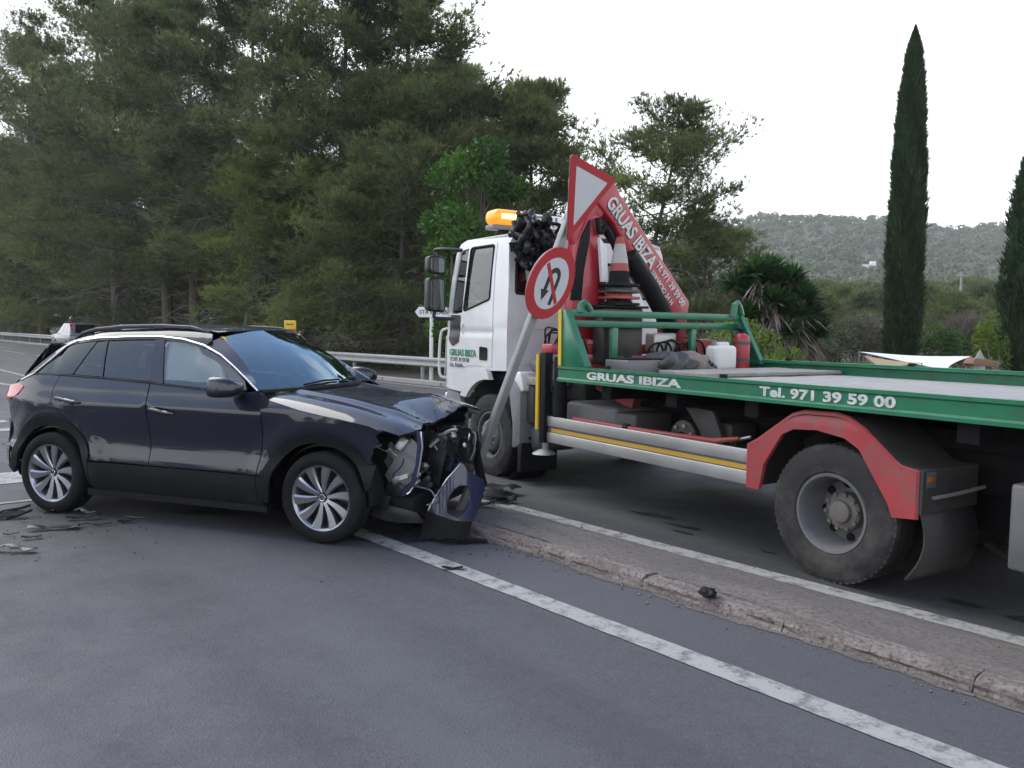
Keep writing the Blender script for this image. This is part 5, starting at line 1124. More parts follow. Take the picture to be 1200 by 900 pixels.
for k in range(3): MB().bb(-.10, .10, -.95, .80 - .05 * k, 0, .035, Matrix.Translation((-.26 + k * .23, .03 * k, .0)) @ Matrix.Rotation(.03 * (k - 1), 4, 'Z')).obj('board', M['wood'], bd, bevel=.008)
# ================================================================== BENT SIGN POST with two signs
LE, AZ, TW = .35433, -.30505, 1.22870
aX = Vector((sin(LE) * cos(AZ), sin(LE) * sin(AZ), cos(LE))); e0 = aX.cross(Vector((0, 0, 1))).normalized(); g0 = aX.cross(e0)
nX = cos(TW) * e0 + sin(TW) * g0; tX = aX.cross(nX)
SB = Vector((-.4225, 6.7027, 0))
sgn = empty('bent_road_sign', SB, 0, 'leaning grey sign post carrying a yield triangle and a no U-turn disc', 'road sign')
def S(a, t, n=0.0): return aX * a + tX * t + nX * n
MS = Matrix(((tX.x, aX.x, nX.x, 0), (tX.y, aX.y, nX.y, 0), (tX.z, aX.z, nX.z, 0), (0, 0, 0, 1)))   # local x=t, y=a, z=n
MB().bb(-.025, .065, -.05, 3.0, -.047, -.005, MS @ Matrix.Translation((0, 0, .0))).obj('post', M['galv'], sgn, bevel=.006)
TO = .0227
hh_ = .7 * sqrt(3) / 2; a1 = 2.4423; a2 = 2.0841
def tri(k, z): # scaled about centroid
    cy_ = a1 + hh_ * 2 / 3; P_ = [(-.35, a1 + hh_), (0, a1), (.35, a1 + hh_)]
    return [(TO + x * k, cy_ + (y - cy_) * k, z) for x, y in P_]
def plate(name, pts2, z0, z1, mat, par):
    mb = MB(); mb.prism(pts2, lambda a, b: MS @ Vector((a, b, z0)), lambda a, b: MS @ Vector((a, b, z1))); return mb.obj(name, mat, par)
t2 = lambda k, r: rnd([(x, y) for x, y, _ in tri(k, 0)], r, 5)
yp = plate('yield_plate', t2(1.0, .045), .022, .034, M['sign_red'], sgn); plate('plate_back', t2(.985, .045), .014, .0215, M['galv'], yp)
plate('white_field', t2(.69, .015), .0345, .036, M['sign_white'], yp)
circ = lambda r, n=56: [(TO + r * cos(2 * pi * i / n), a2 + r * sin(2 * pi * i / n)) for i in range(n)]
rp_ = plate('no_u_turn_plate', circ(.30), .022, .034, M['sign_red'], sgn); plate('plate_back', circ(.296), .012, .0215, M['galv'], rp_)
plate('white_field', circ(.215), .0345, .036, M['sign_white'], rp_)
# U-turn arrow
ro, ri, cx_, cy_ = .085, .042, .0, .05
out_a = [(ro * cos(t), cy_ + ro * sin(t)) for t in np.linspace(0, pi, 14)]; in_a = [(ri * cos(t), cy_ + ri * sin(t)) for t in np.linspace(pi, 0, 14)]
ar = [(ro, -.17)] + out_a + [(-ro, -.06), (-ro - .035, -.06), (-(ro + ri) / 2, -.15), (-ri + .035, -.06), (-ri, -.06)] + in_a + [(ri, -.17)]
plate('turn_arrow', [(TO + x, a2 + y) for x, y in ar], .0362, .0372, M['letter_black'], rp_)
d = .205 / sqrt(2); w_ = .019
plate('red_slash', [(TO - d - w_ * .7, a2 + d - w_ * .7), (TO - d + w_ * .7, a2 + d + w_ * .7), (TO + d + w_ * .7, a2 - d + w_ * .7), (TO + d - w_ * .7, a2 - d - w_ * .7)], .0374, .0384, M['sign_red'], rp_)
for a in (1.95, 2.2, 2.62, 2.9): MB().bb(-.03, .07, a - .02, a + .02, -.05, .014, MS).obj('clamp', M['galv'], sgn)

# ================================================================== DEBRIS ON THE ROAD
def deb(name, px, py, pts, mat, lab, cat, rad=None, rz=0.0, thick=.015):
    g = gnd(px, py); o = empty(name, (g.x, g.y, 0), rz, lab, cat); return o
rg = random.Random(17)
def shard(name, px, py, L_, W_, H_, rz, mat, lab, cat, seed):
    L_ *= 1.15; W_ *= 1.3
    r_ = random.Random(seed); g = gnd(px, py); n = 9; ol_ = []
    for i in range(n): ol_.append((-L_ / 2 + L_ * i / (n - 1), W_ / 2 * r_.uniform(.35, 1.0)))
    for i in reversed(range(n)): ol_.append((-L_ / 2 + L_ * i / (n - 1), -W_ / 2 * r_.uniform(.35, 1.0)))
    o = panel(name, ol_, lambda a, b: (a, b, .008 + .8 * H_ * (1 - (2 * b / W_) ** 2) * (.6 + .4 * sin(6 * a / L_ + seed)) + .012 * abs(sin(17 * a + seed))), M[mat], None, g=max(.02, L_ / 14), thick=.006, back=True)
    o.location = (g.x, g.y, .004); o.rotation_euler = (0, 0, rz); return tag(o, lab, cat)
shard('bumper_strip', 8, 647, .36, .075, .05, -.05, 'dark_plastic2', 'grey ribbed bumper strip lying farthest from the car', 'car part', 1)
MB_ = None
d1 = empty('grille_scrap', (*gnd(6, 608)[:2], 0), .35, 'torn black grille scrap with bent prongs on the asphalt', 'car part')
for k in range(5): MB().tube([(-.14 + .02 * k, -.05 + .025 * k, .012), (.0, -.05 + .028 * k, .03 + .006 * k), (.13, -.03 + .02 * k, .04)], .009, 6).obj('bar', M['dark_plastic2'], d1)
MB().tube([(-.12, .06, .01), (-.02, .07, .05), (.10, .05, .07), (.17, .05, .09)], .012, 6).obj('prong', M['plastic'], d1); MB().tube([(.02, -.05, .01), (.10, -.04, .03), (.19, .0, .06)], .012, 6).obj('prong', M['plastic'], d1)
shard('trim_scrap', 63, 621, .30, .09, .03, .22, 'dark_plastic2', 'long black trim scrap below the rear wheel', 'car part', 4)
shard('trim_scrap', 98, 609.5, .22, .055, .045, .3, 'plastic', 'thick black rod-like trim piece lying on the long scrap', 'car part', 6)
shard('trim_scrap', 100, 603, .14, .05, .05, .1, 'grey_plastic', 'small grey clip bracket beside the rod-like trim', 'car part', 9)
shard('trim_scrap', 37, 632, .11, .05, .02, .5, 'plastic', 'small black ring-shaped clip at the end of the long scrap', 'car part', 12)
shard('trim_scrap', 68, 601, .16, .08, .03, 0.1, 'plastic', 'flat black flake touching the rear tyre', 'car part', 14)
shard('trim_scrap', 108, 617, .24, .02, .008, .25, 'plastic', 'thin black splinter pointing from the long scrap', 'car part', 15)
shard('trim_scrap', 148, 613, .10, .045, .015, .2, 'plastic', 'lone small black chip under the rear door', 'car part', 16)
shard('trim_scrap', 158, 608.5, .14, .012, .01, .05, 'grey_plastic', 'pale thin sliver near the lone chip under the rear door', 'car part', 18)
shard('trim_scrap', 13, 628, .10, .012, .006, .1, 'plastic', 'thin black sliver between grille scrap and bumper strip', 'car part', 19)
shard('trim_scrap', 27, 612, .04, .02, .01, .1, 'plastic', 'tiny black crumb beside the grille scrap', 'car part', 20)
shard('trim_scrap', 530, 668, .12, .035, .008, .05, 'plastic', 'black leaf-shaped flake on the white line', 'car part', 22)
pu = lump('rubber_plug', Vector((*gnd(829, 698, .07)[:2], .072)), (.055, .042, .028), 'plastic', 'round black plug lying on the island kerb', 'car part', 31)
# debris heap on the island behind the bumper corner
for k, (px, py, s_, lab) in enumerate(((578, 585, .26, 'crumpled black undertray scrap on the island by the post foot'), (590, 578, .22, 'black splash shield scrap behind the sign post'), (565, 598, .16, 'small bent black scrap between kerb and bumper corner'), (597, 590, .10, 'black crumb on the line beyond the island'))):
    o = shard('undertray_scrap', px, py, s_ * 1.4, s_ * .9, .07, rg.uniform(0, 3), 'black', lab, 'car part', 40 + k); o.location.z = .03 if k != 3 else .006
for k, (px, py, lab) in enumerate(((543, 637, 'flat black splinter under the bumper corner'), (470, 610, 'black scrap under the smashed front'), (480, 617, 'second black scrap lying under the smashed front'))): shard('trim_scrap', px, py, .3, .10, .02, .2 + k, 'black', lab, 'car part', 60 + k)

# glass crumbs and splinters strewn around the wreck
V = []; F = []; rg = random.Random(51)
for k in range(800):
    if k % 3: px, py = rg.gauss(520, 60), rg.gauss(628, 22)
    else: px, py = rg.gauss(60, 60), rg.gauss(622, 20)
    if py < 560: continue
    g = gnd(px, py); r = rg.choice([.002, .003, .004, .005, .009]); n0 = len(V); a = rg.uniform(0, 6.28)
    for q in range(3): V.append((g.x + r * cos(a + q * 2.1) * rg.uniform(.6, 1.5), g.y + r * sin(a + q * 2.1) * rg.uniform(.6, 1.5), .007))
    V.append((g.x, g.y, .007 + r * .8)); F += [(n0, n0 + 1, n0 + 3), (n0 + 1, n0 + 2, n0 + 3), (n0 + 2, n0, n0 + 3), (n0, n0 + 2, n0 + 1)]
tag(npobj('plastic_crumbs', np.array(V), np.array(F), M['dark_plastic2']), 'dark plastic and glass crumbs strewn around the wreck', 'crumbs', kind='stuff')
for k, (px, py, a, b_) in enumerate(((470, 628, .5, .22), (520, 622, .35, .15), (250, 600, .5, .12))):
    g = gnd(px, py); n = 22; r_ = random.Random(70 + k); mb = MB(); mb.add([(g.x + a * cos(2 * pi * i / n) * r_.uniform(.75, 1.1), g.y + b_ * sin(2 * pi * i / n) * r_.uniform(.7, 1.1), .0022 + .0002 * k) for i in range(n)], [tuple(range(n))]); tag(mb.obj('fluid_stain', M['damp'], None), kind='structure')
# ================================================================== VEGETATION
M['bark'] = pm('pine_bark', (.105, .085, .072), .95, var=.35, vs=5, dirt=(.05, .04, .035), ds=9, damt=.7, bump=.9, bs=14)
M['deadwood'] = pm('dead_grey_twigs', (.21, .19, .178), .95, var=.3, vs=3)
M['needle_dark'] = foliage('pine_needles_dark', (.046, .059, .030), (.088, .110, .046), (.165, .19, .068), .40)
M['needle_mid'] = foliage('pine_needles_mid', (.060, .079, .034), (.118, .148, .053), (.22, .25, .082), .42)
M['needle_fresh'] = foliage('pine_needles_fresh', (.065, .090, .028), (.12, .158, .042), (.22, .255, .065), .36)
M['leaf_bright'] = foliage('bright_leaves', (.022, .060, .012), (.05, .125, .018), (.10, .20, .03), .35)
M['leaf_lime'] = foliage('lime_leaves', (.07, .12, .02), (.13, .20, .03), (.22, .28, .06), .40)
M['leaf_olive'] = foliage('olive_leaves', (.06, .07, .035), (.10, .12, .055), (.16, .17, .09), .25)
M['leaf_cypress'] = foliage('cypress_sprays', (.018, .038, .017), (.033, .066, .025), (.062, .105, .037), .2)
M['leaf_yucca'] = foliage('yucca_blades', (.012, .035, .014), (.03, .085, .02), (.08, .17, .04), .2)
M['leaf_straw'] = foliage('dead_yucca_blades', (.10, .075, .06), (.19, .155, .13), (.28, .24, .21), .15)
M['twig_brown'] = foliage('bare_brown_twigs', (.10, .085, .062), (.15, .13, .10), (.20, .18, .14), .1)
M['far_wood'] = foliage('far_pine_wood', (.045, .062, .026), (.068, .092, .036), (.095, .122, .046), .1)
def unit(a): return a / np.maximum(np.linalg.norm(a, axis=-1, keepdims=True), 1e-9)
def blades(P, D, L, W, nb, R, spread=.8, tint=None):
    """nb pointed blades from every point, roughly along D"""
    n = len(P); P = np.repeat(P, nb, 0); D = np.repeat(D, nb, 0)
    d = unit(D + R.normal(0, spread, (n * nb, 3))); l = (np.repeat(L, nb) if np.ndim(L) else L) * R.uniform(.65, 1.25, n * nb)
    s = unit(np.cross(d, unit(R.normal(0, 1, (n * nb, 3))))); w_ = W * R.uniform(.7, 1.3, n * nb)
    V = np.empty((n * nb, 3, 3)); V[:, 0] = P + s * w_[:, None] * .5; V[:, 1] = P - s * w_[:, None] * .5; V[:, 2] = P + d * l[:, None]
    T = None if tint is None else np.repeat(np.clip(np.repeat(tint, nb) + R.normal(0, .07, n * nb), 0, 1), 3)
    return V.reshape(-1, 3), np.arange(n * nb * 3).reshape(-1, 3), T
def leaves(P, D, L, W, R, tint):
    """one diamond leaf per point"""
    n = len(P); d = unit(D + R.normal(0, .7, (n, 3))); s = unit(np.cross(d, R.normal(0, 1, (n, 3)))); l = L * R.uniform(.6, 1.3, n)[:, None]; w_ = W * R.uniform(.7, 1.2, n)[:, None]
    V = np.stack([P, P + d * l * .5 + s * w_ * .5, P + d * l, P + d * l * .5 - s * w_ * .5], 1)
    return V.reshape(-1, 3), np.arange(n * 4).reshape(-1, 4), np.repeat(np.clip(tint + R.normal(0, .1, n), 0, 1), 4)
def tubes(paths, n=5):
    mb = MB()
    for pts, r in paths: mb.tube(pts, r, n, caps=False)
    return mb
def pine(name, base, H, seed, label, R=4.5, cb=.3, nl=46, tw=9, tf=11, tl=.30, tw_w=.030, nb=7, mat='needle_mid', lean=(0, 0), curve=0.0, flat=.30, rise=.35, dead=60, group=None, prof=None, r0=None, sparse=0.0, tb=.42):
    rr = np.random.default_rng(seed); root = empty(name, base, 0, label, 'pine tree', group)
    r0 = r0 or H * .016; tp = []
    for i in range(11):
        t = i / 10; tp.append(np.array([lean[0] * H * (t ** (1 + curve)) + .12 * sin(3.1 * t + seed) * t * H * .06, lean[1] * H * t + .1 * cos(2.3 * t + seed) * t * H * .05, H * t * .97]))
    trad = [max(.03, r0 * (1 - .9 * (i / 10)) * (1.25 if i == 0 else 1)) for i in range(11)]
    tpa = np.array(tp)
    def tpos(t): k = min(int(t * 10), 9); f = t * 10 - k; return tpa[k] * (1 - f) + tpa[k + 1] * f
    prof = prof or (lambda h: (sin(pi * min(1, (h * .80 + .22))) ** .7))
    branches = []; TP = []; TD = []; TT = []
    for i in range(nl):
        h = (i + rr.uniform(0, 1)) / nl; t = cb + (1 - cb) * h * .98
        if rr.random() < sparse: continue
        az = i * 2.39996 + rr.normal(0, .35); L = R * prof(h) * rr.uniform(.65, 1.1); el = (rise * 2.2 * h - .18 * (1 - h)) + rr.normal(0, .12)
        p = tpos(t); d = np.array([cos(az) * cos(el), sin(az) * cos(el), sin(el)]); pts = [p]; ns = 6; wob = rr.normal(0, .12, 3)
        for k in range(ns):
            d = unit(d + wob * .25 + rr.normal(0, .10, 3) + np.array([0, 0, .035])); pts.append(pts[-1] + d * L / ns)
        br = max(.018, r0 * .30 * (1 - .55 * h) * L / R); branches.append((pts, [br * (1 - .85 * k / ns) for k in range(ns + 1)]))
        pa = np.array(pts); tint_l = rr.normal(tb, .21)
        for j in range(tw):
            f = rr.uniform(.30, 1.0) if j else 1.0; k = min(int(f * ns), ns - 1); q = pa[k] + (pa[k + 1] - pa[k]) * (f * ns - k); dd = unit(pa[k + 1] - pa[k])
            sd_ = unit(dd + rr.normal(0, .75, 3) * np.array([1, 1, .45]) + np.array([0, 0, .12])); tl_ = L * rr.uniform(.14, .30) * (1.15 - .4 * f) + .25
            end = q + sd_ * tl_; branches.append(([q, q * .4 + end * .6 + rr.normal(0, .03, 3), end], [.014, .009, .005]))
            m = int(tf * rr.uniform(.6, 1.4)); u = rr.uniform(.25, 1.08, m)[:, None]
            c = q + (end - q) * u + rr.normal(0, 1, (m, 3)) * np.array([flat, flat, flat * .45]) * (.5 + .6 * tl_)
            TP.append(c); TD.append(np.tile(unit(sd_ * .7 + np.array([0, 0, .55])), (m, 1)) + unit(c - (q + end) / 2) * .5); TT.append(np.full(m, tint_l + rr.normal(0, .10)) + .25 * np.clip(u[:, 0] - .8, 0, 1))
    tr_ = tubes([(tp, trad)], 10).obj('trunk', M['bark'], root, sharp=60)
    tubes(branches, 4).obj('limbs', M['bark'], tr_, sharp=80)
    P = np.concatenate(TP); D = unit(np.concatenate(TD)); T = np.concatenate(TT)
    V, F, TI = blades(P, D, tl, tw_w, nb, rr, .55, T)
    npobj('crown', V, F, M[mat], root, TI)
    if dead:
        db = []
        for i in range(dead):
            t = rr.uniform(max(.08, cb - .22), min(.9, cb + .35)); az = rr.uniform(0, 6.28); L = R * rr.uniform(.35, .85); p = tpos(t); d = np.array([cos(az), sin(az), rr.normal(-.05, .15)]); pts = [p]
            for k in range(5): d = unit(d + rr.normal(0, .16, 3) + np.array([0, 0, -.05])); pts.append(pts[-1] + d * L / 5)
            db.append((pts, [.022, .018, .014, .010, .007, .004]))
            for j in range(5):
                k = rr.integers(1, 5); q = pts[k]; d2 = unit(d + rr.normal(0, .7, 3)); e = q + d2 * L * rr.uniform(.15, .35); db.append(([q, (q + e) / 2 + np.array([0, 0, -.04]), e + np.array([0, 0, -.12])], [.008, .006, .003]))
        tubes(db, 3).obj('dead_branches', M['deadwood'], root, sharp=80)
    return root
def px_at(px, depth): # ground position under a photo column at a given depth
    return ((px - 600) / FPX * depth * 1.0, depth, -.05)
PG = 'pines of the wood beyond the barrier'
heads = [
 # px, depth, H, R, cb, mat, lean, label, extra
 (292, 41.5, 19, 5.8, .20, 'needle_dark', (.01, 0), 'thick single-trunked pine behind the car roof', dict(dead=90)),
 (198, 51, 23, 6.8, .18, 'needle_dark', (-.03, 0), 'tall pine with pale leaning trunk beside the thick-trunked pine', dict(dead=90)),
 (140, 60, 27, 8.8, .14, 'needle_mid', (-.05, 0), 'broad tall pine above the distant silver car', dict(dead=70, tf=28)),
 (228, 50, 22, 6.4, .20, 'needle_mid', (0, 0), 'slim-trunked pine between the pale leaning trunk and the thick trunk', dict(dead=60)),
 (52, 78, 30, 10.5, .08, 'needle_mid', (-.02, 0), 'largest pine standing behind the far end of the barrier', dict(tf=28, dead=50)),
 (395, 37, 18.5, 5.2, .26, 'needle_dark', (.02, 0), 'open-topped dark pine right of the thick-trunked pine', dict(dead=90, sparse=.12)),
 (462, 36, 17.2, 4.8, .22, 'needle_mid', (.03, 0), 'pine rising over the arrow direction sign', dict(dead=70)),
 (520, 42, 15.6, 4.4, .25, 'needle_mid', (.02, 0), 'pine with sloping crown edge behind the bright green tree', dict(dead=30)),
 (612, 36, 12.6, 3.5, .30, 'needle_mid', (.03, 0), 'rounded pine rising behind the truck roof beacon', dict(dead=25, sparse=.1)),
]
trees = []
for i, (px, dp_, H, R_, cb, mat, ln, lab, ex_) in enumerate(heads):
    kw = dict(nl=60, tw=11, tf=19, nb=7, tl=.38, tw_w=.042); kw.update(ex_)
    trees.append(pine('pine_tree', px_at(px, dp_), H, 100 + i, lab, R=R_, cb=cb, mat=mat, lean=ln, group=PG, **kw))
# younger pines hanging over the barrier
pine('pine_tree', px_at(338, 35.5), 10.6, 201, 'young fresh green pine with drooping boughs in front of the dark wood', R=3.5, cb=.14, nl=52, tw=11, tf=17, nb=7, tl=.26, tw_w=.028, mat='needle_fresh', dead=60, rise=.25, tb=.52)
pine('pine_tree', px_at(408, 31.5), 7.6, 202, 'low young pine with grey drooping twigs over the barrier beside the direction sign', R=2.9, cb=.10, nl=44, tw=10, tf=16, nb=7, tl=.24, tw_w=.026, mat='needle_mid', dead=80, rise=.2, tb=.5)
pine('pine_tree', px_at(470, 31.5), 9.4, 203, 'dull olive pine with hanging dead boughs left of the bright green tree', R=3.1, cb=.12, nl=46, tw=10, tf=16, nb=7, tl=.26, tw_w=.028, mat='needle_mid', dead=90, rise=.2)
young = [o for o in bpy.data.objects if o.get('label', '').find('young fresh green') >= 0 or o.get('label', '').find('dull olive pine') >= 0]
# packed rows behind: copies of the front trees, told apart only by place
rb = random.Random(77)
for k in range(42):
    low_ = 16 <= k < 34; src = young[k % 2] if low_ else trees[k % 8]; c = copy_tree(src); px = -60 + (k - 16) * 620 / 17 if low_ else rb.uniform(-40, 560); dp_ = rb.uniform(58, 88) if px < 330 else rb.uniform(50, 75)
    if low_: dp_ = rb.uniform(64, 74) if px < 250 else rb.uniform(46, 58)
    mind = 19.5 / (.6608 + .7505 * (px - 600) / 944); gs = max(1, mind / dp_ * .9); dp_ = max(dp_, mind)
    c.location = px_at(px, dp_); c.rotation_euler = (0, 0, rb.uniform(0, 6.28)); s_ = rb.uniform(.75, .95) * (1.35 if low_ else 1) * min(gs, 1.25); c.scale = (s_, s_, s_ * .9)
    c['label'] = 'dark pine packed in the rows behind the front pines'; c['group'] = 'packed pines deep in the wood'; c.name = 'pine_tree'
for k in range(6):
    c = copy_tree(trees[(2, 4, 3)[k % 3]]); px = 5 + k * 36; mind = 22 / (.6608 + .7505 * (px - 600) / 944); c.location = px_at(px, mind + 3 * (k % 2)); c.rotation_euler = (0, 0, 2.2 * k); s_ = 1.0 + .10 * (px < 90); c.scale = (s_, s_, s_)
    c['label'] = 'dark pine packed in the rows behind the front pines'; c['group'] = 'packed pines deep in the wood'; c.name = 'pine_tree'
# undergrowth along the wood edge
def shrub(name, base, size, seed, label, mat='leaf_olive', n=2600, L=.10, W=.06, group=None, cat='shrub', stems=9, lumps=7, up=.4, stem_mat='deadwood'):
    rr = np.random.default_rng(seed); root = empty(name, base, 0, label, cat, group); sx, sy, sz = size
    cs_ = np.stack([rr.uniform(-.62, .62, lumps) * sx, rr.uniform(-.62, .62, lumps) * sy, rr.uniform(.30, .78, lumps) * sz], 1); rd = rr.uniform(.28, .48, lumps)
    k = rr.integers(0, lumps, n); d = unit(rr.normal(0, 1, (n, 3))); rad = rr.uniform(.45, 1.05, n) ** .6
    P = cs_[k] + d * rad[:, None] * rd[k][:, None] * np.array([sx, sy, sz * .75]); P[:, 2] = np.maximum(P[:, 2], .03)
    tint = rr.normal(.45, .18, lumps)[k] + .12 * d[:, 2] * 0 + rr.normal(0, .1, n)
    V, F, T = leaves(P, unit(d + np.array([0, 0, up])), L, W, rr, tint); npobj('leaves', V, F, M[mat], root, T)
    st = []
    for i in range(stems):
        e = cs_[i % lumps] + rr.normal(0, .1, 3); b = np.array([rr.normal(0, .12), rr.normal(0, .12), 0]); st.append(([b, b * .5 + e * .5 + rr.normal(0, .06, 3), e], [.03, .02, .008]))
    tubes(st, 5).obj('stems', M[stem_mat], root, sharp=80); return root
rb = random.Random(9)
for k in range(26):
    s_ = 14 + k * 2.3 + rb.uniform(-.6, .6); d = -15.6 - rb.uniform(0, 3.5); x, y, _ = road(s_, d); z = rb.uniform(.9, 2.1)
    shrub('undergrowth_bush', (x, y, -.05), (rb.uniform(1.1, 1.9), rb.uniform(1.0, 1.6), z), 300 + k, 'low dull bush growing under the pines behind the barrier', 'leaf_olive' if k % 3 else 'needle_dark', 1500, .13, .07, 'bushes along the barrier')
# bright green tree behind the cab
def leafy(name, base, H, R_, seed, label, mat, n=9000, L=.20, W=.10, cb=.25, lumps=26, cat='tree', lean=0.0):
    rr = np.random.default_rng(seed); root = empty(name, base, 0, label, cat)
    hs = rr.uniform(cb, .97, lumps); az = rr.uniform(0, 6.28, lumps); rad = R_ * np.sqrt(np.clip(1 - ((hs - .5) / .56) ** 2, .05, 1)) * rr.uniform(.25, .85, lumps)
    cs_ = np.stack([rad * np.cos(az) + lean * hs * H, rad * np.sin(az), hs * H], 1); rd = rr.uniform(.20, .36, lumps) * R_
    k = rr.integers(0, lumps, n); d = unit(rr.normal(0, 1, (n, 3))); P = cs_[k] + d * (rr.uniform(.3, 1.05, n) ** .55 * rd[k])[:, None] * np.array([1, 1, .8])
    tint = rr.normal(.5, .2, lumps)[k]; V, F, T = leaves(P, unit(d + np.array([0, 0, .5])), L, W, rr, tint)
    tk = [(np.array([[0, 0, 0], [lean * H * .2, .05, H * .25], [lean * H * .5, 0, H * .55], [lean * H * .8, 0, H * .85]]), [.16, .13, .09, .03])]
    for c in cs_: a = np.array([lean * c[2] * .7, 0, c[2] * .62]); tk.append(([a, (a + c) / 2 + rr.normal(0, .1, 3), c], [.05, .03, .012]))
    tubes(tk, 6).obj('trunk', M['bark'], root, sharp=80); npobj('crown', V, F, M[mat], root, T); return root
leafy('green_tree', px_at(562, 27), 7.7, 2.1, 11, 'bright green leafy tree rising behind the white cab', 'leaf_bright', 15000, .19, .10, .18, 34)
leafy('green_tree', px_at(528, 25.5), 4.6, 1.3, 12, 'smaller bright green bush tree low beside the cab mirrors', 'leaf_bright', 7000, .17, .09, .15, 20)
# ---- lone pine behind the crane
flatp = lambda h: .55 + .45 * sin(pi * min(1, .15 + h * 1.0)) if h < .8 else .62 - 1.5 * (h - .8)
pine('lone_pine', px_at(738, 26), 8.6, 401, 'lone leaning pine with layered open crown behind the red crane', R=2.7, cb=.46, nl=40, tw=9, tf=22, nb=8, tl=.20, tw_w=.022, mat='needle_mid', lean=(.17, 0), curve=.25, flat=.26, rise=.20, dead=14, prof=flatp, r0=.15, tb=.46)
pine('low_pine', px_at(822, 29), 5.6, 402, 'dense low pine standing below the lone leaning pine', R=2.3, cb=.10, nl=42, tw=10, tf=16, nb=7, tl=.23, tw_w=.024, mat='needle_mid', dead=30, rise=.2, tb=.4)
# ---- cypresses
def cypress(name, base, H, R_, seed, label, n=9000, w0=.9):
    rr = np.random.default_rng(seed); root = empty(name, base, 0, label, 'cypress')
    h = rr.uniform(0, 1, n) ** .9; az = rr.uniform(0, 6.28, n); pr = np.interp(h, [0, .03, .12, .35, .6, .8, .93, 1], [.60, .82, .98, 1.0, .88, .62, .26, .0])
    lob = 1 + .10 * np.sin(az * 5 + h * 17 + seed) + .07 * np.sin(az * 9 - h * 31); r = R_ * pr * lob * (rr.uniform(.55, 1.04, n) ** .5 + np.where(rr.random(n) < .06, rr.uniform(0, .16, n), 0))
    P = np.stack([r * np.cos(az), r * np.sin(az), h * H * .985 + .1], 1); D = unit(np.stack([np.cos(az) * .28, np.sin(az) * .28, np.full(n, 1.0)], 1))
    tint = .42 + .16 * np.sin(az * 3 + h * 23) + rr.normal(0, .12, n)
    V, F, T = blades(P, D, .34 * np.clip((1.02 - h) * 9, .15, 1), .07, 4, rr, .26, tint)
    tubes([([(0, 0, 0), (0, 0, H * .5), (0, 0, H * .86)], [R_ * .22, R_ * .15, .02])], 8).obj('trunk', M['bark'], root); npobj('crown', V, F, M['leaf_cypress'], root, T); return root
cypress('cypress_tree', px_at(1054.5, 33), 14.1, .61, 1, 'tall slim cypress rising above the white shade sail', 15000)
cypress('cypress_tree', px_at(1224, 27), 9.4, 1.28, 2, 'stout dark cypress at the edge of the garden', 15000)
# ---- yucca clump with dead skirts
yc = empty('yucca_clump', px_at(906, 20), 0, 'big branching yucca with green crowns over grey dead leaf skirts', 'yucca')
rr = np.random.default_rng(44); stems = []; Vg = []; Tg = []; Vd = []; Td = []
hd = [(-.95, .1, 2.75), (-.55, -.2, 3.05), (-.1, .1, 3.15), (.3, -.2, 2.9), (.62, .1, 2.55), (.85, -.1, 2.05), (-.2, -.5, 2.35), (.35, -.5, 2.05), (-.8, -.4, 2.0), (.95, -.3, 1.6), (.1, -.6, 1.6), (-.35, .3, 2.8), (.1, .2, 2.7), (.55, -.4, 2.45), (-.6, -.1, 2.5), (.7, .2, 2.3)]
for (hx, hy, hz) in hd:
    b = np.array([rr.normal(0, .2), rr.normal(0, .15), 0]); e = np.array([hx, hy, hz]); stems.append(([b, b * .45 + e * .55 + np.array([0, 0, -.15]), e], [.13, .10, .08]))
    for grp, n, (lo_, hi_), L_, W_, VV, TT in (('g', 300, (-.15, 1.0), .50, .062, Vg, Tg), ('d', 260, (-1.0, -.55), .60, .055, Vd, Td)):
        az = rr.uniform(0, 6.28, n); z = rr.uniform(lo_, hi_, n); c = np.sqrt(1 - z * z); d = np.stack([c * np.cos(az), c * np.sin(az), z], 1)
        p0 = e + (0 if grp == 'g' else 1) * np.stack([np.zeros(n), np.zeros(n), -rr.uniform(.0, hz * .55, n)], 1) * np.array([1, 1, 1]) + (0 if grp == 'g' else 1) * (b - e) * (rr.uniform(0, .3, n)[:, None] * np.array([1, 1, 0])) + d * (.06 if grp == 'g' else .22)
        s = unit(np.cross(d, np.array([0, 0, 1.0]) + rr.normal(0, .2, (n, 3)))); l = L_ * rr.uniform(.7, 1.15, n)[:, None]; m_ = p0 + d * l * .55; t_ = p0 + d * l + np.array([0, 0, -.12 if grp == 'g' else -.05]) * l
        w_ = W_ / 2; q1 = np.stack([p0 - s * w_ * .7, p0 + s * w_ * .7, m_ + s * w_, m_ - s * w_], 1); q2 = np.stack([m_ - s * w_, m_ + s * w_, t_ + s * .004, t_ - s * .004], 1)
        VV.append(np.concatenate([q1, q2]).reshape(-1, 3)); tt = np.clip(rr.normal(.5, .22, n), 0, 1); TT.append(np.repeat(np.concatenate([tt, tt]), 4))
tubes(stems, 8).obj('stems', M['bark'], yc, sharp=80)
Vg = np.concatenate(Vg); npobj('green_blades', Vg, np.arange(len(Vg)).reshape(-1, 4), M['leaf_yucca'], yc, np.concatenate(Tg))
Vd = np.concatenate(Vd); Vd[:, 2] = np.maximum(Vd[:, 2], .02); npobj('dead_skirt', Vd, np.arange(len(Vd)).reshape(-1, 4), M['leaf_straw'], yc, np.concatenate(Td))
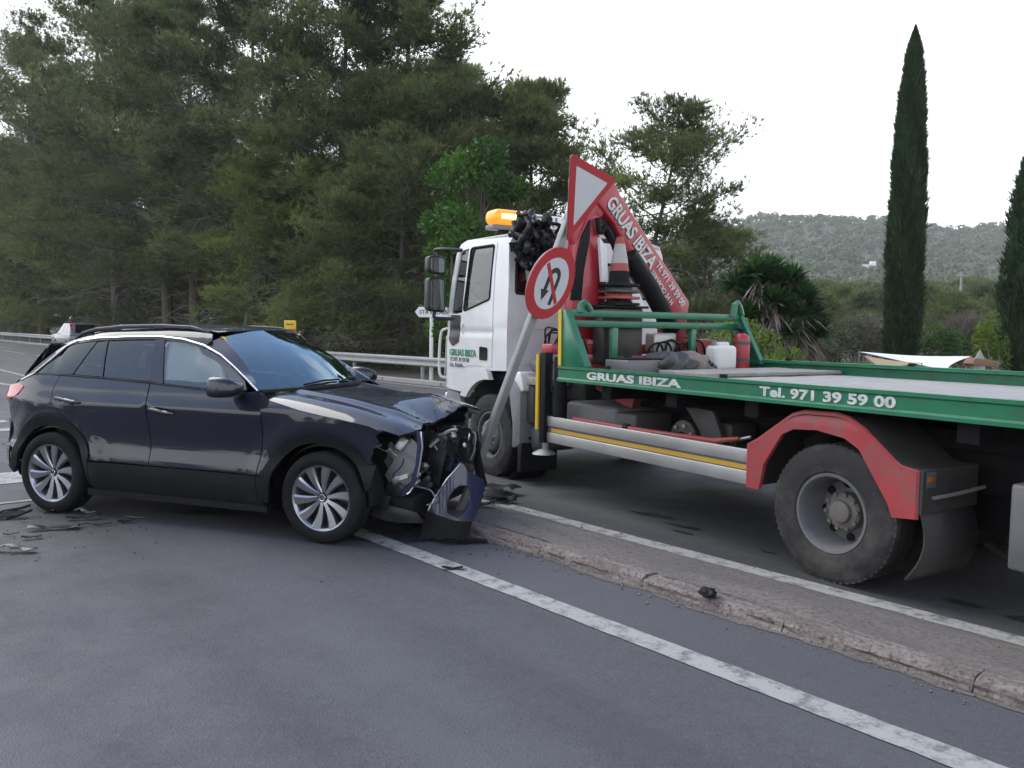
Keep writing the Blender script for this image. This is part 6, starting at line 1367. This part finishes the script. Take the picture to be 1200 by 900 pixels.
# ---- garden shrubs beyond the truck
shrub('garden_shrub', px_at(897, 16.2), (.85, .6, 1.25), 61, 'lime green shrub in front of the yucca at the truck bed corner', 'leaf_lime', 2600, .10, .06)
shrub('garden_shrub', px_at(845, 17.5), (1.3, .8, 1.95), 62, 'light green shrub seen through the headboard frame', 'leaf_lime', 3600, .10, .06)
shrub('garden_shrub', px_at(775, 18.5), (1.6, .8, 2.2), 63, 'green shrub hidden low behind the crane', 'leaf_lime', 3200, .10, .06)
shrub('garden_shrub', px_at(948, 30), (1.1, .8, 1.35), 64, 'dark rounded shrub right of the yucca', 'needle_dark', 2600, .12, .07)
shrub('garden_shrub', px_at(985, 38), (2.0, 1.4, 2.6), 65, 'pale olive shrub behind the white chairs', 'leaf_olive', 3200, .15, .07)
shrub('garden_shrub', px_at(1097, 36), (1.3, 1.0, 2.6), 66, 'green shrub with pale tips right of the tall cypress', 'leaf_bright', 2600, .15, .08)
shrub('garden_shrub', px_at(1160, 26), (.8, .6, 2.4), 67, 'lime green shrub against the stout cypress', 'leaf_lime', 1800, .12, .07)
shrub('garden_shrub', px_at(1075, 48), (1.6, 1.2, 2.2), 68, 'olive shrub with open twigs just behind the tall cypress', 'leaf_olive', 2400, .15, .07)
shrub('garden_shrub', px_at(930, 44), (2.4, 1.4, 3.0), 69, 'grey-green shrub behind the yucca', 'leaf_olive', 3000, .16, .08)
def bare(name, base, size, seed, label, n=420):
    rr = np.random.default_rng(seed); root = empty(name, base, 0, label, 'bare shrub'); sx, sy, sz = size; tb_ = []
    for i in range(n // 14):
        b = np.array([rr.normal(0, .25) * sx, rr.normal(0, .2) * sy, 0]); e = np.array([rr.uniform(-1, 1) * sx, rr.uniform(-1, 1) * sy, sz * rr.uniform(.6, 1)]); m_ = b * .5 + e * .5 + rr.normal(0, .12, 3); tb_.append(([b, m_, e], [.035, .022, .010]))
    tubes(tb_, 4).obj('stems', M['deadwood'], root, sharp=80)
    k = 3200; c = rr.normal(0, .38, (k, 3)); c /= np.maximum(1, np.linalg.norm(c, axis=1))[:, None]; P = np.stack([c[:, 0] * sx * 1.1, c[:, 1] * sy * 1.1, sz * (.58 + .42 * c[:, 2])], 1)
    V, F, T = blades(P, unit(np.stack([c[:, 0], c[:, 1], np.abs(c[:, 2]) + .7], 1)), .55, .022, 3, rr, .5, rr.normal(.5, .2, k)); npobj('twigs', V, F, M['twig_brown'], root, T); return root
bare('bare_shrub', px_at(1006, 42), (1.7, 1.2, 2.5), 71, 'bare reddish-brown shrub left of the tall cypress')
bare('bare_shrub', px_at(1134, 38), (1.6, 1.2, 2.6), 72, 'bare grey-brown shrub between the two cypresses')
bare('bare_shrub', px_at(1180, 46), (1.6, 1.2, 2.8), 73, 'taller bare brown shrub behind the stout cypress')
bare('bare_shrub', px_at(1030, 55), (1.7, 1.2, 3.0), 74, 'bare shrub close behind the tall cypress foot')
# grass patch in the garden
rr = np.random.default_rng(5); n = 1800; P = np.stack([rr.normal(0, 1.3, n), rr.normal(0, .5, n), np.zeros(n)], 1); bx = px_at(992, 30)
V, F, T = blades(P + np.array(bx), np.tile([0, 0, 1.0], (n, 1)), .62, .03, 3, rr, .25, rr.normal(.5, .2, n)); tag(npobj('tall_grass', V, F, M['leaf_lime'], None, T), 'tuft of tall green grass in front of the white chairs', 'grass', kind='stuff')
# ---- middle distance trees (one by one)
mid = [(895, 75, 6.0), (920, 82, 6.5), (955, 78, 5.5), (985, 88, 6.5), (1012, 80, 5.8), (1080, 85, 6.5), (1110, 78, 5.5), (1148, 88, 7), (1185, 82, 6.5), (905, 120, 9.5), (935, 105, 8), (962, 150, 11), (990, 125, 9), (1018, 165, 12), (1042, 140, 9), (1085, 150, 11), (1105, 120, 8.5), (1128, 170, 13), (1150, 130, 10), (1178, 160, 12), (1205, 140, 10), (870, 140, 10), (840, 120, 9), (800, 140, 10)]
mp = []
for i in range(3):
    mp.append(pine('olive_pine', px_at(mid[i][0], mid[i][1]), mid[i][2], 500 + i, 'x', R=mid[i][2] * .42, cb=.15, nl=30, tw=7, tf=8, nb=5, tl=.75, tw_w=.11, mat='needle_fresh' if i != 1 else 'needle_mid', dead=0, flat=.5, rise=.3, group='far pines at the hill foot'))
for i, (px, dp_, H) in enumerate(mid):
    o = mp[i] if i < 3 else copy_tree(mp[i % 3]); o.location = px_at(px, dp_); s_ = H / mid[i % 3][2]
    if i >= 3: o.scale = (s_, s_, s_); o.rotation_euler = (0, 0, i * 1.7)
    o['label'] = 'pale hazy pine at the foot of the hill'; o['group'] = 'far pines at the hill foot'; o.name = 'olive_pine'
# ---- hill
ridge = interp([(-700, 2), (-300, 4), (-120, 20), (0, 60), (160, 98), (230, 109), (300, 112), (380, 111), (470, 112), (560, 108), (700, 96), (1000, 70), (1400, 45)])
def hill_z(x, y):
    t = max(0.0, min(1.0, (y - 170) / 530)); t = t ** 1.55 * (1.0 if y < 700 else max(.3, 1 - (y - 700) / 900)); return .88 * ridge(x * 700 / max(y, 300)) * t * (1 + .06 * sin(x * .021) * sin(y * .017)) + 3 * sin(x * .05 + 1) * sin(y * .033) * t - .04
hx = np.linspace(-700, 1300, 90); hy = np.linspace(165, 1100, 60); V = np.array([(x, y, hill_z(x, y) - .4 * (y < 175)) for y in hy for x in hx]); nx_ = len(hx)
F = np.array([(j * nx_ + i, j * nx_ + i + 1, (j + 1) * nx_ + i + 1, (j + 1) * nx_ + i) for j in range(len(hy) - 1) for i in range(nx_ - 1)])
M['hill_soil'] = pm('dry_hill_ground', (.12, .105, .075), .95, var=.3, vs=.03, dirt=(.07, .08, .04), ds=.06, damt=.8)
tag(npobj('hill', V, F, M['hill_soil'], smooth=True), kind='structure')
# hillside wood: crowns made of leaf clumps, far too many to count
rr = np.random.default_rng(12); pts = []
while len(pts) < 5200:
    y = 175 + 640 * rr.random() ** .8; x = rr.uniform(-.30, .72) * y
    if rr.random() < .35 + .65 * (y > 260): pts.append((x, y, hill_z(x, y)))
pts = np.array(pts); n = len(pts); Rr = rr.uniform(2.2, 4.6, n) * np.where(pts[:, 1] < 260, .8, 1.0); Hh = Rr * rr.uniform(1.2, 1.9, n)
nc = 60; d = unit(rr.normal(0, 1, (n, nc, 3)) + np.array([0, 0, .25])); C_ = pts[:, None, :] + np.stack([np.zeros((n, nc)), np.zeros((n, nc)), np.repeat(Hh[:, None], nc, 1) * .62], 2)
P = (C_ + d * np.stack([Rr, Rr, Hh * .46], 1)[:, None, :] * rr.uniform(.72, 1.05, (n, nc, 1))).reshape(-1, 3); dd = d.reshape(-1, 3)
sz_ = np.repeat(Rr, nc) * rr.uniform(.22, .46, n * nc); a_ = unit(np.cross(dd, rr.normal(0, 1, dd.shape))); b_ = np.cross(dd, a_)
V = np.stack([P + a_ * sz_[:, None] * .6, P + b_ * sz_[:, None] * .6, P - a_ * sz_[:, None] * .6, P - b_ * sz_[:, None] * .45], 1).reshape(-1, 3)
T = np.repeat(np.clip(np.repeat(rr.normal(.5, .20, n), nc) + rr.normal(0, .06, n * nc), 0, 1), 4)
tag(npobj('hillside_wood', V, np.arange(len(V)).reshape(-1, 4), M['far_wood'], None, T), 'hazy pine wood covering the far hillside', 'wood', kind='stuff')

# ---- pines on the near side of the road, behind the viewer (seen mirrored in the dark car)
for k in range(30):
    c = copy_tree(young[k % 2]); c.location = (*road(-26 + k * 3.6 + rb.uniform(-1, 1), 12.5 + rb.uniform(0, 4))[:2], -.05); c.rotation_euler = (0, 0, rb.uniform(0, 6.28)); s_ = rb.uniform(.30, .42); c.scale = (s_ * 1.3, s_ * 1.3, s_)
    c['label'] = 'young pine on the near roadside, mirrored in the dark car'; c['group'] = 'pines on the near roadside'; c.name = 'pine_tree'
# ================================================================== ROADSIDE AND GARDEN THINGS
# direction arrow by the barrier
g = Vector(px_at(505, 24.6)); ds = empty('direction_sign', (g.x, g.y, -.05), 0, 'white arrow-shaped direction sign on a white post behind the barrier', 'direction sign')
MB().tube([(0, 0, 0), (0, 0, 2.35)], .06, 12).obj('post', M['white_plain'], ds)
MB().tube([(-.18, 0, 2.33), (-.18, 0, 2.50)], .045, 10).obj('post_cap', M['yellow'], ds)
z_ = 2.14
MB().prism(rnd([(-.50, z_), (-.38, z_ + .155), (.72, z_ + .155), (.72, z_ - .155), (-.38, z_ - .155)], .03), lambda a, b: (a, -.10, b), lambda a, b: (a, -.065, b)).obj('arrow_plate', M['white_plain'], ds)
text('STA EULALIA', .17, M['letter_black'], ds, basis((-.36, -.103, z_ - .06), (1, 0, 0), (0, 0, 1)), bold=.003, width=.95)
# small yellow panel
g = Vector(px_at(340, 28.3)); ym = empty('yellow_roadside_panel', (g.x, g.y, -.05), 0, 'small yellow panel with orange foot showing above the car roof', 'sign')
MB().tube([(0, 0, 0), (0, 0, 1.6)], .03, 8).obj('post', M['galv'], ym); MB().bb(-.21, .21, -.05, -.02, 1.40, 1.86).obj('panel', M['yellow_bright'], ym, bevel=.02); MB().bb(-.20, .20, -.056, -.0505, 1.41, 1.56).obj('orange_band', M['cone_orange'], ym)
text('TAXI', .11, M['cone_orange'], ym, basis((-.15, -.054, 1.70), (1, 0, 0), (0, 0, 1)), bold=.002) if False else MB().bb(-.13, .13, -.0555, -.0505, 1.70, 1.75).obj('dark_print', M['cone_orange'], ym)
# ---- silver car in the distance
M['silver'] = pm('silver_car_paint', (.17, .172, .18), .3, .5, .5, .6, var=.05)
cpos = road(53.6, -12.35); sv = empty('silver_car', (cpos[0], cpos[1], 0), RY, 'silver SUV with tall red tail lamps parked by the barrier', 'car')
low = rnd([(-2.25, .45), (-2.28, .80), (-2.2, 1.02), (1.0, 1.05), (2.05, .92), (2.25, .75), (2.25, .40), (1.9, .30), (-1.9, .30)], .08)
MB().pxz(low, -.90, .90).obj('body', M['silver'], sv, bevel=.06, seg=3)
mb = MB(); bt = [(-2.18, .86, 1.0), (1.0, .86, 1.03), (1.0, -.86, 1.03), (-2.18, -.86, 1.0)]; tp_ = [(-1.85, .66, 1.62), (.1, .66, 1.64), (.1, -.66, 1.64), (-1.85, -.66, 1.62)]
mb.add(bt + tp_, [(0, 1, 5, 4), (1, 2, 6, 5), (2, 3, 7, 6), (3, 0, 4, 7), (4, 5, 6, 7)]); mb.obj('cabin', M['silver'], sv, bevel=.05, seg=3)
def lerp(a, b, t): return tuple(a[i] + (b[i] - a[i]) * t for i in range(3))
def facepanel(name, a, b, c, d, u0, u1, v0, v1, mat, offv):
    q = lambda u, v: Vector(lerp(lerp(a, b, u), lerp(d, c, u), v)) + Vector(offv); MB().add([q(u0, v0), q(u1, v0), q(u1, v1), q(u0, v1)], [(0, 1, 2, 3)]).obj(name, M[mat], sv)
for sgn_, i0, i1 in ((1, 0, 1), (-1, 3, 2)):
    for u0, u1 in ((.06, .28), (.31, .60), (.63, .93)): facepanel('side_window', bt[i0], bt[i1], tp_[i1], tp_[i0], u0, u1, .12, .86, 'gloss_black', (0, sgn_ * .012, .002))
facepanel('rear_window', bt[3], bt[0], tp_[0], tp_[3], .14, .86, .12, .88, 'gloss_black', (-.012, 0, .002))
facepanel('windscreen', bt[1], bt[2], tp_[2], tp_[1], .06, .94, .06, .92, 'gloss_black', (.012, 0, .002))
for s_ in (1, -1):
    MB().pxz([(-2.20, .92), (-1.86, 1.60), (-1.80, 1.60), (-2.12, .92)], s_ * .70 - .07, s_ * .70 + .10 * s_ + (.0 if s_ > 0 else .07)).obj('tail_lamp', M['lamp_red'], sv, bevel=.015)
    MB().pxz(rnd([(1.85, .70), (2.2, .68), (2.1, .86), (1.8, .88)], .03), s_ * .80 - .09, s_ * .80 + .12).obj('headlamp', M['lamp_clear'], sv, bevel=.01)
    MB().box((.75, s_ * 1.0, 1.08), (.12, .20, .14)).obj('wing_mirror', M['silver'], sv, bevel=.04)
    MB().tube([(-1.6, s_ * .6, 1.68), (-1.5, s_ * .6, 1.72), (-.2, s_ * .6, 1.73), (-.05, s_ * .6, 1.69)], .018, 6).obj('roof_rail', M['black'], sv)
    for x in (-1.35, 1.28):
        wh = bpy.data.objects.new('wheel', None); link(wh, sv); wh.location = (x, s_ * .80, .345); A = axis_y((0, 0, 0), s_)
        MB().lathe(tyre_prof(.345, .22, .22), A, 28).obj('tyre', M['rubber'], wh); MB().lathe([(.22, .08), (.20, .06), (.08, .075), (0, .075)], A, 20).obj('rim', M['alloy'], wh)
        MB().lathe([(0, .004), (.42, .004), (.42, -.3)], axis_y((0, s_ * .105, .02), s_), 24, a0=0, a1=pi).obj('wheel_arch', M['black'], wh)
MB().bb(-2.33, -2.2, -.86, .86, .36, .60).obj('rear_bumper', M['plastic'], sv, bevel=.04); MB().box((-2.295, 0, .86), (.02, .52, .11)).obj('number_plate', M['white_plain'], sv)
# ---- white shade sail low over the garden, tied to short posts
A_, B_, C_2 = Vector(at_y(1007, 412.5, 27)), Vector(at_y(1138, 418, 24.5)), Vector(at_y(1110, 434.5, 22.5))
sl = empty('shade_sail', (C_2.x, C_2.y, -.05), 0, 'white triangular shade sail stretched low in front of the tall cypress', 'shade sail'); o_ = Vector((C_2.x, C_2.y, -.05))
def sail_fn(P0, P1, P2, sag):
    return lambda a, b: tuple(P0 + (P1 - P0) * a + (P2 - P0) * b - o_ + Vector((0, 0, -sag * 27 * max(0, a) * max(0, b) * max(0, 1 - a - b))))
edge = lambda n: [(t, .05 * sin(pi * t)) for t in np.linspace(0, 1, n)[:-1]] + [(1 - t - .03 * sin(pi * t), t - .03 * sin(pi * t)) for t in np.linspace(0, 1, n)[:-1]] + [(.05 * sin(pi * (1 - t)), 1 - t) for t in np.linspace(0, 1, n)[:-1]]
panel('sail_cloth', edge(12), sail_fn(A_, B_, C_2, .10), M['sail'], sl, g=.09, thick=.01, back=True)
for P_ in (A_, B_, C_2): MB().tube([P_ - o_ + V3(0, 0, .03), Vector((P_.x, P_.y, -.05)) - o_], .03, 8).obj('tie_post', M['wood'], sl)
A3, B3, C3 = Vector(at_y(1012, 417, 26.5)), Vector(at_y(1080, 426, 24)), Vector(at_y(1030, 433, 24)); o2_ = Vector((C3.x, C3.y, -.05))
s2 = empty('shade_sail', o2_, 0, 'small tan shade cloth hanging under the white sail', 'shade sail'); o_ = o2_
panel('sail_cloth', edge(8), sail_fn(A3, B3, C3, .05), M['tan_cloth'], s2, g=.12, thick=.01, back=True)
for P_ in (A3, B3, C3): MB().tube([P_ - o_ + V3(0, 0, .02), Vector((P_.x, P_.y, -.05)) - o_], .025, 8).obj('tie_post', M['wood'], s2)
# brown covered bench and pale cone beside it
q = Vector(at_y(1150, 424, 23.5)); bn = empty('covered_bench', (q.x, q.y, -.05), 0, 'garden bench under a brown cover right of the white sail', 'bench')
MB().pxz(rnd([(-.42, q.z - .02), (-.30, q.z + .17), (.05, q.z + .13), (.40, q.z + .06), (.43, q.z - .02), (.2, q.z - .08), (-.3, q.z - .07)], .05), -.25, .25).obj('cover', M['brown_cover'], bn, bevel=.03)
for sx in (-.3, .3):
    for sy in (-.18, .18): MB().tube([(sx, sy, 0), (sx, sy, q.z + .05)], .025, 6).obj('leg', M['wood'], bn)
q2 = Vector(at_y(1148, 420, 24.5)); pc = empty('stone_cone', (q2.x, q2.y, -.05), 0, 'pale pointed stone finial standing behind the covered bench', 'finial')
MB().lathe([(.20, 0), (.20, .55), (.17, .60), (.15, .95), (.02, q2.z + .30), (0, q2.z + .31)], None, 14).obj('spire', M['concrete'], pc); MB().lathe([(.23, 0), (.23, .12), (.19, .16)], None, 14).obj('plinth', M['concrete'], pc)
# white chairs and table
def chair(px, dp_, rz, lab):
    c = empty('garden_chair', px_at(px, dp_), rz, lab, 'chair', 'white garden chairs')
    MB().bb(-.28, .28, -.28, .28, .40, .45).obj('seat', M['white_plain'], c, bevel=.01); MB().bb(-.28, .28, -.02, .03, 0, .62, Matrix.Translation((0, .28, .43)) @ Matrix.Rotation(-.25, 4, 'X')).obj('backrest', M['white_plain'], c, bevel=.01)
    for sx in (-.25, .25):
        for sy in (-.25, .25): MB().bb(sx - .02, sx + .02, sy - .02, sy + .02, 0, .40).obj('leg', M['white_plain'], c)
    return c
chair(981, 58, 1.2, 'white garden chair turned sideways at the low table'); chair(1010, 58, .1, 'white garden chair facing the road at the low table')
tb2 = empty('garden_table', px_at(996, 58.5), 0, 'low white garden table between the two white chairs', 'table'); MB().bb(-.75, .75, -.4, .4, .42, .47).obj('table_top', M['white_plain'], tb2, bevel=.01)
for sx in (-.65, .65):
    for sy in (-.3, .3): MB().bb(sx - .03, sx + .03, sy - .03, sy + .03, 0, .42).obj('leg', M['white_plain'], tb2)
# pair of white gate posts
for px, lab in ((951.5, 'white gate post nearer the yucca'), (957, 'white gate post on the chair side of its twin')):
    p_ = empty('gate_post', px_at(px, 43), 0, lab, 'post', 'white gate posts'); MB().bb(-.09, .09, -.09, .09, 0, 1.0).obj('shaft', M['white_plain'], p_, bevel=.01); MB().bb(-.11, .11, -.11, .11, 1.0, 1.05).obj('cap', M['white_plain'], p_, bevel=.01)
wl = empty('garden_wall', px_at(1083, 47), 0, 'low reddish stone wall between the two cypresses', 'wall')
for k in range(3):
    for j in range(5): MB().bb(-.65 + j * .26 + (k % 2) * .05, -.42 + j * .26 + (k % 2) * .05, -.15, .15, .02 + k * .28, .28 + k * .28).obj('stone', M['terracotta'], wl, bevel=.03)
MB().bb(-.72, .72, -.18, .18, .87, .93).obj('coping', M['concrete'], wl)
# far poles and houses
for px, dp_, H, lab, arm in ((1121, 110, 10.4, 'bare utility pole on the slope between the cypresses', 0), (945, 128, 11.5, 'far utility pole with crossarm above the yucca', 1)):
    p_ = empty('utility_pole', px_at(px, dp_), 0, lab, 'utility pole'); MB().tube([(0, 0, 0), (0, 0, H)], [.20, .13], 8).obj('shaft', M['concrete'], p_)
    MB().bb(-1.3 if arm else -.5, 1.3 if arm else .5, -.06, .06, H - .5, H - .35).obj('crossarm', M['concrete'], p_)
def house(px, dp_, w_, h_, lab):
    x, y, _ = px_at(px, dp_); z = hill_z(x, y); h = empty('white_house', (x, y, z - .5), -.2, lab, 'house')
    MB().bb(-w_ / 2, w_ / 2, 0, 5, 0, h_ + .5).obj('wall', M['white_plain'], h); MB().bb(-w_ / 2 - .2, w_ / 2 + .2, -.2, 5.2, h_ + .5, h_ + .75).obj('roof', M['white_plain'], h)
    for k in range(3): MB().bb(-w_ / 3 + k * w_ / 3 - .5, -w_ / 3 + k * w_ / 3 + .5, -.03, .0, h_ * .35, h_ * .75).obj('window', M['glass_dark'], h)
    MB().bb(w_ * .1, w_ / 2, 1, 4, h_ + .75, h_ + 2.6).obj('upper_floor', M['white_plain'], h)
house(976, 300, 6.5, 4.6, 'small white house low on the hill beside the yucca'); house(1009, 315, 8.5, 3.2, 'long white house half hidden left of the tall cypress'); house(1014, 470, 7, 4.5, 'white house higher up the hill slope'); house(1190, 330, 5.5, 3.5, 'white house on the slope near the stout cypress')

# ================================================================== HAZE
hz = MB().bb(-1480, 1480, -580, 1780, -1.2, 150).obj('haze', None, None); hz['kind'] = 'stuff'; hz['label'] = 'thin pale haze in the air'; hz['category'] = 'haze'
hm = bpy.data.materials.new('thin_haze'); hm.use_nodes = True; hn = hm.node_tree; hn.nodes.clear(); ho = hn.nodes.new('ShaderNodeOutputMaterial'); pv = hn.nodes.new('ShaderNodeVolumePrincipled')
pv.inputs['Color'].default_value = (.90, .91, .90, 1); pv.inputs['Density'].default_value = .00036; pv.inputs['Anisotropy'].default_value = .2
hn.links.new(pv.outputs[0], ho.inputs['Volume']); hz.data.materials.append(hm)
